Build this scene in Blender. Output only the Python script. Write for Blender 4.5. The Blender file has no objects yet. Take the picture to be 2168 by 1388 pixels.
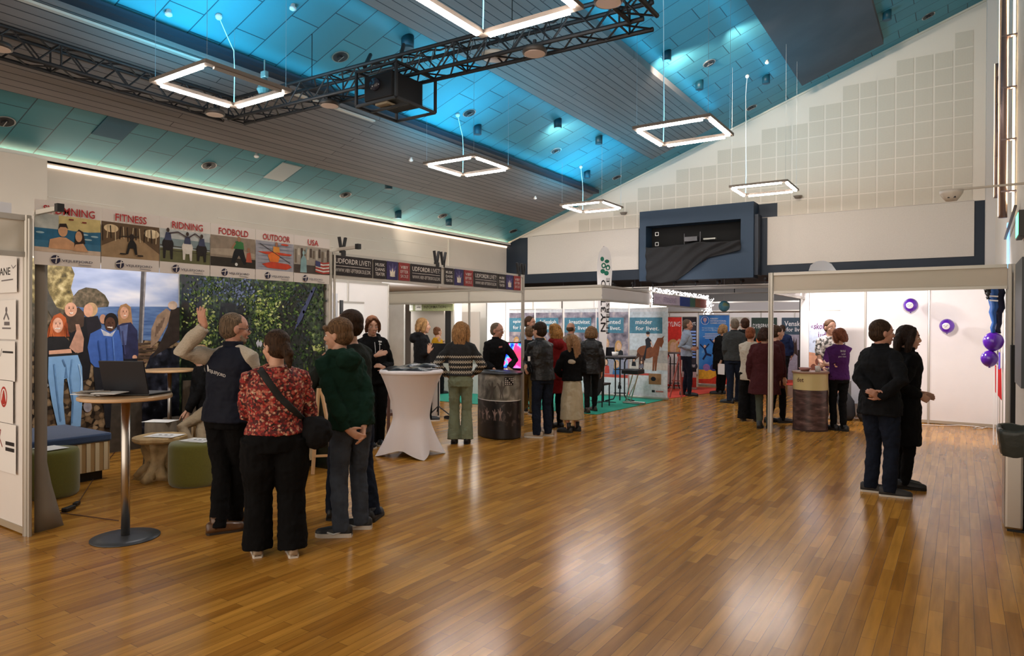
import bpy, bmesh, math, random
from mathutils import Vector, Matrix, noise
sc = bpy.context.scene
C = sc.collection
R = math.radians; PI = math.pi
rnd = random.Random(7)

# ---------------------------------------------------------------- camera
FPX, YAW, PITCH, ROLL, EYE = 1434.77, R(33.517), R(-0.224), R(0.265), 1.68
_f = Vector((-math.sin(YAW)*math.cos(PITCH), math.cos(YAW)*math.cos(PITCH), math.sin(PITCH)))
_r = Vector((math.cos(YAW), math.sin(YAW), 0)); _u = _r.cross(_f)
RIGHT = _r*math.cos(ROLL)+_u*math.sin(ROLL); UP = -_r*math.sin(ROLL)+_u*math.cos(ROLL); FWD = _f
EYEP = Vector((0, 0, EYE))
cam = bpy.data.cameras.new('camera'); camo = bpy.data.objects.new('camera', cam); C.objects.link(camo)
m = Matrix((RIGHT, UP, -FWD)).transposed().to_4x4(); m.translation = EYEP; camo.matrix_world = m
cam.sensor_width = 36; cam.lens = 36*FPX/2168; cam.clip_start = .05; cam.clip_end = 200
sc.camera = camo
# ---------------------------------------------------------------- world, exposure
w = bpy.data.worlds.new('world'); sc.world = w; w.use_nodes = True
w.node_tree.nodes['Background'].inputs[0].default_value = (1.0, .86, .72, 1)
w.node_tree.nodes['Background'].inputs[1].default_value = 1.0
sc.view_settings.view_transform = 'Standard'; sc.view_settings.look = 'None'
sc.view_settings.exposure = 0.92; sc.view_settings.gamma = 1
try:
    sc.cycles.use_denoising = True; sc.cycles.max_bounces = 7; sc.cycles.diffuse_bounces = 3
    sc.cycles.sample_clamp_indirect = 4; sc.cycles.caustics_reflective = False; sc.cycles.caustics_refractive = False
except Exception: pass

def lamp(name, kind, loc, power, color, target=None, size=.2, size_y=None, spot=80, blend=.6, parent=None):
    L = bpy.data.lights.new(name, kind); L.energy = power; L.color = color
    if kind == 'AREA':
        L.size = size
        if size_y: L.shape = 'RECTANGLE'; L.size_y = size_y
    elif kind == 'SPOT': L.spot_size = R(spot); L.spot_blend = blend; L.shadow_soft_size = size
    else: L.shadow_soft_size = size
    o = bpy.data.objects.new(name, L); C.objects.link(o); o.location = loc
    if target is not None:
        o.rotation_euler = (Vector(target)-Vector(loc)).to_track_quat('-Z', 'Y').to_euler()
    o['kind'] = 'helper'
    return o
WARM = (1, .78, .55); COOL = (.80, .85, 1.0); CYAN = (.05, .62, 1.0)
# roof-wash LED lines that lie on top of the grey slatted bands, and the warm cove along the left wall
for bx, pw in ((-8.6, 9), (-5.0, 9), (-7.2, 4), (-3.6, 4)):
    zz = 4.345+.36*(bx+12.34)-.16
    o = lamp('led_wash', 'AREA', (bx, 8.5, zz), pw, CYAN, None, .1, 16); o.rotation_euler = (PI, R(0), 0)
# added warm spots that brighten the gable, no lit fitting holds them
for x_, y_, tx, pw in ((-11.83, 12.6, -11.2, 60), (-7.33, 12.8, -8.6, 150), (-4.83, 12.7, -5.5, 160), (-4.82, 12.9, -3.0, 130), (-3.77, 13.2, -1.6, 110), (-1.33, 13.4, -.6, 70)):
    zz = 4.345+.36*(x_+12.34)-.2
    lamp('gable_fill', 'SPOT', (x_, y_, zz), pw, (1, .86, .72), (tx, 18.3, zz-.6), .1, spot=120, blend=1)
o = lamp('cove_wash', 'AREA', (-12.34+.22, 7.6, 4.20), 26, (1, .84, .66), (-9.6, 7.6, 5.3), .10, 20.5)
o.rotation_euler = (0, R(-112), 0)
lamp('foyer_fill', 'AREA', (-11.2, 14.4, 2.8), 55, (1, .93, .86), (-11.2, 14.4, 0), 1.6)  # unseen fill pair added to brighten the foyer wing
lamp('foyer_fill', 'POINT', (-12.9, 14.6, 1.9), 70, (.95, .97, 1), None, .3)
# spotlights clipped on the booths
lamp('booth_spot', 'SPOT', (-7.0, 3.9, 2.9), 62, (1, .93, .86), (-9.2, 3.5, 1.7), .06, spot=110)
lamp('booth_spot', 'SPOT', (-6.4, 3.4, 2.65), 46, (1, .92, .84), (-8.2, 5.4, 1.6), .06, spot=110)
lamp('booth_spot', 'SPOT', (-6.5, 6.7, 2.45), 45.5, (1, .95, .9), (-9.2, 7.4, 1.5), .06, spot=120)
lamp('booth_spot', 'SPOT', (-6.5, 8.8, 2.45), 32.5, (1, .95, .9), (-9.2, 8.6, 1.5), .06, spot=120)
lamp('booth_spot', 'SPOT', (-7.4, 12.4, 2.45), 56, (1, .95, .97), (-7.6, 14.9, 1.3), .06, spot=130)
lamp('booth_spot', 'SPOT', (-9.6, 12.4, 2.45), 42, (1, .95, .97), (-9.6, 14.9, 1.3), .06, spot=130)
lamp('booth_spot', 'SPOT', (-6.3, 15.6, 2.45), 52, (1, .95, .97), (-7.6, 18.4, 1.3), .06, spot=130)
lamp('booth_spot', 'SPOT', (-2.35, 12.9, 2.5), 62, (1, .92, .93), (-.6, 14.0, 1.1), .07, spot=140)
lamp('booth_spot', 'SPOT', (-.6, 11.3, 2.15), 75, (1, .9, .9), (.2, 13.9, 1.0), .07, spot=130)
for xx in (-7.2, -4.6, -2.6):
    lamp('booth_spot', 'SPOT', (xx, 20.4, 2.8), 45.5, (1, .95, .97), (xx, 22.7, 1.2), .08, spot=130)

# ---------------------------------------------------------------- pixel helpers (2168 x 1388 frame)
def ray(x, y): return RIGHT*((x-1084)/FPX)-UP*((y-694)/FPX)+FWD
def onz(x, y, z=0.): d = ray(x, y); return EYEP+d*((z-EYE)/d.z)
def onx(x, y, X): d = ray(x, y); return EYEP+d*(X/d.x)
def ony(x, y, Y): d = ray(x, y); return EYEP+d*(Y/d.y)

# ---------------------------------------------------------------- materials
MATS = {}
def nt(name):
    m = bpy.data.materials.new(name); m.use_nodes = True; n = m.node_tree
    b = n.nodes['Principled BSDF']; return m, n, b
def mat(name, col, rough=.6, metal=0, spec=.4, emit=None, es=0, noise_amt=0, scale=20, bump=0, bscale=60, alpha=1, trans=0, sheen=0, coat=0, stretch=None):
    if name in MATS: return MATS[name]
    m, n, b = nt(name); col = (*col, 1)
    b.inputs['Base Color'].default_value = col; b.inputs['Roughness'].default_value = rough
    b.inputs['Metallic'].default_value = metal; b.inputs['Specular IOR Level'].default_value = spec
    if coat: b.inputs['Coat Weight'].default_value = coat
    if sheen: b.inputs['Sheen Weight'].default_value = sheen
    if trans: b.inputs['Transmission Weight'].default_value = trans
    if emit: b.inputs['Emission Color'].default_value = (*emit, 1); b.inputs['Emission Strength'].default_value = es
    if alpha < 1: b.inputs['Alpha'].default_value = alpha
    tc = None
    if noise_amt or bump:
        tc = n.nodes.new('ShaderNodeTexCoord'); mp = n.nodes.new('ShaderNodeMapping'); n.links.new(tc.outputs['Object'], mp.inputs[0])
        if stretch: mp.inputs['Scale'].default_value = stretch
    if noise_amt:
        t = n.nodes.new('ShaderNodeTexNoise'); t.inputs['Scale'].default_value = scale; t.inputs['Detail'].default_value = 4
        n.links.new(mp.outputs[0], t.inputs['Vector'])
        r = n.nodes.new('ShaderNodeMapRange'); r.inputs[1].default_value = .3; r.inputs[2].default_value = .7
        r.inputs[3].default_value = 1-noise_amt; r.inputs[4].default_value = 1+noise_amt
        n.links.new(t.outputs[0], r.inputs[0])
        v = n.nodes.new('ShaderNodeHueSaturation'); v.inputs['Color'].default_value = col
        n.links.new(r.outputs[0], v.inputs['Value']); n.links.new(v.outputs[0], b.inputs['Base Color'])
    if bump:
        t2 = n.nodes.new('ShaderNodeTexNoise'); t2.inputs['Scale'].default_value = bscale; t2.inputs['Detail'].default_value = 3
        n.links.new(mp.outputs[0], t2.inputs['Vector'])
        bb = n.nodes.new('ShaderNodeBump'); bb.inputs['Strength'].default_value = bump; bb.inputs['Distance'].default_value = .01
        n.links.new(t2.outputs[0], bb.inputs['Height']); n.links.new(bb.outputs[0], b.inputs['Normal'])
    MATS[name] = m; return m
def ramp(n, fac, cols, interp='LINEAR'):
    r = n.nodes.new('ShaderNodeValToRGB'); e = r.color_ramp.elements; r.color_ramp.interpolation = interp
    while len(e) < len(cols): e.new(.5)
    for k, (p, c) in enumerate(cols): e[k].position = p; e[k].color = (*c, 1)
    n.links.new(fac, r.inputs[0]); return r
def brick_mat(name, c1, c2, mortar, bw, rh, ms, rough, order='xy', off=(0, 0, 0), offset=.5, grain=0, gstretch=(1, 1, 1), spec=.4, bump=0, bias=0, darkc=None, coat=0):
    m, n, b = nt(name); tc = n.nodes.new('ShaderNodeTexCoord'); sp = n.nodes.new('ShaderNodeSeparateXYZ'); n.links.new(tc.outputs['Object'], sp.inputs[0])
    cb = n.nodes.new('ShaderNodeCombineXYZ'); idx = {'x': 0, 'y': 1, 'z': 2}
    ad = n.nodes.new('ShaderNodeVectorMath'); ad.operation = 'SUBTRACT'; ad.inputs[1].default_value = off
    n.links.new(sp.outputs[idx[order[0]]], cb.inputs[0]); n.links.new(sp.outputs[idx[order[1]]], cb.inputs[1]); n.links.new(cb.outputs[0], ad.inputs[0])
    t = n.nodes.new('ShaderNodeTexBrick'); t.inputs['Scale'].default_value = 1; t.inputs['Brick Width'].default_value = bw; t.inputs['Row Height'].default_value = rh
    t.inputs['Mortar Size'].default_value = ms; t.inputs['Mortar Smooth'].default_value = .1; t.inputs['Bias'].default_value = bias; t.offset = offset
    t.inputs['Color1'].default_value = (*c1, 1); t.inputs['Color2'].default_value = (*c2, 1); t.inputs['Mortar'].default_value = (*mortar, 1)
    n.links.new(ad.outputs[0], t.inputs['Vector']); out = t.outputs['Color']
    if grain:
        mp = n.nodes.new('ShaderNodeMapping'); mp.inputs['Scale'].default_value = gstretch; n.links.new(tc.outputs['Object'], mp.inputs[0])
        g = n.nodes.new('ShaderNodeTexNoise'); g.inputs['Scale'].default_value = 1; g.inputs['Detail'].default_value = 6; n.links.new(mp.outputs[0], g.inputs['Vector'])
        r = n.nodes.new('ShaderNodeMapRange'); r.inputs[1].default_value = .3; r.inputs[2].default_value = .7; r.inputs[3].default_value = 1-grain; r.inputs[4].default_value = 1+grain
        n.links.new(g.outputs[0], r.inputs[0]); v = n.nodes.new('ShaderNodeHueSaturation'); n.links.new(out, v.inputs['Color']); n.links.new(r.outputs[0], v.inputs['Value']); out = v.outputs[0]
    n.links.new(out, b.inputs['Base Color']); b.inputs['Roughness'].default_value = rough; b.inputs['Specular IOR Level'].default_value = spec
    if coat: b.inputs['Coat Weight'].default_value = coat; b.inputs['Coat Roughness'].default_value = 1.0
    if bump:
        bb = n.nodes.new('ShaderNodeBump'); bb.inputs['Strength'].default_value = bump; bb.inputs['Distance'].default_value = .004; bb.invert = True
        n.links.new(t.outputs['Fac'], bb.inputs['Height']); n.links.new(bb.outputs[0], b.inputs['Normal'])
    MATS[name] = m; return m

# ---------------------------------------------------------------- mesh helpers
WM = {}
class MB:
    def __init__(s): s.v = []; s.f = []; s.m = []; s.cm = 0
    def add(s, vs, fs):
        k = len(s.v); s.v += [Vector(a) for a in vs]; s.f += [tuple(i+k for i in f) for f in fs]; s.m += [s.cm]*len(fs); return s
    def box(s, a, b):
        x0, y0, z0 = a; x1, y1, z1 = b
        return s.add([(x0, y0, z0), (x1, y0, z0), (x1, y1, z0), (x0, y1, z0), (x0, y0, z1), (x1, y0, z1), (x1, y1, z1), (x0, y1, z1)],
                     [(0, 3, 2, 1), (4, 5, 6, 7), (0, 1, 5, 4), (1, 2, 6, 5), (2, 3, 7, 6), (3, 0, 4, 7)])
    def bar(s, p, q, w, h=None, up=(0, 0, 1)):
        p = Vector(p); q = Vector(q); h = h or w; d = (q-p).normalized(); u = Vector(up)
        if abs(d.dot(u)) > .98: u = Vector((1, 0, 0))
        a = d.cross(u).normalized()*w/2; b = a.cross(d).normalized()*h/2
        vs = [p-a-b, p+a-b, p+a+b, p-a+b, q-a-b, q+a-b, q+a+b, q-a+b]
        return s.add(vs, [(0, 3, 2, 1), (4, 5, 6, 7), (0, 1, 5, 4), (1, 2, 6, 5), (2, 3, 7, 6), (3, 0, 4, 7)])
    def quad(s, *p): return s.add(p, [tuple(range(len(p)))])
    def tube(s, pts, rad, seg=8, cap=True, ell=None, up=None):
        """pts polyline, rad list or number; ell = (sideways, forward) scale; up = reference for the cross section"""
        pts = [Vector(p) for p in pts]; n = len(pts)
        if not hasattr(rad, '__len__'): rad = [rad]*n
        rings = []; ref = Vector(up) if up else None; pa = None
        for i in range(n):
            d = (pts[min(i+1, n-1)]-pts[max(i-1, 0)]).normalized()
            if ref is not None:
                a = d.cross(ref)
                if a.length < 1e-3: a = d.cross(Vector((1, 0, 0)))
                a.normalize()
            elif pa is None:
                a = d.cross(Vector((0, 0, 1)) if abs(d.z) < .9 else Vector((1, 0, 0))).normalized()
            else: a = (pa-d*pa.dot(d)).normalized()
            pa = a; b = a.cross(d); r = rad[i]
            rx, ry = r if hasattr(r, '__len__') else ((r*ell[0], r*ell[1]) if ell else (r, r))
            rings.append([pts[i]+a*rx*math.cos(2*PI*k/seg)+b*ry*math.sin(2*PI*k/seg) for k in range(seg)])
        return s.rings(rings, cap)
    def rings(s, rings, cap=True, closed=True):
        seg = len(rings[0]); vs = [p for r in rings for p in r]; fs = []
        for i in range(len(rings)-1):
            for k in range(seg if closed else seg-1):
                k2 = (k+1) % seg; fs.append((i*seg+k, i*seg+k2, (i+1)*seg+k2, (i+1)*seg+k))
        if cap and closed: fs.append(tuple(range(seg))[::-1]); fs.append(tuple((len(rings)-1)*seg+k for k in range(seg)))
        return s.add(vs, fs)
    def lathe(s, c, prof, seg=32, cap=True, sx=1, sy=1):
        c = Vector(c); return s.rings([[c+Vector((r*sx*math.cos(2*PI*k/seg), r*sy*math.sin(2*PI*k/seg), z)) for k in range(seg)] for r, z in prof], cap)
    def ball(s, c, r, seg=16, rg=10, rot=None):
        c = Vector(c); rx, ry, rz = r if hasattr(r, '__len__') else (r, r, r); rr = []
        for i in range(rg+1):
            t = -PI/2+PI*(i+.02)/(rg+.04)
            ring = []
            for k in range(seg):
                p = Vector((rx*math.cos(t)*math.cos(2*PI*k/seg), ry*math.cos(t)*math.sin(2*PI*k/seg), rz*math.sin(t)))
                ring.append(c+(rot@p if rot else p))
            rr.append(ring)
        return s.rings(rr)
    def prism(s, poly, off):
        n = len(poly); off = Vector(off); a = [Vector(p) for p in poly]
        return s.add(a+[p+off for p in a], [tuple(range(n))[::-1], tuple(range(n, 2*n))]+[(k, (k+1) % n, n+(k+1) % n, n+k) for k in range(n)])
def wmat(o): return WM.get(o.name, Matrix())
def reg(o, M): WM[o.name] = M; return o
def obj(name, mb, mats, parent=None, smooth=False, bevel=0, label=None, local=False):
    """links the builder as ONE mesh object; vertices are given in world space unless local"""
    me = bpy.data.meshes.new(name); P = wmat(parent) if parent else Matrix()
    vs = mb.v
    if parent and not local: I = P.inverted(); vs = [I@v for v in vs]
    me.from_pydata([tuple(v) for v in vs], [], mb.f)
    if not hasattr(mats, '__len__'): mats = [mats]
    for m_ in mats: me.materials.append(m_)
    if len(mats) > 1: me.polygons.foreach_set('material_index', mb.m)
    if smooth: me.polygons.foreach_set('use_smooth', [True]*len(me.polygons))
    me.update(); o = bpy.data.objects.new(name, me); C.objects.link(o)
    if parent: o.parent = parent
    reg(o, P)
    if bevel:
        b = o.modifiers.new('b', 'BEVEL'); b.width = bevel; b.segments = 2; b.limit_method = 'ANGLE'
    if label: o['label'] = label
    return o
def thing(name, label, cat, loc=(0, 0, 0), rz=0, group=None):
    o = bpy.data.objects.new(name, None); o.empty_display_size = .1; C.objects.link(o); o.location = loc; o.rotation_euler = (0, 0, rz)
    o['label'] = label; o['category'] = cat
    if group: o['group'] = group
    return reg(o, Matrix.Translation(Vector(loc))@Matrix.Rotation(rz, 4, 'Z'))
def tag(o, label, cat, group=None):
    o['label'] = label; o['category'] = cat
    if group: o['group'] = group
    return o
def struct(name, mb, mats, parent=None, smooth=False):
    o = obj(name, mb, mats, parent, smooth)
    if not parent: o['kind'] = 'structure'
    return o
def recenter(o):
    """moves a single-mesh thing's origin to the middle of its base"""
    me = o.data; xs = [v.co for v in me.vertices]
    c = Vector(((min(v.x for v in xs)+max(v.x for v in xs))/2, (min(v.y for v in xs)+max(v.y for v in xs))/2, min(v.z for v in xs)))
    me.transform(Matrix.Translation(-c)); o.location = c; reg(o, Matrix.Translation(c)); return o
def dup(root, loc, rz=None, label=None, group=None):
    r = root.copy(); C.objects.link(r); r.location = loc
    if rz is not None: r.rotation_euler = (0, 0, rz)
    if label: r['label'] = label
    if group: r['group'] = group
    reg(r, Matrix.Translation(Vector(loc))@Matrix.Rotation(r.rotation_euler[2], 4, 'Z'))
    for ch in list(root.children):
        c = ch.copy(); C.objects.link(c); c.parent = r
        for g in ch.children: d = g.copy(); C.objects.link(d); d.parent = c
    return r
def text(s, width, height, origin, xd, yd, material, parent=None, name='lettering', bold=0, center=False, depth=.001, fit=True, shear=0, spacing=1.0):
    """lettering fitted to a width x height box whose lower left corner is origin"""
    cu = bpy.data.curves.new(name, 'FONT'); cu.body = s; cu.size = 1; cu.extrude = 0; cu.offset = bold*.38; cu.shear = shear; cu.space_character = spacing
    cu.resolution_u = 2; cu.space_line = .95
    if center: cu.align_x = 'CENTER'
    o = bpy.data.objects.new('t', cu); C.objects.link(o)
    dg = bpy.context.evaluated_depsgraph_get(); me = bpy.data.meshes.new_from_object(o.evaluated_get(dg)); bpy.data.objects.remove(o); bpy.data.curves.remove(cu)
    xs = [v.co.x for v in me.vertices]; ys = [v.co.y for v in me.vertices]
    x0, x1, y0, y1 = min(xs), max(xs), min(ys), max(ys); sx = width/(x1-x0); sy = height/(y1-y0)
    if not fit: sx = sy = min(sx, sy)
    xd = Vector(xd).normalized(); yd = Vector(yd).normalized(); nrm = xd.cross(yd); o0 = Vector(origin)
    mb = MB()
    vs = [o0+xd*(v.co.x-x0)*sx+yd*(v.co.y-y0)*sy+nrm*depth for v in me.vertices]
    mb.add(vs, [tuple(p.vertices) for p in me.polygons]); bpy.data.meshes.remove(me)
    if parent is False: return mb
    return obj(name, mb, material, parent)
class Flat:
    """flat printed picture on a plane: layers of coloured polygons, each a hair above the last"""
    def __init__(s, o, u, v, thick=.004):
        s.o = Vector(o); s.u = Vector(u).normalized(); s.v = Vector(v).normalized(); s.n = s.u.cross(s.v); s.mb = MB(); s.mats = []; s.k = 0; s.thick = thick
    def at(s, a, b, h=None): return s.o+s.u*a+s.v*b+s.n*(s.k*.0004 if h is None else h)
    def pix(s, x, y):
        d = ray(x, y); t = (s.o-EYEP).dot(s.n)/d.dot(s.n); p = EYEP+d*t-s.o; return (p.dot(s.u), p.dot(s.v))
    def mi(s, m_):
        if m_ not in s.mats: s.mats.append(m_)
        s.mb.cm = s.mats.index(m_)
    def poly(s, pts, m_, px=False):
        if px: pts = [s.pix(*p) for p in pts]
        ar = sum(pts[i][0]*pts[(i+1) % len(pts)][1]-pts[(i+1) % len(pts)][0]*pts[i][1] for i in range(len(pts)))
        if ar < 0: pts = pts[::-1]
        s.k += 1; s.mi(m_); s.mb.add([s.at(*p) for p in pts], [tuple(range(len(pts)))])
    def rect(s, a, b, c, d, m_): s.poly([(a, b), (c, b), (c, d), (a, d)], m_)
    def disc(s, a, b, ra, rb, m_, n=20, px=False, rot=0):
        cs, sn = math.cos(rot), math.sin(rot)
        s.poly([(a+ra*math.cos(2*PI*k/n)*cs-rb*math.sin(2*PI*k/n)*sn, b+ra*math.cos(2*PI*k/n)*sn+rb*math.sin(2*PI*k/n)*cs) for k in range(n)], m_, px)
    def line(s, pts, wd, m_, px=False):
        if px: pts = [s.pix(*p) for p in pts]
        for (x0, y0), (x1, y1) in zip(pts, pts[1:]):
            L = math.hypot(x1-x0, y1-y0) or 1; a, b = -(y1-y0)/L*wd/2, (x1-x0)/L*wd/2
            s.poly([(x0+a, y0+b), (x0-a, y0-b), (x1-a, y1-b), (x1+a, y1+b)], m_)
    def text(s, t, a, b, wd, ht, m_, bold=0, **kw):
        s.k += 1; s.mi(m_); t_ = text(t, wd, ht, s.at(a, b), s.u, s.v, None, False, bold=bold, **kw); s.mb.add(t_.v, t_.f)
    def board(s, wd, ht, m_):
        s.mi(m_); a = [s.o, s.o+s.u*wd, s.o+s.u*wd+s.v*ht, s.o+s.v*ht]; s.mb.prism([p-s.n*s.thick for p in a], s.n*s.thick)
    def build(s, name, parent=None): return obj(name, s.mb, s.mats, parent)
def col(h, k=1): # sRGB 0..255 to linear
    return tuple(((c/255/12.92) if c/255 < .04045 else ((c/255+.055)/1.055)**2.4)*k for c in h)
_pm = {}
def ink(r, g, b, rough=.55):
    key = (r, g, b)
    if key not in _pm: _pm[key] = mat('ink_%d_%d_%d' % key, col(key), rough, spec=.25, noise_amt=.16, scale=14)
    return _pm[key]
ALU = mat('aluminium', (.50, .47, .42), .38, .6, .5)
WHITE_PANEL = mat('white_panel', (.80, .76, .73), .45, noise_amt=.02, scale=3, bump=.03, bscale=200)
STEEL = mat('brushed_steel', (.55, .52, .48), .28, 1, bump=.03, bscale=300)
BLACKM = mat('black_metal', (.018, .018, .02), .5, .3)
BLACKP = mat('black_plastic', (.012, .012, .013), .4)
WHITE = mat('white_paint', (.82, .80, .77), .5)
PAPER = mat('paper', (.82, .80, .78), .7)
# ================================================================ THE ROOM
XL, XR, YB, EZ, SL, OZ = -12.34, .60, 18.3, 4.345, .36, 3.02
def rz_(x): return EZ+SL*(x-XL)
f = MB(); f.quad((-20, -3, 0), (XR+.0, -3, 0), (XR, 24.5, 0), (-20, 24.5, 0))
FLOOR = brick_mat('parquet', (.50, .235, .040), (.31, .13, .020), (.10, .042, .012), .62, .074, 0.0012, .2, 'yx', grain=.22, gstretch=(22, 1.6, 1), spec=.2, bump=.2, offset=.37)
struct('floor', f, FLOOR)
ROOF = brick_mat('roof_tile', (.055, .235, .28), (.048, .205, .25), (.01, .05, .07), .94, .472, .008, .55, 'xy', off=(.08, 4.293, 0), grain=.06, gstretch=(.6, .6, .6), offset=.38, bump=.4)
c = MB(); c.quad((XL, -3, EZ), (XL, YB, EZ), (XR, YB, rz_(XR)), (XR, -3, rz_(XR))); ceil = struct('ceiling', c, ROOF)
def roofquad(mb, x0, x1, y0, y1, d): mb.prism([(x0, y0, rz_(x0)-d), (x0, y1, rz_(x0)-d), (x1, y1, rz_(x1)-d), (x1, y0, rz_(x1)-d)], (0, 0, -.012))
c = MB(); roofquad(c, -11.43, -10.76, 5.24, 5.70, 0); obj('ceiling_tile', c, mat('tile_dark', (.008, .085, .14), .6), ceil)
c = MB(); roofquad(c, -11.6, -11.0, 8.52, 8.98, 0); obj('ceiling_tile', c, mat('tile_pale', (.38, .42, .42), .6), ceil)
# grey slatted bands under the roof (slats run along the hall)
SLAT = brick_mat('slat_band', (.20, .18, .17), (.17, .155, .148), (.022, .022, .024), 6.0, .125, .006, .6, 'yx', off=(0, -10.67, 0), grain=.1, gstretch=(3, .5, 1), bump=.6)
FELT = mat('grey_felt', (.085, .085, .092), .9, noise_amt=.12, scale=1.2)
for k, (x0, x1, y1, mt) in enumerate(((-10.67, -8.88, 17.6, SLAT), (-6.92, -5.2, 17.2, SLAT), (-3.22, -1.5, 17.45, FELT))):
    c = MB(); d = .16
    c.add([(x0, -3, rz_(x0)-d), (x0, y1, rz_(x0)-d), (x1, y1, rz_(x1)-d), (x1, -3, rz_(x1)-d), (x0, -3, rz_(x0)-.02), (x0, y1, rz_(x0)-.02), (x1, y1, rz_(x1)-.02), (x1, -3, rz_(x1)-.02)],
          [(0, 1, 2, 3), (0, 4, 5, 1), (1, 5, 6, 2), (2, 6, 7, 3)])
    struct('trim_%d' % (k+1), c, mt)
# pale service track beside the first band, black shadow channel
c = MB(); c.bar((-8.99, -3, rz_(-8.99)-.19), (-8.93, 8.9, rz_(-8.93)-.19), .07, .03); struct('trim_4', c, mat('cream_track', (.55, .52, .45), .5))
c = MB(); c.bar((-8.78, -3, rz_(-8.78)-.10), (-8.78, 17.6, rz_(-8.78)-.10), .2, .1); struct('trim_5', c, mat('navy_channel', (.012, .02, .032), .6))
# left wall with cove
LW = mat('wall_cream', (.63, .57, .49), .85, noise_amt=.03, scale=1.5)
c = MB(); c.quad((XL, -3, 0), (XL, 12.6, 0), (XL, 12.6, EZ), (XL, -3, EZ)); c.quad((XL, 12.6, 2.9), (XL, YB, 2.9), (XL, YB, EZ), (XL, 12.6, EZ))
c.box((XL, -3, 0), (XL+.35, 4.85, EZ-.1))
wl = struct('wall_left', c, LW)
c = MB()
for z, y0, y1 in ((3.72, 5, 6.2), (3.60, 6.4, 8.8), (3.5, 9, 11), (3.78, 8, 12.5), (3.55, 12, 15.2), (3.9, 12.6, 15.2)): c.box((XL, y0, z), (XL+.012, y1, z+.012))
c.box((XL, 15.26, 2.9), (XL+.03, 15.29, EZ-.2))
obj('wall_seam', c, mat('seam_light', (.72, .68, .6), .7), wl)
c = MB(); c.box((XL, -3, EZ-.10), (XL+.16, YB, EZ-.07)); c.box((XL+.14, -3, EZ-.10), (XL+.16, YB, EZ-.0)); cove = struct('trim_6', c, mat('cove_lip', (.8, .74, .66), .6))
c = MB(); c.box((XL+.03, -2.9, EZ-.068), (XL+.07, YB-.1, EZ-.055)); obj('cove_light', c, mat('cove_glow', (1, .8, .6), .5, emit=(1, .78, .52), es=7), cove)
c = MB(); c.bar((XL+.01, -3, EZ-.125), (XL+.01, YB, EZ-.125), .02, .045); obj('cove_strip', c, mat('cove_strip', (1, .8, .6), .5, emit=(1, .84, .68), es=.75), cove)
# back wall (gable) over the wide opening
GW = mat('gable_plaster', (.66, .60, .52), .85, noise_amt=.02, scale=1)
NAVY = mat('navy_paint', (.007, .015, .028), .6); NAVY2 = mat('navy_box', (.013, .031, .058), .65, noise_amt=.05, scale=60)
zj = 4.50; c = MB(); c.cm = 0
c.prism([(XL, YB, zj), (XR, YB, zj), (XR, YB, rz_(XR)), (XL+.43, YB, zj)][0:4] if False else [(XL, YB, EZ-.3), (XR, YB, EZ-.3), (XR, YB, rz_(XR)), (XL, YB, EZ)], (0, .2, 0))
wb = struct('wall_back', c, GW)
c = MB(); c.box((XL, YB-.012, OZ), (-7.6, YB+.2, zj-.02)); c.box((-7.6, YB-.012, OZ), (-3.95, YB+.2, 4.86)); c.box((-3.95, YB-.012, OZ), (.43, YB+.2, zj)); obj('navy_border', c, NAVY, wb)
PW = mat('plain_panel', (.52, .48, .43), .9, noise_amt=.03, scale=40)
def bk(x, y): p = ony(x, y, YB); return p.x, p.z
c = MB(); xa, za = bk(1118, 580.5); xb, zb = bk(1353, 484); c.box((xa, YB-.03, za), (xb, YB-.012, 4.50)); obj('wall_panel', c, PW, wb)
xa, za = bk(1625, 561); xb, zb = bk(2063, 427); c = MB(); c.box((xa, YB-.03, za), (xb, YB-.012, 4.50)); obj('wall_panel', c, PW, wb)
c = MB(); c.box((XL+1.0, YB-.02, zj), (xb, YB-.004, zj+.012)); obj('wall_seam', c, mat('seam_dark', (.3, .27, .24), .8), wb)
# perforated squares, stepped under the gable line
PERF = brick_mat('perforated', (.50, .455, .38), (.47, .43, .36), (.56, .51, .43), .016, .016, .003, .9, 'xz', offset=0)
c = MB(); pit = .382; k0 = 0
for i in range(60):
    x0 = xb-.02-(i+1)*pit
    if x0 < XL+1.1: break
    j = 0
    lim = rz_(x0 - (i % 3 == 99)*pit)-.30
    while zj+.03+(j+1)*pit < lim:
        c.box((x0+.02, YB-.008, zj+.03+j*pit), (x0+pit-.02, YB-.002, zj+.03+(j+1)*pit-.03)); j += 1
obj('perforated_panel', c, PERF, wb)
c = MB(); c.bar((XL, YB-.02, EZ-.02), (XR, YB-.02, rz_(XR)-.02), .03, .05); obj('gable_trim', c, mat('trim_cream', (.7, .62, .5), .6), wb)
# right wall, corner pier, door frame
RW = mat('wall_right_plaster', (.60, .56, .50), .8, noise_amt=.03, scale=2)
c = MB(); c.quad((XR, -3, 0), (XR, -3, rz_(XR)), (XR, 24.5, rz_(XR)), (XR, 24.5, 0)); wr = struct('wall_right', c, RW)
c = MB(); c.box((.43, 17.7, 0), (XR, YB+.2, rz_(.5))); struct('wall_corner', c, mat('pier', (.5, .48, .46), .7))
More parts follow.
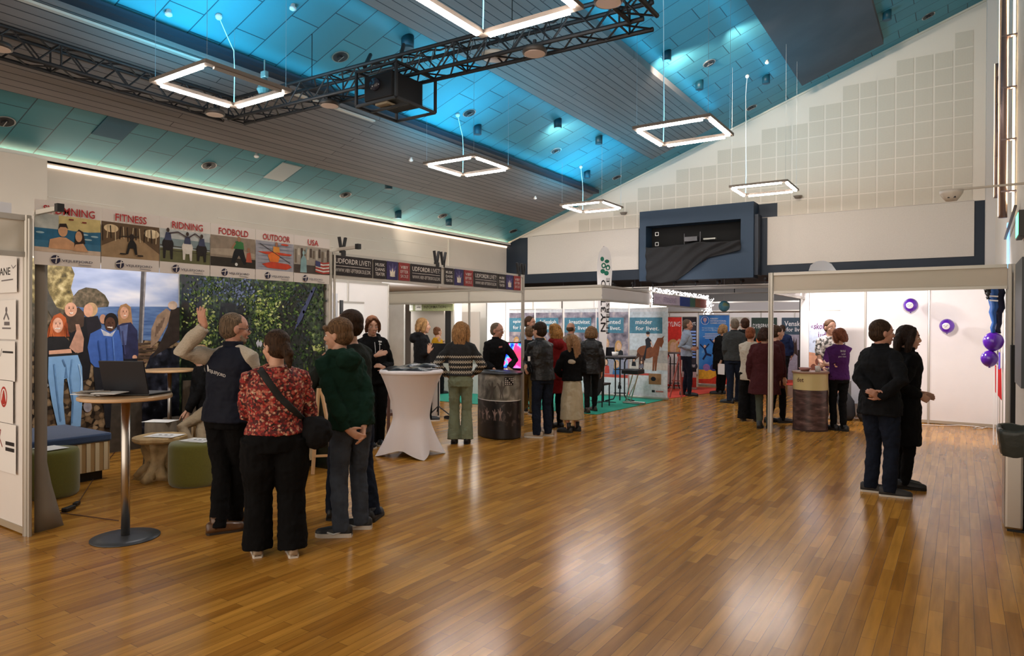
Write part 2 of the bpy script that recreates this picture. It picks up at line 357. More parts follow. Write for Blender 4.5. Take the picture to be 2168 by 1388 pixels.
# projector room box on the back wall
pr = thing('projector_box', 'navy blue boxed out projection booth high on the back wall, black opening', 'projection booth', (-6, 17.8, 2.9))
x0, x1, z0, z1 = -7.52, -4.42, 2.93, 4.87; ox0, ox1, oz0, oz1 = -7.33, -4.74, 3.66, 4.45; y0 = 17.8
c = MB(); c.box((x0, y0, z0), (ox0, YB-.03, z1)); c.box((ox1, y0, z0), (x1, YB-.03, z1)); c.box((ox0, y0, z0), (ox1, YB-.03, oz0)); c.box((ox0, y0, oz1), (ox1, YB-.03, z1))
obj('casing', c, NAVY2, pr)
c = MB(); c.box((ox0, YB-.06, oz0), (ox1, YB-.04, oz1)); obj('dark_recess', c, mat('recess_black', (.002, .002, .002), .9), pr)
c = MB(); c.box((-6.28, 17.95, 3.98), (-5.93, 18.2, 4.10)); c.bar((-6.3, 18, 3.9), (-6.3, 18, 4.2), .012); c.bar((-5.86, 18, 3.9), (-5.86, 18, 4.22), .02); obj('projector', c, mat('proj_dark', (.03, .03, .035), .3), pr)
c = MB(); c.box((-5.78, 18.0, 4.0), (-5.46, 18.1, 4.04)); obj('fluorescent_tube', c, mat('tube_off', (.35, .34, .3), .4), pr)
for z in (4.20, 3.92):
    c = MB()
    for a, b in (((-7.13, z), (-7.04, z)), ((-7.04, z), (-7.04, z+.09)), ((-7.04, z+.09), (-7.13, z+.09)), ((-7.13, z+.09), (-7.13, z))): c.bar((a[0], 18.0, a[1]), (b[0], 18.0, b[1]), .014)
    obj('socket_frame', c, mat('socket', (.5, .5, .48), .4), pr)
c = MB(); c.box((-4.42, 17.9, 3.0), (-4.33, YB-.03, 4.55)); obj('side_door', c, mat('navy_door', (.01, .016, .028), .5), pr)
# black drape hanging from the opening
c = MB(); NU, NV = 44, 20; rows = []
top = [(1367, 524), (1400, 523), (1434, 519), (1480, 512), (1530, 512), (1568, 508)]
bot = [(1369, 596), (1400, 599), (1432, 595), (1470, 565), (1500, 545), (1568, 529)]
def lerpl(L, t):
    t *= len(L)-1; i = min(int(t), len(L)-2); t -= i; return (L[i][0]*(1-t)+L[i+1][0]*t, L[i][1]*(1-t)+L[i+1][1]*t)
for i in range(NU+1):
    t = i/NU; a = lerpl(top, t); b = lerpl(bot, t); row = []
    for j in range(NV+1):
        s_ = j/NV; p = ony(a[0]*(1-s_)+b[0]*s_, a[1]*(1-s_)+b[1]*s_, 17.74)
        fold = .035*math.sin((t*5+s_*(3.2-2.2*t))*6)+.02*math.sin(t*31+s_*4)*t
        row.append(p+Vector((0, -.02+fold, 0)))
    rows.append(row)
c.rings(rows, False, False); DR = mat('drape_black', (.012, .012, .013), .9, bump=.2, bscale=90); o = obj('drape', c, DR, None, True)
o.modifiers.new('s', 'SOLIDIFY').thickness = .01; tag(recenter(o), 'black cloth sagging from the opening of the blue projection booth', 'curtain')
# hall behind the opening: low dark ceiling, far wall
c = MB(); c.quad((-20, YB+.2, OZ), (-20, 24.5, OZ), (XR, 24.5, OZ), (XR, YB+.2, OZ))
o = struct('ceiling_stage', c, mat('ceiling_black', (.02, .02, .021), .85))
c = MB(); c.quad((-20, 24.3, 0), (XR, 24.3, 0), (XR, 24.3, OZ), (-20, 24.3, OZ)); struct('wall_far', c, mat('far_wall', (.3, .28, .26), .8))
c = MB(); c.quad((-20, 12, 0), (-20, 24.3, 0), (-20, 24.3, OZ), (-20, 12, OZ)); c.quad((-20, 12.6, 0), (XL, 12.6, 0), (XL, 12.6, 2.9), (-20, 12.6, 2.9)); struct('wall_side', c, LW)
c = MB(); c.quad((-20, 12.6, 2.9), (-20, YB, 2.9), (XL, YB, 2.9), (XL, 12.6, 2.9)); struct('ceiling_foyer', c, mat('ceiling_white', (.8, .78, .75), .8))
# curtain tracks under the opening's top edge
for k, (za, yy, tk) in enumerate(((None, 18.45, .03), (None, 18.9, .07), (None, 20.2, .03))):
    ya, yb_ = ((609, 601), (614, 606), (624, 619))[k]; a = ony(1320, ya, yy); b = ony(1628, yb_, yy); d = (b-a)/(b.x-a.x)
    p = a+d*(-11.5-a.x); q = a+d*(.4-a.x); c = MB(); c.bar(p, q, .04, tk)
    t = thing('curtain_track', ['slim upper curtain rail across the top of the stage opening', 'thick pale beam across the stage opening, below the topmost rail', 'slim rail deepest inside the dark stage opening'][k], 'rail', ((p.x+q.x)/2, yy, p.z)); obj('rail', c, mat('track_white', (.5, .47, .43), .4), t)
    for i in range(5): h_ = p.lerp(q, .1+.2*i); c = MB(); c.bar(h_, (h_.x, h_.y, OZ-.002), .02); obj('hanger', c, BLACKM, t)
for k in range(9):
    x = -8.6+k*.62; t = thing('stage_light', 'small black spotlight clamped to the rail of the stage opening', 'stage light', (x, 18.42, 2.84), 0, 'clamped lights on the stage rail')
    c = MB(); c.bar((x, 18.42, 2.80), (x, 18.42, 2.90), .03); obj('clamp', c, BLACKM, t); c = MB(); c.tube([(x, 18.36, 2.93), (x+.02, 18.5, 2.90)], [.035, .045], 10); obj('lamp_head', c, BLACKM, t)

# ================================================================ ceiling fittings
LT = mat('led_tube', (1, 1, 1), .5, emit=(1.0, .90, .84), es=52)
FR = mat('lamp_frame', (.20, .165, .135), .5); FR2 = mat('lamp_frame_dark', (.06, .05, .045), .5)
def square_lamp(cx, cy, label, off=()):
    t = thing('square_pendant_lamp', label, 'ceiling lamp', (cx, cy, 4.66), 0, 'square light frames hanging from the blue ceiling')
    h = .6; z = 4.68
    for k in range(4):
        a = R(90*k); M = Matrix.Translation((cx, cy, 0))@Matrix.Rotation(a, 4, 'Z')
        c = MB(); c.prism([M@Vector(p) for p in ((-h, -h, z), (h, -h, z), (h-.085, -h+.085, z), (-h+.085, -h+.085, z))], (0, 0, .045)); obj('frame_side', c, FR, t)
        c = MB(); c.bar(M@Vector((-h+.13, -h+.043, z-.014)), M@Vector((h-.13, -h+.043, z-.014)), .036, .028); o = obj('light_tube', c, mat('tube_unlit', (.3, .27, .24), .5) if k in off else LT, t)
        p = M@Vector((-h+.05, -h+.05, 0)); c = MB(); c.tube([(p.x, p.y, z+.04), (p.x, p.y, rz_(p.x)-.02)], .0025, 5); obj('suspension_wire', c, WIRE, t)
    o = lamp('up_light', 'AREA', (cx, cy, z+.06), 34, (.06, .62, 1.0), None, 1.1); o.rotation_euler = (PI, 0, 0)
    x0 = cx-h+.06; y1 = cy+h-.06; zt = rz_(x0-.0)-.17
    c = MB(); c.tube([(x0, y1, z+.04), (x0+.01, y1, z+.5), (x0-.01, y1, zt-.15), (x0+.03, y1-.12, zt-.02), (x0+.1, y1-.3, rz_(x0+.1)-.03)], .006, 6); c.ball((x0+.1, y1-.3, rz_(x0+.1)-.03), .045, 10, 6); obj('power_cord', c, mat('cord_white', (.75, .72, .68), .5), t)
LT2 = mat('led_tube_up', (1, 1, 1), .5, emit=(.06, .62, 1.0), es=42)
WIRE = mat('wire_grey', (.35, .37, .38), .4, .5)
labs = {(0, 0): 'square light frame nearest the left, glowing in front of the truss corner', (0, 1): 'square light frame between the truss box and the far blue slope', (0, 2): 'farthest square light frame on the left row, near the gable corner',
        (1, 0): 'square light frame at the top of the picture, behind the long truss arm', (1, 1): 'square light frame in the middle of the right row, beside the gable slope', (1, 2): 'farthest square light frame on the right row, in front of the perforated wall'}
for i, cx in enumerate((-7.8, -3.6)):
    for j, cy in enumerate((5.14, 10.24, 15.4)): square_lamp(cx-(.04 if not (i or j) else 0), cy, labs[i, j], (1,) if not (i or j) else ())
SPK = mat('speaker_dark', (.02, .02, .022), .5); RIM = mat('rim_chrome', (.45, .45, .44), .3, .8)
NRM = Vector((-SL, 0, 1)).normalized(); TX = Vector((1, 0, SL)).normalized()
def on_roof(x, y, d=0): return Vector((x, y, rz_(x)))-NRM*d
def ringdisc(mb, c0, ro, h0, h1, seg=24):
    rr = [[c0-NRM*h+TX*r*math.cos(2*PI*k/seg)+Vector((0, 1, 0))*r*math.sin(2*PI*k/seg) for k in range(seg)] for r, h in ((ro, h0), (ro, h1))]; mb.rings(rr)
where = {-11.6: 'lowest blue slope', -8.11: 'second blue strip', -4.43: 'third blue strip', -.64: 'highest blue slope'}
nth = {0: 'first', 1: 'second', 2: 'third', 3: 'last'}
for x in (-11.6, -8.11, -4.43, -.64):
    for k, y in enumerate((4.14, 7.35, 10.68, 14.12, 17.56)):
        if x > -5 and k < 3 or x > -1 and k < 4: continue
        if x == -8.11 and k == 0: continue
        t = thing('ceiling_vent', 'round chrome rimmed vent, %s, %s' % (where[x], ['at the left picture edge', 'nearest one', 'second from the camera', 'third from the camera', 'next to the gable'][k]), 'ceiling vent', on_roof(x, y), 0, 'round vents in the blue ceiling')
        c = MB(); ringdisc(c, on_roof(x, y), .135, 0, .012); obj('rim', c, RIM, t)
        c = MB(); ringdisc(c, on_roof(x, y), .115, .012, .02); ringdisc(c, on_roof(x, y), .045, .02, .045, 16); obj('grille', c, SPK, t)
        c = MB(); p = on_roof(x, y, .047); c.bar(p-TX*.07, p+TX*.07, .012, .004); obj('spoke', c, RIM, t)
CUBE = mat('fitting_teal', (.004, .05, .075), .5)
cubes = [(823, 384), (843, 448), (863, 80), (1011, 267), (1181, 254), (1268, 290), (1412, 110), (1481, 173), (1622, 161), (1878, 25), (950, 465), (1243, 363)]
def onroofpx(x, y):
    d = ray(x, y); t = (EZ-SL*XL-EYE)/(d.z-SL*d.x); return EYEP+d*t
cw = ['above the second poster strip, under the first grey band', 'low on the slope above the black and purple fascia', 'large, over the long truss arm', 'beside the second square light frame', 'on the bright blue strip left of the second grey band', 'close to the left edge of the second grey band',
      'nearest on the right blue strip', 'behind the nearest one on the right blue strip', 'farther along the right blue strip', 'at the top right between the felt band and the gable', 'farthest down the lowest slope', 'just above the farthest left light frame']
for k, q in enumerate(cubes):
    p = onroofpx(*q); r = .085 if k != 2 else .10; c = MB(); c.lathe((p.x, p.y, rz_(p.x)), [(r, .03), (r, -.17), (r*.8, -.172)], 20); o = obj('ceiling_spotlight', c, CUBE, None, True)
    tag(recenter(o), 'teal cylinder spotlight, '+cw[k], 'ceiling spotlight', 'cylinder spotlights on the blue ceiling')
dots = [(345, 152, 'on the first grey band above the left light frame'), (543, 325, 'low slope right of the black vent'), (870, 318, 'on the first grey band'), (1133, 403, 'far end of the first grey band'), (620, 10, 'upper blue strip, top of picture'), (1624, 128, 'right blue strip'), (357, 22, 'top left with a short white cord')]
for x, y, s_ in dots:
    p = onroofpx(x, y); d = .16 if 'band' in s_ else 0; t = thing('smoke_detector', 'small white smoke detector, '+s_, 'smoke detector', (p.x, p.y, rz_(p.x)-d), 0, 'small white detectors on the ceiling')
    c = MB(); c.lathe((p.x, p.y, rz_(p.x)-d), [(.03, .01), (.03, -.03), (.045, -.035), (.045, -.065), (.02, -.08)], 14); obj('sensor', c, WHITE, t, True)
# ================================================================ truss (square, hangs from the ceiling)
TB = mat('truss_black', (.007, .007, .008), .6, .0)
def truss(p, q, w_=.29, step=.26, cut=(0, 0)):
    p = Vector(p); q = Vector(q); d = (q-p).normalized(); s_ = Vector((0, 0, 1)).cross(d)*w_/2; u_ = Vector((0, 0, 1))*w_/2; c = MB()
    ch = [s_+u_, -s_+u_, -s_-u_, s_-u_]
    for o_ in ch: c.tube([p+o_, q+o_], .025, 7)
    L = (q-p).length; n = int(L/step)
    for i in range(n):
        a = p+d*(i*L/n); b = p+d*((i+1)*L/n)
        for k in range(4):
            c1, c2 = ch[k], ch[(k+1) % 4]
            if i % 2: c1, c2 = c2, c1
            c.tube([a+c1, b+c2], .0115, 5)
        if i % 8 == 0:
            for k in range(4): c.tube([a+ch[k], a+ch[(k+1) % 4]], .012, 5)
    return c
tz = 4.99
t = thing('lighting_truss', 'black U shaped lattice lighting truss hanging under the blue ceiling', 'truss', (-6, 6.5, tz))
A = Vector((-9.45, 6.45, tz)); B = Vector((-2.75, 6.72, tz)); A0 = Vector((-9.45, -2.5, tz)); B0 = Vector((-2.75, -2.5, tz))
for nm, a, b in (('truss_span', A, B), ('truss_span', A0, A-Vector((0, .13, 0))), ('truss_span', B0, B-Vector((0, .13, 0)))): obj(nm, truss(a, b), TB, t)
c = MB()
for k in range(26):
    a = A.lerp(B, .33+k*.02); b = A.lerp(B, .33+(k+1)*.02); c.tube([a+Vector((0, .03*math.sin(k*2.1), .16+.02*math.sin(k*1.7))), b+Vector((0, .03*math.sin((k+1)*2.1), .16+.02*math.sin((k+1)*1.7)))], .013, 6)
obj('cable', c, BLACKP, t)
for k in range(12):
    c = MB(); a = A.lerp(B, .5+k*.03); c.tube([a+Vector((0, -.1, .13)), a+Vector((.05, -.12, .0)), a+Vector((.14, -.1, -.08+.04*math.sin(k*3))), a+Vector((.2, -.1, .12))], .006, 5); obj('cable', c, BLACKP, t)
c = MB()
for k in range(30):
    a = A0.lerp(A, .55+k*.015); b = A0.lerp(A, .55+(k+1)*.015); c.tube([a+Vector((.1, 0, -.15+.015*math.sin(k*1.3))), b+Vector((.1, 0, -.15+.015*math.sin((k+1)*1.3)))], .011, 5)
obj('cable', c, BLACKP, t)
for p in (A.lerp(B, .25), A.lerp(B, .75)): c = MB(); c.tube([p+Vector((0, 0, .14)), (p.x, p.y, rz_(p.x)-.15)], .006, 5); obj('hanger', c, TB, t)
for x in (-6.7, -6.05): c = MB(); c.tube([(x, 6.5, tz+.15), (x-.5, 7.1, tz+.62)], .028, 8); obj('boom', c, TB, t)
DISC = mat('fresnel_off', (.62, .50, .43), .5); PARM = mat('par_body', (.035, .028, .022), .45)
for k, (x, y, lb) in enumerate(((455, 243, 'below the left corner of the truss'), (698, 224, 'under the truss where it crosses the first grey band'), (1132, 114, 'under the truss arm in front of the second grey band'), (1288, 6, 'at the top picture edge beside the right truss corner'), (-4, 103, 'cut by the left picture edge'))):
    p = onz(x, y, 4.74); t = thing('round_floodlight', 'round black floodlight, '+lb, 'stage lamp', (p.x, p.y, 4.74), 0, 'round floodlights hanging from the truss')
    c = MB(); c.lathe((p.x, p.y, 4.74), [(.135, 0), (.14, .03), (.125, .06), (.06, .085)], 28); obj('housing', c, PARM, t, True)
    c = MB(); c.lathe((p.x, p.y, 4.737), [(.118, 0), (.118, .004)], 28); obj('lens', c, DISC, t)
    c = MB(); c.bar((p.x, p.y, 4.8), (p.x, p.y, 4.9), .03); c.bar((p.x-.1, p.y, 4.8), (p.x-.1, p.y, 4.87), .012); c.bar((p.x+.1, p.y, 4.8), (p.x+.1, p.y, 4.87), .012); obj('yoke', c, BLACKM, t)
p = onz(1047, 128, 4.9); c = MB(); c.lathe((p.x, p.y, 4.93), [(.15, 0), (.16, .02), (.16, .05), (.1, .07)], 28); o = obj('round_speaker', c, mat('flat_lamp', (.38, .32, .26), .5), None, True); tag(recenter(o), 'flat beige round lamp partly hidden behind the truss arm', 'ceiling lamp')
# projector cage
t = thing('projector_cage', 'black framed cage holding a large projector under the truss', 'projector', (-6.03, 6.4, 4.42))
x0, x1, ya, yb_, z0, z1 = -6.38, -5.70, 6.05, 6.78, 4.43, 4.86
c = MB()
for x in (x0, x1):
    for y in (ya, yb_): c.bar((x, y, z0), (x, y, z1), .03)
for z in (z0, z1):
    for x in (x0, x1): c.bar((x, ya, z), (x, yb_, z), .03)
    for y in (ya, yb_): c.bar((x0, y, z), (x1, y, z), .03)
c.bar((x0, 6.3, z0), (x1, 6.3, z0), .03); c.bar((x0, 6.3, z1), (x1, 6.3, z1), .03)
obj('cage_frame', c, TB, t)
c = MB(); c.box((x0+.07, ya+.06, z0+.06), (x1-.12, yb_-.1, z1-.05)); obj('projector_body', c, mat('proj_body', (.006, .006, .007), .6, spec=.2), t, bevel=.02)
c = MB(); c.tube([(-6.1, ya+.08, z0+.24), (-6.1, ya+.02, z0+.24)], [.08, .075], 20); obj('projector_lens', c, mat('lens_glass', (.02, .02, .03), .1), t, True); c = MB(); c.tube([(x0+.08, 6.3, z0+.2), (x0+.04, 6.3, z0+.2)], [.07, .06], 20); obj('projector_lens', c, mat('lens_glass', (.02, .02, .03), .1), t, True)
c = MB(); c.box((-6.2, 6.2, z0+.02), (-6.0, 6.4, z0+.05)); obj('cable_tray', c, mat('tray', (.25, .2, .12), .5), t)
c = MB()
for x in (x0+.1, x1-.1): c.bar((x, 6.5, z1), (x, 6.5, tz-.1), .05)
obj('clamp', c, STEEL, t)
# small camera hung under the truss near the left light frame
p = onz(560, 165, 5.0); t = thing('hanging_bag', 'small dark bag and clamps hanging by the left square light frame', 'camera clamp', (p.x, p.y, 5.0))
c = MB(); c.bar((p.x, p.y, 5.25), (p.x, p.y, 5.0), .02); c.box((p.x-.05, p.y-.03, 5.0), (p.x+.05, p.y+.03, 5.09)); obj('clamp', c, mat('clamp_mix', (.25, .25, .22), .3, .6), t, bevel=.01)
c = MB(); c.lathe((p.x, p.y, 4.78), [(.07, 0), (.10, .06), (.03, .22)], 14); obj('bag', c, mat('bag_mesh', (.06, .055, .045), .9), t)
# ================================================================ right wall fittings
TUBEG = mat('sconce_glow', (1, .85, .6), .4, emit=(1, .74, .40), es=2.4); TUBES = mat('sconce_metal', (.26, .20, .20), .35, .6)
def sconce(y0, z, ya, za, label, r=.055):
    t = thing('tube_sconce', label, 'wall lamp', (XR-.1, ya, za))
    c = MB(); c.tube([(XR-.12, y0, z), (XR-.12, ya, za)], r, 12); obj('reflector', c, TUBES, t, True)
    c = MB(); c.tube([(XR-.04, y0, z), (XR-.04, ya, za)], .018, 8); obj('glowing_tube', c, TUBEG, t)
    c = MB(); c.tube([(XR-.19, y0, z), (XR-.19, ya, za)], .006, 8); obj('highlight_tube', c, TUBEG, t)
# long lamp: vertical tubes on the wall
def vsconce(y, z0, z1, label, n=1, r=.06, off=.1):
    t = thing('tube_sconce', label, 'wall lamp', (XR-off, y, z0), 0, 'glowing tube lamps on the right wall')
    c = MB(); c.tube([(XR-off, y, z0), (XR-off, y, z1)], r, 14); obj('reflector', c, TUBES, t, True)
    c = MB(); c.tube([(XR-.03, y, z0+.02), (XR-.03, y, z1)], .014, 8); obj('glowing_tube', c, TUBEG, t)
    c = MB(); c.tube([(XR-off-r-.004, y-.02, z0+.02), (XR-off-r-.004, y-.02, z1)], .004, 6); obj('highlight_tube', c, TUBEG, t)
    for k in range(5): z = z0+(z1-z0)*(.1+k*.2); c = MB(); c.box((XR-off-r*.5, y-r, z-.01), (XR-.0, y+r, z+.01)); obj('bracket', c, TUBES, t)
p = onx(2122, 470, XR-.09)
vsconce(11.2, 3.15, 6.6, 'long curved wall lamp with glowing yellow edges, nearer one on the right wall', off=.14, r=.05)
vsconce(14.6, 3.95, 6.3, 'thin wall lamp with glowing edges, farther one beside the navy border', off=.10, r=.03)
o = lamp('sconce_light', 'AREA', (XR-.05, 11.2, 4.8), 5, (1, .75, .45), (XR-1, 10.6, 4.8), .05, 3.0)
t = thing('blue_lit_strip', 'glowing strip standing in for the blue-lit right wall under the tube lamps', 'wall lamp', (XR-.02, 12.6, 2.7)); c = MB(); c.box((XR-.03, 12.55, 2.2), (XR-.01, 12.66, 3.25)); obj('glow_strip', c, mat('blue_glow', (.2, .5, 1), .5, emit=(.16, .5, 1), es=1.4), t)  # wall strip lit blue, its light put in as a glow
# fire sensor on an arm
c = MB(); a = onx(2168, 388, .5); t = thing('beam_sensor', 'white beam smoke sensor on a horizontal arm from the right wall', 'smoke sensor', a)
b = ony(1992, 404, a.y); c.bar((XR, a.y, a.z), (b.x, a.y, b.z), .022, .02); obj('arm', c, mat('arm_beige', (.5, .45, .38), .5), t)
q = Vector((b.x+.09, a.y, b.z)); c = MB(); c.lathe((q.x, q.y, q.z-.11), [(.05, 0), (.075, .03), (.1, .07), (.105, .1)], 20); obj('sensor_head', c, mat('sensor_white', (.62, .57, .5), .5), t, True)
c = MB()
for s_ in (-.015, .02): c.lathe((q.x+s_*1.4, q.y-.06, q.z-.085), [(.012, -.005), (.012, .012)], 10)
obj('sensor_eye', c, BLACKP, t)
# exit sign on the right wall, handrail bar and dark door
t = thing('exit_sign', 'green illuminated exit sign cut by the right picture edge', 'exit sign', (XR-.05, 9.9, 2.75))
a = onx(2160, 455, XR-.03); b = onx(2160, 508, XR-.03); c = MB(); c.box((XR-.07, a.y-.45, b.z), (XR-.01, a.y, a.z)); obj('housing', c, mat('sign_housing', (.05, .05, .045), .5), t, bevel=.006)
c = MB(); c.box((XR-.074, a.y-.43, b.z+.025), (XR-.07, a.y-.02, a.z-.025)); obj('lit_panel', c, mat('exit_green', (.1, .8, .35), .4, emit=(.12, .9, .38), es=1.6), t)
c = MB(); c.box((XR-.05, 9.2, 1.02), (XR-.0, 10.25, 2.45)); struct('door_1', c, mat('door_grey', (.07, .08, .085), .5))
c = MB(); a = onx(2150, 436, XR-.05); b = onx(2128, 505, XR-.05); c.bar(a, b, .03, .03); o = obj('wall_rail', c, mat('rail_dark', (.12, .1, .09), .5)); tag(recenter(o), 'short dark slanting bar on the right wall below the tube lamps', 'rail')
c = MB(); c.box((XR-.05, 11.0, 0), (XR, 11.25, 1.45)); o = obj('dark_gap', c, mat('gap_black', (.01, .01, .01), .7)); tag(recenter(o), 'narrow black slab standing in for the dark gap beside the booth post', 'dark gap')  # dark gap by the booth post, its shade made as a black slab
# sensor boxes in front of the gable
for k, (x, y) in enumerate(((1320, 451), (1689, 416))):
    p = ony(x, y, YB-.08); c = MB(); c.lathe((p.x, p.y, p.z-.04), [(.07, 0), (.1, .05), (.11, .06)], 14); o = obj('wall_sensor', c, mat('sensor_grey', (.2, .17, .14), .5), None, True); tag(recenter(o), 'small grey sensor on the gable wall, '+['left of the navy booth', 'right of the navy booth, under a light frame'][k], 'sensor')
# ================================================================ EXHIBITION BOOTHS
XF, XK = -6.155, -9.25
YA, YV, YC = 2.38, 5.43, 9.62
def post(x, y, h, parent, w_=.04, name='post', z=0):
    c = MB(); a = w_/2; g = w_*.22
    c.prism([(x-a, y-a+g, z), (x-a+g, y-a, z), (x+a-g, y-a, z), (x+a, y-a+g, z), (x+a, y+a-g, z), (x+a-g, y+a, z), (x-a+g, y+a, z), (x-a, y+a-g, z)], (0, 0, h-z)); return obj(name, c, ALU, parent)
def fascia(p, q, z0, z1, parent, m_=None, t=.035):
    p = Vector((*p, 0)); q = Vector((*q, 0)); c = MB(); Z = Vector((0, 0, 1))
    c.bar(p+Z*(z1-.022), q+Z*(z1-.022), t, .044); obj('fascia_rail', c, ALU, parent)
    c = MB(); c.bar(p+Z*(z0+.02), q+Z*(z0+.02), t, .04); obj('fascia_rail', c, ALU, parent)
    c = MB(); c.bar(p+Z*((z0+z1)/2), q+Z*((z0+z1)/2), .008, z1-z0-.08); return obj('fascia_board', c, m_ or FASC, parent)
FASC = mat('fascia_board', (.62, .58, .50), .55)
def panelrow(p, q, n, z0, z1, parent, m_=WHITE_PANEL, rail=True, posts=True, kick=True):
    p = Vector((*p, 0)); q = Vector((*q, 0)); Z = Vector((0, 0, 1))
    for i in range(n):
        a = p.lerp(q, i/n); b = p.lerp(q, (i+1)/n); c = MB(); c.bar(a+Z*(z0+z1)/2, b+Z*(z0+z1)/2, .006, z1-z0); obj('wall_board', c, m_, parent)
    for i in range(n+1):
        if posts: a = p.lerp(q, i/n); post(a.x, a.y, z1+.03, parent, .036)
    if rail: c = MB(); c.bar(p+Z*(z1+.01), q+Z*(z1+.01), .03, .04); obj('top_rail', c, ALU, parent)
    if kick: c = MB(); c.bar(p+Z*.035, q+Z*.035, .03, .05); obj('bottom_rail', c, mat('kick_rail', (.40, .33, .24), .5), parent)
# ---- booth cut by the left picture edge
t = thing('exhibition_booth', 'white panel booth cut by the left picture edge with paper sheets on its partition', 'exhibition booth', (XF, YA, 0))
post(XF, YA-.03, 2.53, t, .05); post(XF+.045, YA-.03, 2.50, t, .03)
fascia((XF, -2.5), (XF, YA-.05), 2.20, 2.53, t)
panelrow((XK, YA-.03), (XF-.02, YA-.03), 3, .06, 2.45, t, posts=False)
def sheet(x0, y0, x1, y1, label, draw=None, grp=None):
    a = ony(x0, y1, YA-.05); b = ony(x1, y0, YA-.05); F_ = Flat((a.x, YA-.052, a.z), (1, 0, 0), (0, 0, 1), .002); W_ = b.x-a.x; H_ = b.z-a.z; F_.board(W_, H_, PAPER)
    if draw: draw(F_, W_, H_)
    o = F_.build('paper_sheet'); tag(recenter(o), label, 'paper', 'paper sheets on the left partition')
INK = ink(35, 33, 36); INKR = ink(176, 48, 40); INKG = ink(110, 105, 108)
sheet(-34, 545, 36, 622, 'white sheet with the letters ANE, topmost on the left partition', lambda F_, w_, h_: (F_.text('ANE', w_*.5, h_*.52, w_*.32, h_*.22, INK, .02), F_.line([(w_*.85, h_*.8), (w_*.9, h_*.7), (w_*.98, h_*.78)], .008, INKG), F_.line([(w_*.56, h_*.36), (w_*.9, h_*.38)], .01, INKG)))
sheet(-34, 634, 34, 716, 'white sheet with a small figure logo, second on the left partition', lambda F_, w_, h_: (F_.disc(w_*.72, h_*.75, .02, .025, INKG), F_.line([(w_*.64, h_*.5), (w_*.72, h_*.68), (w_*.8, h_*.5)], .02, INKG), F_.line([(w_*.66, h_*.4), (w_*.82, h_*.4)], .03, INKG), F_.line([(w_*.6, h_*.28), (w_*.86, h_*.28)], .012, INKG)))
sheet(-34, 722, 32, 800, 'white sheet with a thin sketched logo, above the red emblem sheet', lambda F_, w_, h_: (F_.line([(w_*.55, h_*.6), (w_*.6, h_*.8)], .008, INKG), F_.line([(w_*.62, h_*.72), (w_*.95, h_*.72)], .016, INK)))
def emb(F_, w_, h_):
    F_.disc(w_*.7, h_*.6, .065, .085, INKR, 28); F_.disc(w_*.7, h_*.6, .05, .067, PAPER, 28); F_.line([(w_*.64, h_*.45), (w_*.7, h_*.75), (w_*.76, h_*.45)], .02, INKR); F_.rect(w_*.66, h_*.42, w_*.74, h_*.66, INKR)
sheet(-34, 806, 28, 885, 'white sheet with a round red emblem on the left partition', emb)
sheet(-34, 900, 34, 985, 'lowest white sheet on the left partition, with a curly logo and two words', lambda F_, w_, h_: (F_.line([(w_*.35, h_*.4), (w_*.5, h_*.62), (w_*.55, h_*.85), (w_*.45, h_*.8), (w_*.6, h_*.5)], .012, ink(150, 70, 60)), F_.line([(w_*.7, h_*.6), (w_*.96, h_*.6)], .03, INK), F_.line([(w_*.7, h_*.48), (w_*.96, h_*.48)], .03, INK)))
c = MB(); c.box((XF-.7, YA-.3, 2.56), (XF-.32, YA-.02, 2.66)); c.box((XF-.75, YA-.3, 2.53), (XF-.27, YA-.02, 2.555)); o = obj('white_box', c, mat('box_white', (.72, .7, .72), .5)); tag(recenter(o), 'small white box lying on top of the left booth rail', 'box')
# clip-on spot arm lamps over the fascias
def arm_lamp(y, label, L=.24):
    t = thing('arm_spotlight', label, 'spotlight', (XF, y, 2.53), 0, 'arm lights clamped on the booth fascias')
    c = MB(); c.bar((XF, y, 2.555), (XF+L, y+.05, 2.575), .03, .035); obj('arm', c, ALU, t); c = MB(); c.box((XF+L-.01, y+.03, 2.55), (XF+L+.04, y+.08, 2.61)); obj('lamp_head', c, BLACKP, t)
arm_lamp(YA+.02, 'grey arm light on the left booth post, reaching over the swimming poster', .28)
arm_lamp(YV+.05, 'grey arm light on the post between the poster fascia and the black fascia', .34)
def vlamp(y, label, two):
    t = thing('clip_spotlight', label, 'spotlight', (XF, y, 2.53), 0, 'black folded clip lights on the black and purple fascia')
    for k in range(2 if two else 1):
        d = .075*k; c = MB(); c.bar((XF, y-.05+d*2, 2.72), (XF, y+d*2, 2.5), .035, .022); c.bar((XF, y+.05+d*2, 2.72), (XF, y+d*2, 2.5), .035, .022); obj('folded_arm', c, BLACKP, t)
    c = MB(); c.box((XF-.02, y-.03, 2.5), (XF+.03, y+.03, 2.56)); obj('clip', c, BLACKP, t)
vlamp(5.62, 'V shaped black clip light at the near end of the black and purple fascia', False)
vlamp(7.36, 'W shaped pair of black clip lights on the middle of the fascia', True)
vlamp(9.48, 'small clip lights at the far end of the black and purple fascia', True)
# ---- picture booth
bv = thing('exhibition_booth', 'booth lined with a large beach photo and a forest photo under six poster boards', 'exhibition booth', (XF, (YA+YV)/2, 0))
post(XF, YV, 2.53, bv, .05); fascia((XF, YA+.03), (XF, YV-.03), 2.20, 2.53, bv)
panelrow((XK, YA+.02), (XK, YV), 3, .06, 2.45, bv); panelrow((XK, YV), (XF, YV), 3, .06, 2.45, bv)
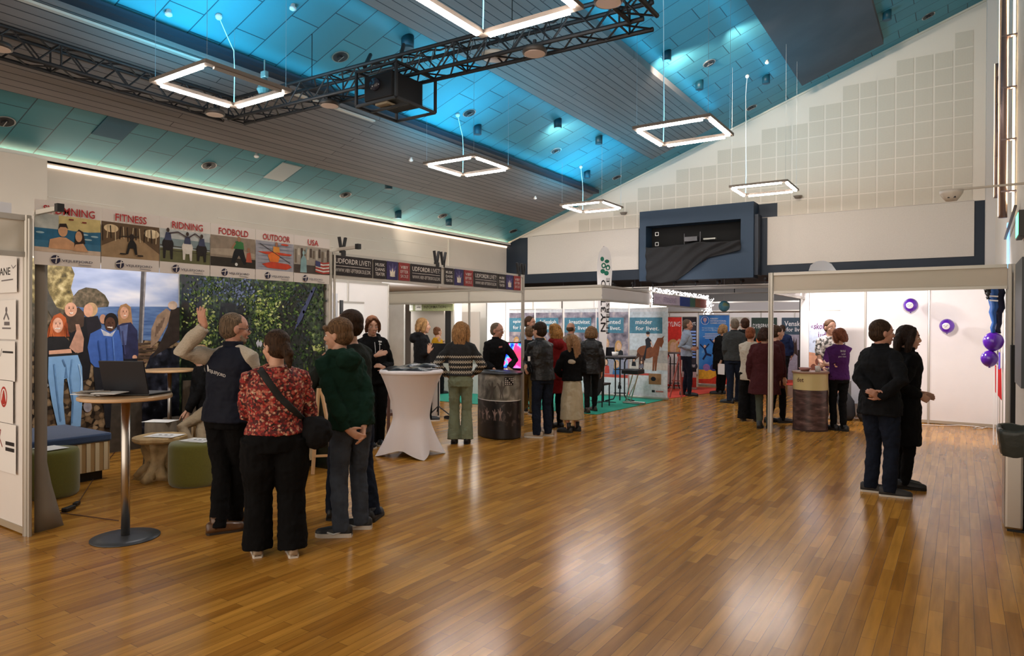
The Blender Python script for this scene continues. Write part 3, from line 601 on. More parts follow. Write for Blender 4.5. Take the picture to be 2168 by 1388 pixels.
# six posters
pb = [72, 214, 338, 445, 541, 622, 698]; ys = [onx(x, 500, XF+.03).y for x in pb]
RED = ink(168, 42, 44); LOGO = ink(40, 38, 60); PWHT = mat('poster_white', (.66, .60, .55), .5)
def V(*a): return a
def pool(F_, P, r):
    r(0, 0, 1, 1, ink(196, 178, 120)); r(0, 0, 1, .62, ink(58, 110, 140)); F_.poly([P(0, .58), P(.3, .66), P(.7, .6), P(1, .66), P(1, .3), P(0, .3)], ink(40, 96, 128)); r(0, 0, 1, .12, ink(190, 170, 150)); r(.0, .62, .35, 1, ink(172, 176, 170))
    for a, b in ((.08, .5), (.8, .42), (.9, .52), (.74, .55)): F_.disc(*P(a, b), .03, .008, ink(150, 180, 190))
    sk = ink(196, 150, 112); F_.poly([P(.2, .1), P(.22, .34), P(.36, .42), P(.46, .42), P(.58, .3), P(.6, .1)], sk); F_.disc(*P(.41, .6), .035, .05, sk); F_.poly([P(.34, .62), P(.36, .78), P(.46, .8), P(.49, .66), P(.45, .7), P(.37, .69)], ink(40, 28, 22))
    F_.poly([P(.58, .16), P(.6, .55), P(.65, .68), P(.72, .62), P(.75, .3)], ink(45, 30, 24)); F_.disc(*P(.65, .48), .026, .045, sk); F_.poly([P(.56, .08), P(.6, .26), P(.72, .3), P(.8, .08)], sk); r(.5, .9, .57, .94, ink(120, 50, 40)); r(.7, .86, .77, .9, ink(120, 50, 40))
def gym(F_, P, r):
    r(0, 0, 1, 1, ink(92, 72, 50)); F_.poly([P(0, 0), P(0, .3), P(.35, .6), P(.65, .6), P(1, .2), P(1, 0)], ink(150, 124, 92)); F_.disc(*P(.16, .82), .06, .035, ink(214, 190, 150)); F_.disc(*P(.86, .78), .07, .04, ink(226, 206, 170))
    for k in range(14):
        a = .02+k*.07; F_.line([P(a, .45+.1*abs(math.sin(k))), P(a+.02*math.sin(k*2), .9)], .008, ink(190, 170, 136) if k % 2 else ink(44, 34, 24))
    F_.line([P(.33, .62), P(.62, .66)], .01, ink(60, 50, 40)); F_.poly([P(.44, .42), P(.5, .62), P(.58, .42), P(.6, .12), P(.56, .12), P(.53, .3), P(.47, .3), P(.44, .12), P(.4, .12)], ink(26, 22, 20)); F_.disc(*P(.5, .62), .02, .03, ink(40, 30, 24)); r(.3, .1, .4, .14, ink(40, 34, 28)); r(.6, .08, .7, .12, ink(40, 34, 28))
def ride(F_, P, r):
    r(0, 0, 1, 1, ink(176, 180, 178)); r(0, .45, 1, .72, ink(122, 138, 140)); r(0, 0, 1, .42, ink(96, 96, 64)); F_.line([P(0, .5), P(1, .46)], .008, ink(60, 54, 44)); F_.line([P(0, .36), P(1, .33)], .006, ink(60, 54, 44))
    for a, cc, h in ((.15, (34, 28, 26), .06), (.53, (206, 200, 190), 0), (.82, (36, 30, 28), -.02)):
        k = ink(*cc); F_.disc(*P(a, .48+h), .055, .06, k); F_.poly([P(a-.1, .5+h), P(a-.09, .1), P(a-.05, .1), P(a-.03, .42+h)], k); F_.poly([P(a+.03, .42+h), P(a+.05, .08), P(a+.09, .08), P(a+.1, .5+h)], k)
        F_.poly([P(a-.07, .6+h), P(a-.04, .84+h), P(a+.05, .84+h), P(a+.07, .6+h)], ink(60, 66, 92)); F_.disc(*P(a, .91+h), .014, .02, ink(60, 44, 36))
    F_.line([P(.18, .88), P(.34, .94), P(.52, .8)], .012, ink(70, 58, 60)); F_.line([P(.55, .8), P(.68, .95), P(.82, .8)], .012, ink(70, 58, 60))
def foot(F_, P, r):
    r(0, 0, 1, 1, ink(136, 122, 106)); F_.poly([P(0, .55), P(.5, .62), P(1, .5), P(1, .35), P(0, .38)], ink(160, 146, 128)); r(0, 0, 1, .3, ink(46, 40, 32)); F_.poly([P(.5, .62), P(.54, .86), P(.62, .9), P(.72, .84), P(.74, .6)], ink(54, 110, 62)); F_.poly([P(.5, .5), P(.44, .14), P(.52, .14), P(.62, .4), P(.74, .1), P(.8, .14), P(.74, .5), P(.72, .62), P(.54, .62)], ink(24, 24, 26)); F_.disc(*P(.62, .95), .02, .028, ink(150, 110, 84))
    F_.line([P(.54, .82), P(.46, .6)], .018, ink(150, 110, 84)); F_.poly([P(.78, .2), P(.8, .5), P(.88, .55), P(.92, .2)], ink(176, 84, 62)); F_.disc(*P(.84, .62), .017, .024, ink(150, 110, 84)); F_.disc(*P(.56, .1), .016, .016, ink(220, 220, 214))
def kayak(F_, P, r):
    r(0, 0, 1, 1, ink(150, 150, 158))
    for k in range(7): F_.poly([P(.0, .1+k*.13), P(.5, .14+k*.13), P(1, .1+k*.13), P(.6, .07+k*.13)], ink(118, 122, 134))
    k = ink(190, 66, 40); F_.poly([P(.15, .2), P(.4, .3), P(.86, .26), P(.95, .16), P(.8, .06), P(.3, .08)], k); F_.poly([P(.05, .62), P(.25, .55), P(.9, .56), P(.95, .62), P(.5, .66)], k); F_.poly([P(.36, .3), P(.3, .52), P(.4, .62), P(.56, .62), P(.62, .5), P(.58, .3)], ink(214, 112, 44)); F_.disc(*P(.47, .7), .02, .028, ink(170, 120, 90)); F_.poly([P(.45, .64), P(.44, .84), P(.6, .84), P(.62, .64)], ink(208, 140, 60)); F_.disc(*P(.53, .92), .018, .026, ink(150, 104, 80)); F_.line([P(.1, .9), P(.9, .3)], .006, ink(50, 40, 40)); F_.disc(*P(.75, .94), .05, .01, k)
def usa(F_, P, r):
    r(0, 0, 1, 1, ink(152, 144, 132))
    for k in range(12): r(.02+k*.082, .35+.3*abs(math.sin(k*1.7)), .075+k*.082, .95-.1*abs(math.cos(k)), ink(*((110, 98, 84), (186, 176, 160), (74, 62, 54))[k % 3]))
    r(0, 0, 1, .3, ink(70, 62, 56)); F_.poly([P(.16, .02), P(.18, .5), P(.25, .68), P(.33, .5), P(.34, .02)], ink(126, 158, 160)); F_.disc(*P(.25, .74), .016, .024, ink(140, 168, 168)); F_.line([P(.3, .7), P(.34, .95)], .01, ink(130, 160, 160))
    for k in range(7): F_.poly([P(.58, .5-k*.062), P(.8, .44-k*.062), P(.98, .48-k*.062), P(.98, .43-k*.062), P(.8, .39-k*.062), P(.58, .45-k*.062)], ink(*((170, 60, 50), (216, 206, 196))[k % 2]))
    F_.poly([P(.58, .5), P(.58, .3), P(.72, .26), P(.72, .46)], ink(60, 62, 100))
words = [('SVØMNING', pool, 'swimming pool photo'), ('FITNESS', gym, 'gym photo'), ('RIDNING', ride, 'three riders photo'), ('FODBOLD', foot, 'football player photo'), ('OUTDOOR', kayak, 'red kayaks photo'), ('USA', usa, 'statue and striped flag photo')]
for k, (wd, fn, ds) in enumerate(words):
    W_ = ys[k+1]-ys[k]-.006; Hh = .519; F_ = Flat((XF+.034, ys[k], 2.147), (0, 1, 0), (0, 0, 1)); F_.board(W_, Hh, PWHT)
    P = lambda a, b: (a*W_, Hh*(.205+.585*b)); r = lambda a, b, c_, d, m_: F_.rect(*P(a, b), *P(c_, d), m_)
    fn(F_, P, r)
    tw = {'USA': .3, 'SVØMNING': .78, 'FITNESS': .54, 'RIDNING': .62, 'FODBOLD': .66, 'OUTDOOR': .72}[wd]; ta = {'SVØMNING': .12, 'FITNESS': .22, 'RIDNING': .22}.get(wd, .17 if wd != 'USA' else .36)
    F_.text(wd, W_*ta, Hh*(.815 if k else .80), W_*tw, Hh*.125, RED, .035)
    lx = W_*.3; F_.disc(lx, Hh*.095, .034, .036, LOGO, 26); F_.line([(lx-.034, Hh*.10), (lx+.034, Hh*.13)], .008, PWHT); F_.line([(lx+.002, Hh*.035), (lx+.01, Hh*.155)], .008, PWHT)
    F_.text('VEJLEFJORD', lx+.045, Hh*.055, .235 if k < 5 else .2, .025, LOGO, .01); F_.line([(lx+.17, Hh*.035), (lx+.27, Hh*.03)], .005, INKG)
    o = F_.build('poster_board'); tag(recenter(o), 'poster board headed %s with a %s, on the picture booth fascia' % (wd, ds), 'poster', 'poster boards along the picture booth fascia')
# ---- beach photo banner on the back wall
def nmat(name, cols, scale=8, detail=5, rough=.35, vor=False, stretch=(1, 1, 1), dist=0):
    m, n, b = nt(name); tc = n.nodes.new('ShaderNodeTexCoord'); mp = n.nodes.new('ShaderNodeMapping'); mp.inputs['Scale'].default_value = stretch; n.links.new(tc.outputs['Object'], mp.inputs[0])
    if vor: t = n.nodes.new('ShaderNodeTexVoronoi'); t.inputs['Scale'].default_value = scale; sp = n.nodes.new('ShaderNodeSeparateXYZ'); n.links.new(t.outputs['Color'], sp.inputs[0]); out = sp.outputs[0]
    else: t = n.nodes.new('ShaderNodeTexNoise'); t.inputs['Scale'].default_value = scale; t.inputs['Detail'].default_value = detail; t.inputs['Distortion'].default_value = dist; out = t.outputs[0]
    n.links.new(mp.outputs[0], t.inputs['Vector']); r = ramp(n, out, [(p, col(c_)) for p, c_ in cols]); fin = r.outputs[0]
    if vor:
        d = n.nodes.new('ShaderNodeMath'); d.operation = 'MULTIPLY_ADD'; d.inputs[1].default_value = -.8; d.inputs[2].default_value = 1.15; n.links.new(t.outputs['Distance'], d.inputs[0])
        hs = n.nodes.new('ShaderNodeHueSaturation'); n.links.new(fin, hs.inputs['Color']); n.links.new(d.outputs[0], hs.inputs['Value']); fin = hs.outputs[0]
    n.links.new(fin, b.inputs['Base Color']); b.inputs['Roughness'].default_value = rough; MATS[name] = m; return m
SKYP = nmat('print_sky', [(.3, (120, 140, 190)), (.5, (178, 190, 222)), (.72, (238, 236, 244))], 1.6, 4, stretch=(1, .6, 2.2)); SEAP = nmat('print_sea', [(.3, (62, 88, 138)), (.7, (110, 138, 184))], 3, 4, stretch=(1, 1, 8))
BUSHP = nmat('print_bush', [(.3, (52, 46, 26)), (.48, (128, 112, 70)), (.62, (186, 168, 118)), (.75, (220, 204, 160))], 14); TREEP = nmat('print_tree', [(.3, (48, 50, 36)), (.6, (112, 98, 80)), (.8, (150, 130, 110))], 20)
PEBP = nmat('print_pebbles', [(.0, (30, 24, 20)), (.4, (80, 64, 50)), (.7, (132, 106, 78)), (1, (176, 150, 118))], 17, vor=True); ROCKP = nmat('print_rock', [(.35, (14, 14, 20)), (.6, (40, 42, 54)), (.75, (110, 112, 130))], 9)
FORP = nmat('print_forest', [(.32, (10, 15, 12)), (.46, (28, 42, 26)), (.56, (56, 78, 46)), (.66, (112, 130, 74)), (.74, (190, 200, 150))], 13, 6); LEAFP = nmat('print_leaves', [(.34, (20, 34, 18)), (.48, (84, 112, 50)), (.6, (158, 172, 84)), (.72, (214, 220, 150))], 19, 6); DARKP = nmat('print_dark', [(.4, (9, 12, 11)), (.62, (24, 34, 24)), (.75, (60, 70, 56))], 12, 6)
a0 = onx(78, 800, XK+.05).y
def tone(r, g, b_): return mat('tone_%d_%d_%d' % (r, g, b_), col((r, g, b_)), .45, noise_amt=.28, scale=11)
F_ = Flat((XK+.05, a0, .05), (0, 1, 0), (0, 0, 1)); F_.board(YV-.06-a0, 2.38, SKYP)
px = lambda pts, m_: F_.poly(pts, m_, True)
dk = tone(22, 22, 28); jean = mat('print_jean', col((128, 170, 214)), .4, noise_amt=.08, scale=8); skn = mat('print_skin', col((214, 160, 132)), .45, noise_amt=.12, scale=18)
px([(72, 648), (384, 649), (384, 760), (72, 760)], SEAP); px([(66, 705), (384, 725), (384, 985), (66, 1010)], PEBP)
px([(66, 545), (148, 556), (158, 580), (150, 610), (160, 640), (140, 660), (66, 700)], BUSHP); px([(66, 640), (120, 650), (150, 660), (110, 720), (66, 740)], TREEP)
px([(152, 648), (154, 628), (166, 614), (182, 608), (204, 611), (222, 624), (231, 640), (229, 649), (190, 652)], TREEP)
px([(299, 568), (310, 568), (302, 729), (292, 729)], tone(86, 82, 84)); px([(306, 568), (310, 568), (302, 729), (299, 729)], tone(150, 144, 146))
for k in range(6): px([(285, 726+k*7), (330, 724+k*8), (330, 728+k*8), (285, 731+k*7)], tone(110, 84, 66) if k % 2 else tone(76, 60, 50))
px([(318, 752), (335, 738), (384, 735), (384, 990), (285, 960), (300, 800)], ROCKP); px([(232, 812), (262, 800), (300, 808), (300, 962), (232, 968)], tone(70, 62, 54))
# bird of prey
px([(352, 652), (332, 668), (320, 696), (318, 736), (334, 722), (352, 690), (364, 662)], tone(150, 124, 104)); px([(362, 652), (382, 650), (384, 660), (384, 716), (352, 738), (322, 756), (336, 730), (354, 692)], tone(52, 42, 38)); F_.disc(365, 646, 10, 9, tone(196, 170, 152), px=True)
for k in range(4): px([(330+k*5, 690-k*6), (334+k*5, 690-k*6), (330+k*4, 712-k*6), (327+k*4, 712-k*6)], tone(112, 90, 76))
# girls on the beach
px([(72, 715), (100, 706), (110, 760), (106, 800), (84, 870), (72, 880)], tone(38, 34, 36)); px([(84, 588), (92, 584), (104, 622), (118, 648), (128, 664), (112, 676), (98, 652)], tone(76, 72, 66)); F_.disc(87, 578, 7, 12, skn, px=True)
px([(138, 668), (200, 672), (196, 730), (188, 800), (160, 812), (150, 740)], dk); px([(118, 690), (136, 660), (166, 650), (178, 662), (176, 690), (150, 704)], tone(70, 52, 42)); F_.disc(149, 655, 13, 15, skn, px=True)
F_.disc(192, 655, 14, 15, tone(196, 160, 120), px=True); F_.disc(186, 657, 10, 14, skn, px=True); px([(180, 672), (206, 668), (214, 690), (206, 730), (186, 720)], tone(34, 30, 38)); F_.disc(217, 675, 7, 10, tone(184, 136, 110), px=True)
px([(248, 660), (254, 646), (266, 642), (276, 650), (280, 690), (272, 700), (250, 690)], tone(160, 120, 84)); F_.disc(262, 662, 9, 13, tone(200, 150, 124), px=True); px([(246, 690), (258, 684), (276, 682), (290, 700), (292, 750), (282, 764), (262, 762), (254, 720)], tone(44, 46, 78)); px([(252, 690), (270, 686), (266, 730), (256, 730)], tone(84, 96, 140))
F_.disc(284, 756, 5, 5, skn, px=True); px([(256, 760), (290, 758), (286, 800), (262, 800)], tone(26, 26, 36))
F_.disc(234, 680, 15, 18, tone(26, 20, 20), px=True); F_.disc(232, 686, 11, 15, tone(84, 54, 42), px=True); F_.line([(226, 692), (237, 694)], .012, tone(232, 224, 216), True)
swt = mat('print_sweater', col((62, 96, 170)), .5, noise_amt=.12, scale=14); px([(190, 706), (212, 695), (232, 702), (250, 698), (258, 735), (260, 768), (228, 772), (232, 796), (224, 800), (208, 786), (190, 766), (184, 735)], swt); px([(212, 696), (232, 706), (244, 698), (236, 712), (218, 710)], tone(190, 190, 200))
px([(196, 776), (228, 780), (236, 830), (232, 905), (222, 905), (216, 840), (200, 830)], tone(30, 30, 36)); F_.disc(184, 860, 9, 12, tone(150, 144, 150), px=True); F_.disc(92, 815, 10, 5, tone(140, 138, 136), px=True)
px([(96, 720), (102, 690), (112, 668), (126, 662), (138, 672), (142, 695), (138, 715), (118, 718)], tone(176, 86, 42)); F_.disc(121, 688, 11, 16, tone(226, 172, 146), px=True); F_.line([(115, 695), (126, 695)], .01, tone(240, 236, 230), True)
px([(84, 722), (104, 712), (136, 712), (150, 726), (146, 744), (100, 748), (84, 760)], tone(28, 27, 30)); px([(102, 742), (148, 738), (152, 750), (102, 754)], skn); px([(145, 735), (160, 700), (158, 686), (166, 686), (176, 716), (174, 744), (160, 748)], tone(190, 142, 120)); px([(101, 750), (162, 746), (163, 752), (101, 756)], tone(34, 30, 30))
px([(101, 755), (163, 751), (172, 776), (174, 826), (169, 902), (148, 902), (150, 850), (140, 800), (134, 802), (132, 850), (138, 906), (121, 906), (108, 850), (100, 800)], jean); px([(134, 800), (138, 770), (142, 800)], tone(90, 130, 176))
for fx, fy, k in ((121, 688, 1.0), (149, 655, 1.05), (262, 662, .8), (232, 686, .95)):
    for q_ in (-1, 1): F_.disc(fx+q_*4.2*k, fy-3*k, 1.5*k, 1.0*k, ink(40, 26, 22), 8, True); F_.line([(fx+q_*2.6*k, fy-5.6*k), (fx+q_*6*k, fy-5.4*k)], .004, ink(90, 60, 44), True)
    F_.poly([(fx-4*k, fy+5*k), (fx, fy+6.2*k), (fx+4*k, fy+5*k), (fx+2.4*k, fy+8.4*k), (fx-2.4*k, fy+8.4*k)], ink(228, 214, 204), True); F_.line([(fx-.5*k, fy-2*k), (fx-1.2*k, fy+2.4*k), (fx+1.2*k, fy+2.8*k)], .004, ink(176, 120, 98) if k != .95 else ink(60, 36, 28), True)
for pts_, cc in (([(150, 760), (146, 800), (152, 850), (150, 895)], (96, 136, 180)), ([(112, 770), (118, 830), (126, 890)], (96, 136, 180)), ([(164, 770), (170, 800), (168, 850)], (170, 204, 236)), ([(130, 760), (136, 775)], (90, 126, 170)), ([(205, 720), (212, 770)], (44, 74, 140)), ([(236, 712), (240, 765)], (84, 120, 190)), ([(222, 715), (226, 768)], (50, 82, 150)), ([(256, 700), (262, 750)], (60, 62, 100))): F_.line(pts_, .016, tone(*cc), True)
for k in range(16): a = 88+k*.9; F_.line([(106+rnd.gauss(0, 3), 676+k), (104+rnd.gauss(0, 4), 712)], .005, tone(206, 110, 58), True) if k % 2 else F_.line([(138+rnd.gauss(0, 2), 680+k), (140+rnd.gauss(0, 3), 712)], .005, tone(140, 60, 28), True)
o = F_.build('photo_banner'); tag(recenter(o), 'large beach photo banner with girls and a bird on the booth back wall', 'banner')
# ---- forest photo banner on the side partition
F_ = Flat((XK+.06, YV-.05, .05), (1, 0, 0), (0, 0, 1)); F_.board(XF-.05-XK-.06, 2.38, FORP); px = lambda pts, m_: F_.poly(pts, m_, True)
px([(384, 575), (420, 577), (430, 630), (416, 700), (420, 800), (384, 800)], DARKP); px([(468, 640), (520, 645), (530, 700), (500, 760), (470, 760), (460, 700)], DARKP); px([(596, 640), (640, 600), (670, 620), (640, 660), (660, 720), (690, 760), (690, 860), (600, 860), (560, 760)], DARKP); px([(384, 800), (560, 810), (695, 860), (695, 1000), (384, 990)], DARKP)
rnd.seed(21); _g = [ink(*q_) for q_ in ((34, 50, 28), (60, 84, 42), (96, 118, 58), (142, 156, 82), (186, 192, 128), (70, 84, 104), (112, 124, 160), (24, 34, 24), (48, 58, 66))]
for cx_, cy_, sx_, sy_, n_, pal in ((425, 680, 22, 34, 260, (1, 2, 3, 3, 4)), (560, 665, 18, 26, 230, (1, 2, 3, 3, 4)), (500, 612, 26, 16, 170, (5, 6, 6, 8)), (440, 610, 30, 18, 200, (0, 1, 2, 5)), (590, 625, 34, 16, 220, (0, 1, 2, 8)), (660, 640, 22, 30, 180, (0, 1, 7, 8)), (500, 690, 30, 20, 120, (7, 0, 8)), (600, 700, 30, 26, 200, (0, 7, 1, 2)), (655, 760, 22, 30, 160, (0, 7, 1)), (672, 738, 9, 5, 26, (3, 4, 4)), (560, 740, 40, 24, 160, (7, 8, 0, 1)), (450, 770, 30, 20, 120, (7, 0, 1)), (640, 830, 24, 24, 120, (0, 1, 2))):
    for k in range(n_):
        a, b = rnd.gauss(cx_, sx_), rnd.gauss(cy_, sy_)
        if not 386 < a < 692 or b > 900 or b < 578+.07*(a-380): continue
        r_ = rnd.uniform(1.6, 4.8); an_ = rnd.random()*6.3; px([(a+r_*math.cos(an_), b+r_*math.sin(an_)), (a+r_*.6*math.cos(an_+1.5), b+r_*.6*math.sin(an_+1.5)), (a-r_*math.cos(an_), b-r_*math.sin(an_)), (a+r_*.6*math.cos(an_+4.6), b+r_*.6*math.sin(an_+4.6))], _g[rnd.choice(pal)]); F_.k = 10+k % 8
px([(664, 607), (670, 608), (640, 676), (624, 700), (632, 672)], ink(66, 72, 104))
for k in range(10): a = 520+rnd.random()*60; b = 720+rnd.random()*90; px([(a, b), (a+5, b-8), (a+8, b), (a+4, b+10)], ink(190, 190, 200))
o = F_.build('photo_banner'); tag(recenter(o), 'large forest photo banner with sunlit leaves on the booth side wall', 'banner')
# grey banner edge curling out by the left post
c = MB(); rows = []
for i in range(13):
    z = 2.2*(1-i/12); k = max(0, .5-z)*.25; rows.append([(XF-.02, YA+.03, z), (XF-.03, YA+.10+k*.4, z), (XF-.05, YA+.13+k, max(z, .004))])
c.rings(rows, False, False); o = obj('banner_edge', c, mat('banner_back', (.22, .19, .15), .8), None, True); o.modifiers.new('s', 'SOLIDIFY').thickness = .004; tag(recenter(o), 'grey loose edge of a cloth banner hanging at the left booth post', 'banner')
# ---- furniture in the picture booth
STRW = brick_mat('slat_wood', (.42, .27, .12), (.42, .27, .12), (.72, .62, .44), 5, .085, .03, .5, 'zy', offset=0)
BLUEC = mat('cushion_blue', (.030, .055, .12), .9, sheen=.3, noise_amt=.08, scale=50, bump=.2, bscale=300)
def bench(x0, x1, y0, y1, label):
    t = thing('bench', label, 'bench', ((x0+x1)/2, (y0+y1)/2, 0)); c = MB(); c.box((x0+.03, y0+.03, 0), (x1-.05, y1-.05, .10)); obj('plinth', c, BLACKP, t)
    c = MB(); c.box((x0, y0, .10), (x1, y1, .41)); obj('base', c, mat('bench_box', (.42, .27, .12), .5), t)
    c = MB(); n = int((y1-y0)/.085)
    for k in range(n): yy = y0+(k+.3)*(y1-y0)/n; c.box((x1, yy, .105), (x1+.012, yy+.04, .405))
    n = int((x1-x0)/.085)
    for k in range(n): xx = x0+(k+.3)*(x1-x0)/n; c.box((xx, y0-.012, .105), (xx+.04, y0, .405)); c.box((xx, y1, .105), (xx+.04, y1+.012, .405))
    obj('slat_cladding', c, mat('slat_pale', (.68, .56, .36), .5), t)
    c = MB(); c.box((x0-.01, y0-.01, .41), (x1+.02, y1+.02, .50)); obj('cushion', c, BLUEC, t, bevel=.02)
bench(-8.72, -7.70, 2.5, 3.72, 'low striped wooden bench with a navy blue cushion under the beach photo')
bench(-8.15, -6.3, 4.93, 5.33, 'striped wooden bench under the forest photo, behind the red blouse')
OLIVE = mat('pouf_olive', (.13, .125, .015), .95, sheen=.4, noise_amt=.06, scale=60, bump=.3, bscale=400)
def pouf(x, y, r, h, label):
    t = thing('pouf', label, 'pouf', (x, y, 0)); c = MB(); c.lathe((x, y, 0), [(r*.9, .0), (r*.97, .02), (r, .06), (r, h-.05), (r*.98, h-.02), (r*.93, h)], 40); obj('upholstery', c, OLIVE, t, True)
    c = MB(); c.lathe((x, y, h), [(r*.9, -.004), (r*.2, .004), (.001, .004)], 40); obj('top_panel', c, OLIVE, t, True); return t
pouf(-6.72, 4.12, .265, .44, 'round olive green pouf with a printed sheet on top'); pouf(-7.40, 3.03, .24, .45, 'olive green pouf partly hidden by the left booth post')
def flatsheet(x, y, z, w_, h_, rz, label, lines=True, m_=None, tilt=0, thick=.002):
    t = Matrix.Translation((x, y, z))@Matrix.Rotation(rz, 4, 'Z')@Matrix.Rotation(tilt, 4, 'X'); F_ = Flat(t@Vector((-w_/2, -h_/2, thick)), t.to_3x3()@Vector((1, 0, 0)), t.to_3x3()@Vector((0, 1, 0)), thick); F_.board(w_, h_, m_ or PAPER)
    if lines:
        for k in range(3): F_.disc(w_*(.3+.2*k), h_*.6, .018, .02, INK, 8)
        F_.rect(w_*.15, h_*.3, w_*.8, h_*.34, INKG)
    o = F_.build('paper_sheet'); tag(recenter(o), label, 'paper'); return o
flatsheet(-6.74, 4.16, .446, .32, .22, R(15), 'printed sheet with dark dots lying on the olive pouf')
# root stool table, big stump, log chair
BARK = mat('bark', (.13, .10, .07), .9, noise_amt=.35, scale=9, bump=.9, bscale=22, stretch=(1, 1, .25)); WOODR = mat('root_wood', (.42, .29, .14), .6, noise_amt=.3, scale=9, bump=.5, bscale=18); WTOP = mat('wood_cut', (.48, .33, .16), .5, noise_amt=.15, scale=6)
def gnarly(mb, c0, prof, seg=26, amp=.14, seed=0):
    rr = []
    for r_, z in prof:
        rr.append([Vector((c0[0]+r_*(1+amp*noise.noise(Vector((math.cos(a)*2, math.sin(a)*2, z*3+seed))))*math.cos(a), c0[1]+r_*(1+amp*noise.noise(Vector((math.cos(a)*2, math.sin(a)*2, z*3+seed))))*math.sin(a), z)) for a in [2*PI*k/seg for k in range(seg)]])
    mb.rings(rr)
t = thing('root_table', 'low table with a slab top on a gnarled tree root', 'side table', (-7.28, 4.05, 0)); c = MB()
gnarly(c, (-7.28, 4.05), [(.21, 0), (.2, .05), (.15, .12), (.13, .2), (.15, .32), (.17, .40)], amp=1.1, seed=3)
for a, L in ((2.9, .2), (4.0, .18), (5.2, .16), (.6, .15), (1.9, .16)): c.tube([(-7.28+.08*math.cos(a), 4.05+.08*math.sin(a), .14), (-7.28+L*math.cos(a), 4.05+L*math.sin(a), .08), (-7.28+(L+.06)*math.cos(a+.2), 4.05+(L+.06)*math.sin(a+.2), .03)], [.07, .05, .03], 9)
obj('root_base', c, WOODR, t, True); c = MB(); gnarly(c, (-7.28, 4.05), [(.24, .40), (.26, .42), (.26, .45), (.25, .462)], 30, .18, 5); obj('slab_top', c, WTOP, t, False)
flatsheet(-7.2, 4.05, .468, .34, .24, R(25), 'printed sheet on the root table by the reaching hand')
_p = onz(266, 945, 0); c = MB(); gnarly(c, (_p.x, _p.y), [(.25, 0), (.22, .1), (.2, .4), (.2, .84)], 26, .12, 8); o = obj('tree_stump', c, BARK, None, True); tag(recenter(o), 'tall rough tree stump standing behind the table pole', 'tree stump')
t = thing('log_chair', 'rustic chair cut from a bark covered log', 'chair', (-8.74, 5.12, 0)); c = MB(); gnarly(c, (-8.74, 5.12), [(.2, 0), (.2, .42)], 20, .1, 2); obj('seat', c, BARK, t)
c = MB(); c.prism([(-8.92, 5.26, .42), (-8.54, 5.28, .42), (-8.56, 5.28, .92), (-8.9, 5.26, .9)], (0, .06, 0)); obj('backrest', c, BARK, t)
WTAB = mat('table_birch', (.60, .38, .20), .35, noise_amt=.05, scale=4, coat=.3)
def high_table(x, y, r, h, rb, label, rp=.032):
    t = thing('high_table', label, 'table', (x, y, 0)); c = MB(); c.lathe((x, y, 0), [(rb, .0), (rb, .008), (rb*.6, .012), (.05, .022)], 48); obj('base', c, mat('base_grey', (.07, .075, .085), .4, .4), t, True)
    c = MB(); c.tube([(x, y, .015), (x, y, h-.03)], rp, 20); obj('pole', c, STEEL, t, True); c = MB(); c.lathe((x, y, h-.03), [(r-.01, 0), (r, .006), (r, .026), (r-.004, .03)], 56); obj('tabletop', c, WTAB, t, False, .003); return t
high_table(-5.46, 2.76, .33, 1.12, .245, 'tall round bistro table with steel pole holding laptop and papers')
high_table(-8.42, 4.8, .32, 1.10, .25, 'second tall bistro table further back by the rock photo', .025)
# laptop on the near table
def laptop(x, y, z, rz, label, s_=1, tilt=14):
    t = thing('laptop', label, 'laptop', (x, y, z), rz); c = MB(); c.box((-.17*s_, -.12*s_, 0), (.17*s_, .12*s_, .016)); obj('keyboard_base', c, BLACKP, t, local=True, bevel=.004)
    c = MB(); M = Matrix.Translation((0, .12*s_, .016))@Matrix.Rotation(R(-tilt), 4, 'X'); b = MB(); b.box((-.17*s_, -.006, 0), (.17*s_, .006, .235*s_)); c.add([M@v for v in b.v], b.f); obj('screen_lid', c, mat('lid_black', (.012, .013, .018), .35), t, local=True, bevel=.003); return t
laptop(-5.46, 2.86, 1.121, R(205), 'open black laptop seen from behind on the near bistro table', 1.12, 14)
rnd.seed(4)
for k in range(7):
    flatsheet(-5.60+.035*k*math.cos(k*1.3), 2.60+.045*math.sin(k*1.9)+.02*k*.3, 1.1215+.0055*k, .21, .148, R(30+rnd.uniform(-35, 35)), ['leaflet %s in the spread of papers on the near bistro table' % w_ for w_ in ('lying lowest', 'second from the bottom', 'third up', 'in the middle', 'third from the top', 'second from the top', 'lying on top')][k], k % 2 == 0, PAPER if k % 3 else ink(150, 140, 128), .03*(k % 3)-.02, .004)
c = MB(); c.tube([(-5.95, 2.95, .008)]+[tuple(onz(x, y, .008)) for x, y in ((92, 1080), (120, 1082), (140, 1078))], .004, 6); c.tube([tuple(onz(x, y, .01)) for x, y in ((168, 1060), (200, 1010), (240, 960), (262, 930))], .004, 6); a = onz(150, 1073, .015)
t = thing('power_cable', 'brown power cable with a black connector lying on the floor', 'cable', (a.x, a.y, 0)); obj('cord', c, mat('cord_brown', (.08, .03, .015), .6), t)
c = MB(); c.bar(tuple(onz(135, 1080, .02)), tuple(onz(156, 1072, .02)), .05, .035); c.bar(tuple(onz(158, 1068, .02)), tuple(onz(166, 1063, .02)), .04, .03); obj('connector', c, BLACKP, t, bevel=.006)
flatsheet(-7.8, 2.72, .525, .3, .22, .4, 'papers lying on the bench end beside the left post', False); flatsheet(-7.40, 3.03, .462, .26, .2, .1, 'white leaflet on the half hidden pouf', False)
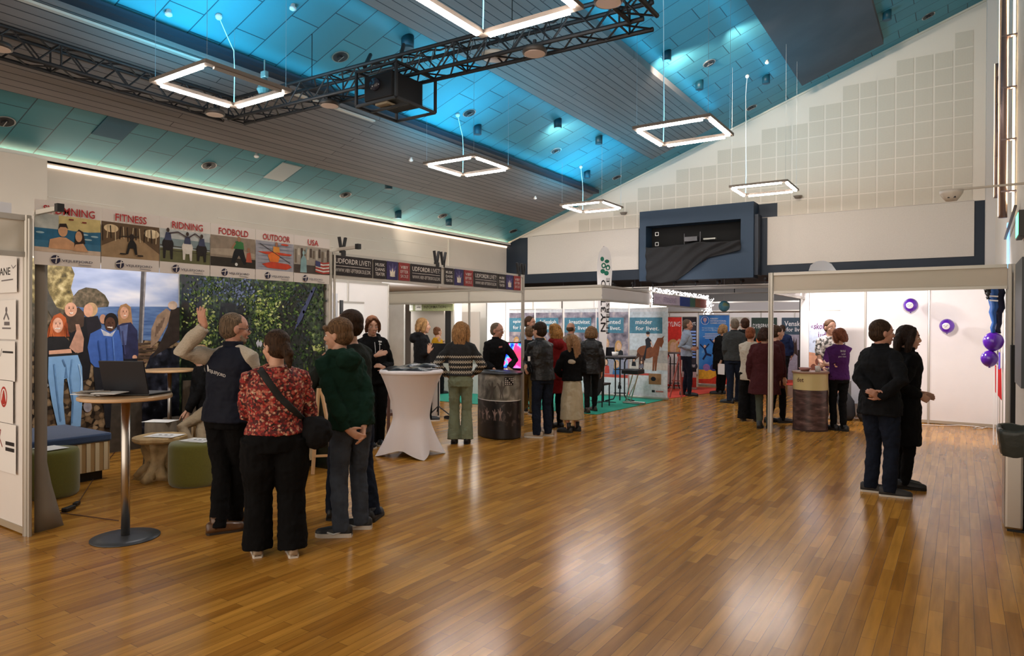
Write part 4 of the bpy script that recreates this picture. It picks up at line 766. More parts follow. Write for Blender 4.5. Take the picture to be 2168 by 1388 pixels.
_q = onz(340, 890, .57); c = MB(); gnarly(c, (_q.x, _q.y), [(.19, 0), (.17, .1), (.165, .56)], 24, .12, 6); o = obj('tree_stump', c, BARK, None, True); tag(recenter(o), 'dark short tree stump with a leaflet on top, behind the root table', 'tree stump')
flatsheet(_q.x, _q.y, .566, .32, .22, .5, 'leaflet lying on the short dark stump', False)
# plants and orange pot on the second bench
PL = mat('plant_leaf', (.22, .34, .03), .5, noise_amt=.3, scale=10)
t = thing('potted_plant', 'bright green bushy plant in an orange pot on the far bench', 'plant', (-6.6, 5.1, .5)); c = MB(); rnd.seed(3)
for k in range(230):
    p = Vector((-6.62+rnd.gauss(0, .17), 5.1+rnd.gauss(0, .06), .56+abs(rnd.gauss(.22, .15)))); d = Vector((rnd.gauss(0, 1), rnd.gauss(0, 1)-.6, rnd.gauss(.2, .7))).normalized(); s_ = d.cross(Vector((rnd.random(), rnd.random(), rnd.random()))).normalized()*.022; c.add([p, p+d*.035+s_, p+d*.085, p+d*.035-s_], [(0, 1, 2, 3)])
obj('foliage', c, PL, t); c = MB(); c.lathe((-6.6, 5.1, .502), [(.1, 0), (.13, .12), (.12, .12)], 20); obj('pot', c, ink(220, 96, 24), t, True)
# A-frame leg beside the second bench
t = thing('wooden_easel', 'pale wooden easel legs behind the boy in the green hoodie', 'easel', (-6.0, 5.2, 0)); c = MB(); c.bar((-6.05, 5.1, 0), (-6.12, 5.24, .95), .03); obj('leg', c, WTAB, t); c = MB(); c.bar((-5.88, 5.3, 0), (-6.10, 5.26, .95), .03); obj('leg', c, WTAB, t); c = MB(); c.bar((-6.06, 5.12, .2), (-5.9, 5.3, .2), .025); obj('crossbar', c, WTAB, t)

# ---- black and purple booth
bc = thing('exhibition_booth', 'white booth with a black, purple and red lettered fascia', 'exhibition booth', (XF, (YV+YC)/2, 0))
post(XF, YC, 2.53, bc, .05); post(XF, 7.41, 2.53, bc, .045, z=2.2)
fascia((XF, YV+.03), (XF, YC-.03), 2.225, 2.53, bc); panelrow((XK, YV+.04), (XK, YC), 4, .06, 2.45, bc)
post(XF+.03, YV+.045, 2.5, bc, .025)
FBLK = ink(42, 36, 36); FPUR = ink(52, 44, 88); FRED = ink(140, 50, 50); FTX = ink(206, 198, 190); FGOLD = ink(214, 202, 184)
def sign(px0, px1, kind):
    y0 = onx(px0, 560, XF+.03).y; y1 = onx(px1, 575, XF+.03).y; F_ = Flat((XF+.026, y0, 2.262), (0, 1, 0), (0, 0, 1)); W_ = y1-y0; Hh = .235; F_.board(W_, Hh, {'u': FBLK, 'm': FBLK, 'p': FPUR, 'v': FRED}[kind])
    if kind == 'u':
        F_.text('UDFORDR', W_*.05, Hh*.60, W_*.57, Hh*.26, FTX, .03); F_.text('LIVET!', W_*.65, Hh*.60, W_*.3, Hh*.26, FTX, -.005); F_.line([(W_*.05, Hh*.48), (W_*.95, Hh*.48)], .006, FTX); F_.text('WWW.VIBY-EFTERSKOLE.DK', W_*.05, Hh*.17, W_*.9, Hh*.19, FTX, 0)
    elif kind == 'm':
        for k, s_ in enumerate(('MUSIK', 'DANS', 'TEATER')): F_.text(s_, W_*.12, Hh*(.66-.25*k), W_*.76, Hh*.17, FTX, .03)
    elif kind == 'v':
        for k, s_ in enumerate(('VIBY', 'EFTER', 'SKOLE')): F_.text(s_, W_*.15, Hh*(.66-.25*k), W_*.7, Hh*.17, FTX, .03-.02*k)
    else:
        for a, b in ((.2, .78), (.5, .9), (.8, .78)): F_.poly([(W_*.34, Hh*.3), (W_*.66, Hh*.3), (W_*(a+.06), Hh*b), (W_*(a-.02), Hh*b)], ink(86, 78, 124))
        F_.poly([(W_*.3, Hh*.2), (W_*.26, Hh*.55), (W_*.4, Hh*.42), (W_*.5, Hh*.66), (W_*.6, Hh*.42), (W_*.74, Hh*.55), (W_*.7, Hh*.2)], FGOLD); F_.disc(W_*.5, Hh*.2, W_*.24, Hh*.04, FGOLD)
    return F_.build('sign_panel', bc)
for a, b, k in ((706, 789, 'u'), (792, 818, 'm'), (819.5, 843, 'p'), (845, 868, 'v'), (870, 935, 'u'), (942, 961, 'm'), (963, 981.5, 'p'), (983, 1002, 'v'), (1004, 1054, 'u'), (1056, 1070.5, 'm'), (1072, 1087, 'p'), (1088.5, 1103, 'v')): sign(a, b, k)
# white roll-up screen and grey stand at the near end of the booth
t = thing('roll_up_banner', 'blank white roll-up banner inside the black and purple booth', 'banner', (XK+.35, 7.9, 0)); a = onx(716, 637, XK+.35).y; b = onx(771, 641, XK+.35).y
c = MB(); c.box((XK+.34, a, .1), (XK+.345, b, 2.06)); obj('screen', c, WHITE, t); c = MB(); c.bar((XK+.34, a, 2.07), (XK+.34, b, 2.07), .03); obj('top_bar', c, ALU, t); c = MB(); c.box((XK+.27, a, 0), (XK+.42, b, .1)); obj('base', c, ALU, t, bevel=.02)
t = thing('roll_up_banner', 'edge-on grey and black banner stand beside the near fascia post', 'banner', (-7.9, 6.55, 0)); c = MB(); a = onz(705, 604, 2.3); a = onx(704, 606, -7.9); c.box((-7.93, a.y-.02, .05), (-7.9, a.y+.10, 2.15)); obj('screen', c, mat('grey_screen', (.4, .4, .42), .5), t); c = MB(); c.box((-7.88, a.y+.12, .05), (-7.85, a.y+.17, 2.05)); c.box((-7.93, a.y-.02, 0), (-7.85, a.y+.17, .05)); obj('support', c, BLACKP, t)
# stretch-cloth bistro table
CX0, CY0 = -5.93, 6.60; t = thing('bistro_table', 'tall bistro table in a white stretch cover with four pointed feet', 'table', (CX0, CY0, 0)); c = MB(); seg = 64; rr = []
feet = [math.atan2(b-CY0, a-CX0) for a, b in ((-6.19, 6.28), (-5.60, 6.42), (-5.62, 6.95), (-6.24, 6.92))]
def near(a): return min(abs((a-f_+PI) % (2*PI)-PI) for f_ in feet)
for i in range(34):
    s_ = i/33; z0 = 1.06*(1-s_); ring = []
    for k in range(seg):
        a = 2*PI*k/seg; d = near(a); w_ = max(0, 1-d/.78)**1.5; r0 = .235+.165*max(0, (z0-.45)/.61)**1.8
        low = max(0, (.5-z0)/.5); r_ = r0+low**1.3*(.03+.20*w_); zz = z0 + (low**2)*(1-w_)*.085
        if z0 < .02: zz = .085*(1-max(0, 1-d/.78)**1.5)**1.2+.002
        ring.append((CX0+r_*math.cos(a), CY0+r_*math.sin(a), max(.002, zz)))
    rr.append(ring)
c.rings(rr, False); CLOTHW = mat('stretch_white', (.78, .72, .72), .75, sheen=.2, bump=.06, bscale=500); obj('stretch_cover', c, CLOTHW, t, True)
c = MB(); c.lathe((CX0, CY0, 1.05), [(.395, 0), (.41, .01), (.41, .035), (.4, .05), (.001, .05)], 56); obj('tabletop', c, CLOTHW, t, True)
BAG = mat('bag_plastic', (.02, .021, .024), .3, noise_amt=.5, scale=14, bump=.9, bscale=16)
def bagm(x, y, z, a, b, h, rz, label):
    c = MB(); M = Matrix.Translation((x, y, z))@Matrix.Rotation(rz, 4, 'Z'); n = 10; rows = []
    for i in range(n+1):
        row = []
        for j in range(n+1):
            u, v = i/n*2-1, j/n*2-1; e = (1-abs(u)**3)*(1-abs(v)**3); row.append(M@Vector((u*a, v*b, .004+h*e*(.75+.5*noise.noise(Vector((x*9+u*2, y*7+v*2, 1)))))))
        rows.append(row)
    c.rings(rows, False, False); c.add([M@Vector(p) for p in ((-a, -b, 0), (a, -b, 0), (a, b, 0), (-a, b, 0))], [(3, 2, 1, 0)]); o = obj('plastic_bag', c, BAG, None, True); tag(recenter(o), label, 'bag', 'black printed bags on the white stretch table')
for k, (x, y, z, rz, lb) in enumerate(((-6.14, 6.55, 1.10, .5, 'black bag at the left side of the white stretch table'), (-5.98, 6.45, 1.10, .9, 'black bag at the front middle of the white stretch table'), (-5.76, 6.52, 1.10, .3, 'black bag at the right front of the white stretch table'), (-5.82, 6.78, 1.135, .7, 'glossy black bag lying highest at the back right of the stretch table'), (-6.05, 6.8, 1.13, 1.2, 'black bag at the back left of the white stretch table'))): bagm(x, y, z, .17, .12, .045, rz, lb)
# desk, mic stand, cables behind it
t = thing('side_table', 'small white table with leaflets behind the stretch cover table', 'table', (-7.5, 7.75, 0)); c = MB(); c.box((-7.95, 7.4, .70), (-7.1, 8.0, .74)); obj('tabletop', c, WHITE, t)
for a, b in ((-7.9, 7.45), (-7.15, 7.45), (-7.9, 7.95), (-7.15, 7.95)): c = MB(); c.bar((a, b, 0), (a, b, .70), .035); obj('leg', c, mat('leg_brown', (.12, .06, .05), .5), t)
c = MB(); c.box((-7.9, 7.5, .3), (-7.2, 7.9, .34)); obj('shelf', c, mat('leg_brown', (.12, .06, .05), .5), t)
flatsheet(-7.3, 7.6, .742, .3, .21, .6, 'dark leaflet with an orange picture on the small white table', False, ink(60, 30, 28))
t = thing('music_stand', 'thin black music stand with coiled cables at its foot', 'music stand', (-6.75, 8.1, 0)); a = onz(928, 885, 0); x, y = a.x, a.y; t.location = (x, y, 0); reg(t, Matrix.Translation((x, y, 0)))
c = MB(); c.tube([(x, y, .05), (x, y, 1.1)], .014, 8); obj('pole', c, BLACKM, t)
for k in range(3): c = MB(); c.tube([(x, y, .22), (x+.3*math.cos(k*2.1+.3), y+.3*math.sin(k*2.1+.3), .015)], .011, 6); obj('leg', c, BLACKM, t)
c = MB()
for k in range(5): c.tube([(x+.25+.14*math.cos(i*.5+k), y+.05+.1*math.sin(i*.5+k), .012+.008*k) for i in range(14)], .005, 5)
obj('coiled_cable', c, BLACKP, t)
c = MB(); c.box((-.3, -.01, 0), (.3, .01, .35)); M = Matrix.Translation((x, y, 1.0)); c.v = [M@v for v in c.v]; obj('desk_plate', c, BLACKM, t)
# curved counter
def counter(cx, cy, rx, ry, h, label, segs, top_m, yaw=0, cat='counter', open_back=False):
    t = thing('promo_counter', label, cat, (cx, cy, 0)); return t
t = thing('promo_counter', 'curved counter printed with grey smoke dancers and a dark stage photo', 'counter', (-5.75, 8.55, 0)); cx, cy = -5.87, 8.52; rx, ry = .455, .31
DANC = nmat('print_smoke', [(.3, (50, 48, 44)), (.5, (120, 116, 106)), (.66, (176, 170, 158)), (.8, (206, 202, 192))], 4, 6, dist=1.2); STG = nmat('print_stage', [(.3, (10, 9, 11)), (.56, (24, 20, 24)), (.7, (90, 78, 76)), (.8, (190, 170, 160))], 11, 6, dist=.6); DRK = nmat('print_floor', [(.3, (12, 10, 12)), (.7, (32, 28, 30))], 6)
ang = math.radians(-35)
def oval(r, z, seg=56, a0=0, a1=2*PI): return [Vector((cx, cy, z))+Matrix.Rotation(ang, 3, 'Z')@Vector((rx*r*math.cos(a0+(a1-a0)*k/seg), ry*r*math.sin(a0+(a1-a0)*k/seg), 0)) for k in range(seg)]
for nm, z0, z1, m_ in (('base_print', .02, .2, DRK), ('stage_print', .2, .565, STG), ('white_line', .565, .575, WHITE), ('dancer_print', .575, .95, DANC)): c = MB(); c.rings([oval(1, z0), oval(1, z1)], False); obj(nm, c, m_, t, True)
c = MB(); c.rings([oval(1.06, .95), oval(1.07, .955), oval(1.07, .975), oval(1.05, .98)]); obj('counter_top', c, BLACKP, t)
c = MB(); c.rings([oval(.97, 0), oval(1, .02)]); obj('foot_rim', c, BLACKP, t)
def on_oval(a, z, r=1.004): return Vector((cx, cy, z))+Matrix.Rotation(ang, 3, 'Z')@Vector((rx*r*math.cos(a), ry*r*math.sin(a), 0))
def wrap(fig, a0, a1, z0, z1, m_, name, r=1.006):
    c = MB(); n = 6; pts = fig; k = len(pts); vs = [on_oval(a0+(a1-a0)*p[0], z0+(z1-z0)*p[1], r) for p in pts]; c.add(vs, [tuple(range(k))]); return c
def colm(mbs):
    c = MB()
    for b in mbs: c.add(b.v, b.f)
    return c
dancer = [(.35, 0), (.4, .3), (.3, .5), (.1, .75), (.14, .8), (.4, .62), (.42, .8), (.5, .92), (.58, .8), (.6, .6), (.85, .7), (.88, .64), (.66, .45), (.6, .3), (.7, 0), (.6, 0), (.5, .3), (.45, 0)]
obj('dancer_figures', colm([wrap(dancer, R(-55+d), R(-27+d), .60, .60+h, None, '') for d, h in ((-6, .28), (18, .30))]), ink(84, 78, 72), t)
obj('stage_figures', colm([wrap(dancer, R(-100+d), R(-84+d), .28, .28+h, None, '') for d, h in ((0, .17), (16, .14), (30, .2), (52, .19), (66, .22))]), ink(150, 128, 122), t)
c = MB(); c.rings([[on_oval(R(-16+i*5), z, 1.008) for z in (.80, .92)] for i in range(6)], False, False); obj('black_label', c, ink(30, 24, 26), t)
c = MB()
for r_ in range(4):
    for i in range(5):
        if (i+r_) % 5 == 4: continue
        c.add([on_oval(R(-14+i*5), .81+r_*.027, 1.012), on_oval(R(-11+i*5), .81+r_*.027, 1.012), on_oval(R(-11+i*5), .826+r_*.027, 1.012), on_oval(R(-14+i*5), .826+r_*.027, 1.012)], [(0, 1, 2, 3)])
obj('label_print', c, FTX, t)
for k in range(5): flatsheet(-6.07+.09*k, 8.62-.055*k, .982+.0005*k, .16, .11, .3*k, 'leaflet %s on the curved counter' % ('at the left end', 'second from the left', 'in the middle', 'second from the right', 'at the right end')[k] if False else ['leaflet at the left end of the curved counter', 'leaflet second from the left on the curved counter', 'leaflet in the middle of the curved counter', 'leaflet second from the right on the curved counter', 'leaflet at the right end of the curved counter'][k], False, ink(*((60, 60, 66), (120, 140, 160), (40, 40, 44), (60, 80, 110), (90, 90, 96))[k]))
# bright screen behind the counter
scr = nmat('screen_pic', [(.36, (20, 40, 220)), (.46, (60, 160, 255)), (.54, (240, 40, 120)), (.7, (255, 60, 60))], 3.2, 2, dist=.8)
b_ = scr.node_tree.nodes['Principled BSDF']; b_.inputs['Emission Strength'].default_value = 1.1; scr.node_tree.links.new(b_.inputs['Base Color'].links[0].from_socket, b_.inputs['Emission Color'])
t = thing('monitor', 'monitor showing bright pink and blue colours behind the curved counter', 'monitor', (-6.5, 9.9, 0)); a = ony(1060, 779, 9.9); b = ony(1096, 724, 9.9); c = MB(); c.box((a.x, 9.9, a.z), (b.x+.1, 9.94, b.z)); obj('casing', c, BLACKP, t); c = MB(); c.box((a.x+.015, 9.895, a.z+.015), (b.x+.085, 9.9, b.z-.02)); obj('lit_screen', c, scr, t); c = MB(); c.bar((a.x+.25, 9.92, 0), (a.x+.25, 9.92, a.z+.1), .05); obj('stand', c, BLACKM, t)

# ---- foyer wing seen under the inner fascia
bf = thing('exhibition_booth', 'corner booth with long plain fascia boards around the roll-up banners', 'exhibition booth', (-6.0, 12.3, 0))
YI = 12.25; XI = -5.97
fascia((-13.2, YI+.2), (XI, YI), 2.18, 2.50, bf); fascia((XI, YI+.02), (XI-.3, 19.9), 2.17, 2.50, bf, mat('fascia_grey', (.45, .43, .42), .6))
post(-9.35, YI+.1, 2.45, bf, .045); post(XI-.12, 15.05, 2.6, bf, .045)
a = ony(1014, 700, 12.9)
panelrow((-9.2, 16.4), (-6.2, 16.4), 3, .06, 2.45, bf); panelrow((-13.0, 16.4), (-9.2, 16.4), 4, .06, 2.45, bf)
# reception wall with information sign
t = thing('reception_booth', 'grey reception booth with a green INFORMATION header and a black doorway', 'reception booth', (-10.5, 14.5, 0)); yy = 14.2
q = lambda x, y: ony(x, y, yy)
def wq(mb, x0, y0, x1, y1, Y=yy, d=.03): a = ony(x0, y1, Y); b = ony(x1, y0, Y); mb.box((a.x, Y, a.z), (b.x, Y+d, b.z))
def wqf(x0, y0, x1, Y=yy, zb=0): a = ony(x0, y0, Y); b = ony(x1, y0, Y); return a.x, b.x, (a.z+b.z)/2
x0_, x1_, z_ = wqf(870, 655, 940); c = MB(); c.box((x0_, yy, 0), (x1_, yy+.05, z_)); obj('wall_board', c, mat('reception_grey', (.36, .32, .28), .7), t)
x0_, x1_, z_ = wqf(942, 660, 955); c = MB(); c.box((x0_, yy+.02, 0), (x1_, yy+.05, z_)); obj('doorway', c, BLACKP, t)
x0_, x1_, z_ = wqf(955, 656, 957); c = MB(); c.box((x0_, yy, 0), (x1_+.04, yy+.06, z_)); obj('door_jamb', c, ALU, t)
x0_, x1_, z_ = wqf(963, 640, 1015); c = MB(); c.box((x0_, yy+.3, 0), (x1_, yy+.35, 2.4)); obj('wall_board', c, mat('reception_wall', (.34, .32, .29), .7), t)
x0_, x1_, z_ = wqf(818, 643, 871); c = MB(); c.box((x0_, yy-.3, 0), (x1_, yy-.25, z_)); obj('white_board', c, mat('print_faint', (.68, .66, .64), .5, noise_amt=.08, scale=3), t)
a = q(870, 657); b = q(962, 643); F_ = Flat((a.x, yy-.06, a.z-.02), (1, 0, 0), (0, 0, 1), .03); W_ = b.x-a.x; Hh = b.z-a.z+.02; F_.board(W_, Hh, ink(128, 132, 96)); F_.rect(.0, Hh*.1, W_*.08, Hh*.9, ink(210, 208, 200)); F_.rect(W_*.14, Hh*.1, W_*.29, Hh*.95, ink(210, 208, 200)); F_.rect(W_*.17, Hh*.5, W_*.26, Hh*.62, INKG); F_.text('INFORMATION', W_*.34, Hh*.38, W_*.5, Hh*.42, ink(58, 54, 40), .02); F_.build('header_sign', t)
c = MB(); a = q(868, 641); b = q(963, 641); c.bar((a.x, yy-.1, a.z), (b.x, yy-.1, b.z), .05); obj('header_rail', c, ALU, t)
c = MB(); a = ony(977, 660, 13.9); b = ony(1014, 700, 13.9); c.box((a.x, 13.92, 0), (b.x, 13.95, a.z)); obj('cream_panel', c, mat('cream_panel', (.5, .44, .38), .6), t)
c = MB(); c.box((-11.2, 13.3, .0), (-9.6, 13.7, .82)); c.box((-11.25, 13.25, .82), (-9.55, 13.75, .86)); o = obj('reception_desk', c, mat('desk_white', (.6, .58, .56), .5)); tag(recenter(o), 'low white reception desk behind the blonde visitor', 'desk')
a = onz(915, 880, 0); c = MB(); c.box((-8.95, 9.5, .12), (-8.1, 9.54, .75)); o = obj('dark_poster', c, nmat('dark_poster', [(.3, (40, 42, 48)), (.6, (70, 74, 82)), (.8, (130, 134, 140))], 3), None); tag(recenter(o), 'dark poster board low behind the stretch cover table', 'poster')
c = MB(); c.box((-9.2, 9.56, 0), (-7.95, 9.62, .8)); o = obj('low_partition', c, WHITE_PANEL); tag(recenter(o), 'low white partition behind the dark poster board', 'partition')
# carpets
c = MB(); c.prism([(-12, 11.6, .004), (-5.72, 11.55, .004), (-5.6, 14.98, .004), (-12, 14.98, .004)], (0, 0, .004)); o = obj('green_carpet', c, mat('carpet_green', (.015, .28, .19), .95, noise_amt=.06, scale=60)); tag(recenter(o), 'turquoise green carpet tile area in the roll-up banner booth', 'carpet')
c = MB(); c.prism([(-9, 15.1, .004), (-5.62, 15.1, .004), (-5.25, 16.9, .004), (-5.4, 18.4, .004), (-9, 18.4, .004)], (0, 0, .004)); o = obj('red_carpet', c, mat('carpet_red', (.62, .06, .035), .95, noise_amt=.06, scale=60)); tag(recenter(o), 'red carpet in front of the styling and e-sport banners', 'carpet')
c = MB(); c.prism([(-5, 20.6, .004), (-1.2, 20.6, .004), (-1.2, 22.6, .004), (-5, 22.6, .004)], (0, 0, .004)); o = obj('red_carpet', c, mat('carpet_red', (.62, .06, .035), .95)); tag(recenter(o), 'red carpet under the farthest wall of posters', 'carpet')
# ---- roll-up banners
def rollup(x0, x1, y, z1, label, draw, base_m=None, back=.0, name='roll_up_banner', grp=None):
    t = thing(name, label, 'banner', ((x0+x1)/2, y, 0), 0, grp); F_ = Flat((x0, y, .06), (1, 0, 0), (0, 0, 1), .003); F_.board(x1-x0, z1-.06, ink(206, 206, 210)); draw(F_, x1-x0, z1-.06); F_.build('printed_screen', t)
    c = MB(); c.box((x0-.01, y-.06, .008), (x1+.01, y+.06, .06)); obj('base', c, ALU, t, bevel=.01); c = MB(); c.bar((x0, y+.005, z1), (x1, y+.005, z1), .02); obj('top_bar', c, ALU, t); c = MB(); c.bar(((x0+x1)/2, y+.02, .05), ((x0+x1)/2, y+.02, z1), .015); obj('support_pole', c, BLACKM, t); return t
TEAL = ink(72, 124, 146); FADE = nmat('print_photo', [(.3, (70, 64, 78)), (.5, (136, 126, 140)), (.65, (196, 178, 176)), (.78, (226, 214, 210))], 5, 5)
BR = {'SK': ink(214, 170, 144), 'HB': ink(196, 150, 96), 'HD': ink(60, 44, 40), 'BK': ink(34, 34, 42), 'RD': ink(190, 70, 60), 'WH': ink(228, 226, 226), 'HO': ink(124, 72, 46), 'HO2': ink(84, 50, 36)}
def person2(F_, x, y, s_, top, hair): # printed bust
    F_.poly([(x-.12*s_, y-.2*s_), (x-.1*s_, y), (x, y+.05*s_), (x+.1*s_, y), (x+.12*s_, y-.2*s_)], top); F_.disc(x, y+.11*s_, .075*s_, .11*s_, hair); F_.poly([(x-.075*s_, y+.12*s_), (x-.08*s_, y-.06*s_), (x-.03*s_, y-.06*s_)], hair); F_.disc(x+.01*s_, y+.10*s_, .05*s_, .075*s_, BR['SK'])
def live(w1, x0a, fs, w2='for livet.'):
    def d(F_, W_, H_):
        F_.rect(0, 0, W_, H_*.955, FADE if w1 != 'minder' else ink(196, 204, 212)); F_.rect(0, H_*.71, W_*.86, H_*.89, TEAL)
        F_.text(w1, W_*.16, H_*.815, W_*fs, H_*.05, BR['WH'], .03); F_.text(w2, W_*.16, H_*.745, W_*.62, H_*.045, BR['WH'], .03)
        if w1 == 'minder':
            F_.rect(0, H_*.36, W_, H_*.52, ink(176, 172, 170)); F_.rect(0, H_*.30, W_, H_*.38, ink(206, 196, 188)); F_.rect(0, 0, W_, H_*.26, ink(214, 214, 218)); F_.rect(0, H_*.235, W_*.55, H_*.26, ink(196, 80, 70))
            F_.disc(W_*.44, H_*.50, W_*.24, H_*.075, BR['HO']); F_.poly([(W_*.6, H_*.46), (W_*.62, H_*.55), (W_*.74, H_*.66), (W_*.88, H_*.665), (W_*.9, H_*.62), (W_*.84, H_*.55), (W_*.8, H_*.57), (W_*.76, H_*.46)], BR['HO']); F_.poly([(W_*.84, H_*.66), (W_*.92, H_*.69), (W_*.88, H_*.65)], BR['HO']); F_.poly([(W_*.22, H_*.5), (W_*.14, H_*.4), (W_*.2, H_*.42), (W_*.3, H_*.46)], BR['HO2'])
            for a in (.26, .34, .62, .68): F_.poly([(W_*a, H_*.46), (W_*(a-.01), H_*.29), (W_*(a+.03), H_*.29), (W_*(a+.07), H_*.46)], BR['HO'] if a > .5 else BR['HO2'])
            F_.poly([(W_*.36, H_*.42), (W_*.44, H_*.56), (W_*.42, H_*.64), (W_*.5, H_*.67), (W_*.58, H_*.63), (W_*.56, H_*.56), (W_*.46, H_*.54), (W_*.42, H_*.40)], BR['BK']); F_.disc(W_*.49, H_*.70, W_*.045, H_*.028, BR['SK']); F_.disc(W_*.49, H_*.715, W_*.05, H_*.018, BR['BK']); F_.line([(W_*.56, H_*.62), (W_*.62, H_*.55)], .02, BR['SK'])
            person2(F_, W_*.12, H_*.38, .45, BR['BK'], BR['HD']); person2(F_, W_*.32, H_*.36, .45, ink(120, 116, 130), BR['HD']); F_.rect(W_*.52, H_*.14, W_*.84, H_*.26, ink(150, 110, 76)); F_.disc(W_*.64, H_*.2, .06, .05, BR['BK']); F_.rect(W_*.6, H_*.05, W_*.68, H_*.075, BR['BK']); F_.rect(W_*.7, H_*.055, W_*.9, H_*.07, ink(190, 120, 110))
        else:
            person2(F_, W_*.3, H_*.52, 1.2, BR['WH'], BR['HB']); person2(F_, W_*.7, H_*.5, 1.15, BR['BK'], BR['HB']); F_.rect(0, H_*.22, W_, H_*.40, ink(150, 150, 168)); person2(F_, W_*.3, H_*.32, .9, BR['RD'], BR['HD']); person2(F_, W_*.65, H_*.30, .9, ink(70, 110, 160), BR['HB']); F_.rect(0, H_*.19, W_, H_*.225, ink(196, 80, 70)); F_.rect(0, 0, W_, H_*.19, ink(214, 214, 218)); person2(F_, W_*.75, H_*.1, .4, BR['BK'], BR['HD'])
    return d
g = 'grey blue roll-up banners in the green carpet booth'
for (a, b, yy, w1, fs, lb) in ((1078, 1131, 15.0, 'oplevelser', .7, 'roll-up banner reading oplevelser for livet, farthest left of its row'), (1134, 1190, 14.95, 'fællesskab', .62, 'roll-up banner reading fællesskab, second from the left'), (1195, 1261, 14.9, 'kreativitet', .66, 'roll-up banner reading kreativitet, in the middle of its row'), (1263, 1330, 14.85, 'talented', .6, 'roll-up banner partly behind the tall feather flag'), (1333, 1414, 14.75, 'minder', .44, 'roll-up banner reading minder for livet with a rider on a brown horse')):
    x0 = ony(a, 700, yy).x; x1 = ony(b, 700, yy).x; rollup(x0, x1, yy, 2.10, lb, live(w1, a, fs), grp=g)
def styling(F_, W_, H_):
    F_.rect(0, 0, W_, H_, ink(196, 48, 40)); F_.text('STYLING', W_*.02, H_*.86, W_*.9, H_*.07, BR['WH'], .0); F_.disc(W_*.5, H_*.55, W_*.38, H_*.13, BR['HB']); F_.disc(W_*.5, H_*.55, W_*.2, H_*.09, BR['SK']); F_.poly([(W_*.1, H_*.3), (W_*.3, H_*.48), (W_*.7, H_*.48), (W_*.95, H_*.3)], BR['WH']); F_.line([(W_*.6, H_*.6), (W_*.9, H_*.68), (W_*.95, H_*.5)], .05, BR['SK']); F_.rect(0, .05, W_, H_*.3, ink(220, 200, 196))
def esport(F_, W_, H_):
    F_.rect(0, 0, W_, H_, ink(40, 34, 40)); F_.text('e-sport', W_*.05, H_*.86, W_*.88, H_*.07, BR['WH'], .0)
    for k in range(9): F_.rect(W_*.55, H_*(.78-.045*k), W_*.95, H_*(.80-.045*k), ink(110, 140, 200))
    F_.disc(W_*.8, H_*.3, .11, .11, BR['BK']); F_.text('TEST', W_*.68, H_*.285, W_*.24, H_*.035, BR['WH'], .02); F_.rect(0, 0, W_, H_*.14, ink(190, 60, 50)); F_.disc(W_*.3, H_*.5, W_*.25, H_*.1, ink(90, 80, 110)); F_.rect(0, H_*.14, W_, H_*.22, ink(200, 180, 180))
yy = 17.6; x0 = ony(1408, 700, yy).x; x1 = ony(1443, 700, yy).x; rollup(x0, x1, yy, 1.93, 'red banner reading STYLING with a smiling face, on the red carpet', styling); x0 = x1+.02; x1 = ony(1475, 700, yy).x; rollup(x0, x1, yy, 1.93, 'dark banner reading e-sport beside the red one', esport)
def intl(F_, W_, H_):
    F_.rect(0, 0, W_, H_, nmat('print_blue', [(.35, (36, 104, 190)), (.62, (70, 140, 214)), (.76, (190, 214, 240))], 2.2, 4)); F_.disc(W_*.2, H_*.92, .115, .12, BR['WH'], 24); F_.disc(W_*.2, H_*.92, .105, .11, ink(40, 104, 190), 24); F_.disc(W_*.2, H_*.93, .055, .06, ink(190, 160, 180)); F_.line([(W_*.2, H_*.87), (W_*.2, H_*.93)], .02, ink(190, 160, 180))
    for k in range(3): F_.text(('RANUM', 'INTERNATIONAL', 'SUMMER SCHOOL')[k] if False else ('KIRKEBY', 'INTERNATIONAL', 'SUMMER SCHOOL')[k], W_*.38, H_*(.935-.032*k), W_*(.26 if k == 0 else .52), H_*.02, BR['WH'], .02)
    for k, wv in enumerate((.76, .6)): F_.text(('Are you between 13 and 17 years', 'old, and free during July?')[k], W_*.1, H_*(.80-.03*k), W_*wv, H_*.018, BR['WH'], .02)
    for k in range(4): F_.rect(W_*(.2-.06*(k == 2)), H_*(.725-.022*k), W_*(.78+.05*(k == 2)), H_*(.731-.022*k), BR['WH'])
    for a, b, s_ in ((.2, .47, 1.0), (.52, .55, 1.15)):
        k = ink(30, 40, 78); F_.disc(W_*a, H_*(b+.07), .04*s_, .045*s_, BR['SK']); F_.line([(W_*a, H_*(b+.04)), (W_*(a+.05), H_*(b-.04)), (W_*(a+.22), H_*(b-.06))], .06*s_, k); F_.line([(W_*(a+.05), H_*(b-.04)), (W_*(a-.06), H_*(b-.12))], .05*s_, k); F_.line([(W_*a, H_*(b+.03)), (W_*(a-.16), H_*(b+.1))], .035*s_, k); F_.line([(W_*a, H_*(b+.03)), (W_*(a+.14), H_*(b+.11))], .035*s_, k)
    F_.poly([(0, H_*.2), (W_*.4, H_*.2), (W_, H_*.3), (W_, .06), (0, .06)], ink(232, 170, 56)); F_.poly([(0, H_*.06), (W_*.4, H_*.07), (W_*.6, H_*.12), (W_, H_*.13), (W_, 0), (0, 0)], ink(206, 60, 44))
    for a, kk in ((.26, (150, 110, 170)), (.5, (50, 60, 120)), (.78, (60, 70, 110))): F_.disc(W_*a, H_*.235, .1, .1, ink(*kk), 18)
x0 = ony(1480, 700, 19.05).x; x1 = ony(1544, 700, 19.05).x; rollup(x0, x1, 19.05, 2.0, 'tall bright blue banner with jumping people, yellow and red at its foot', intl)
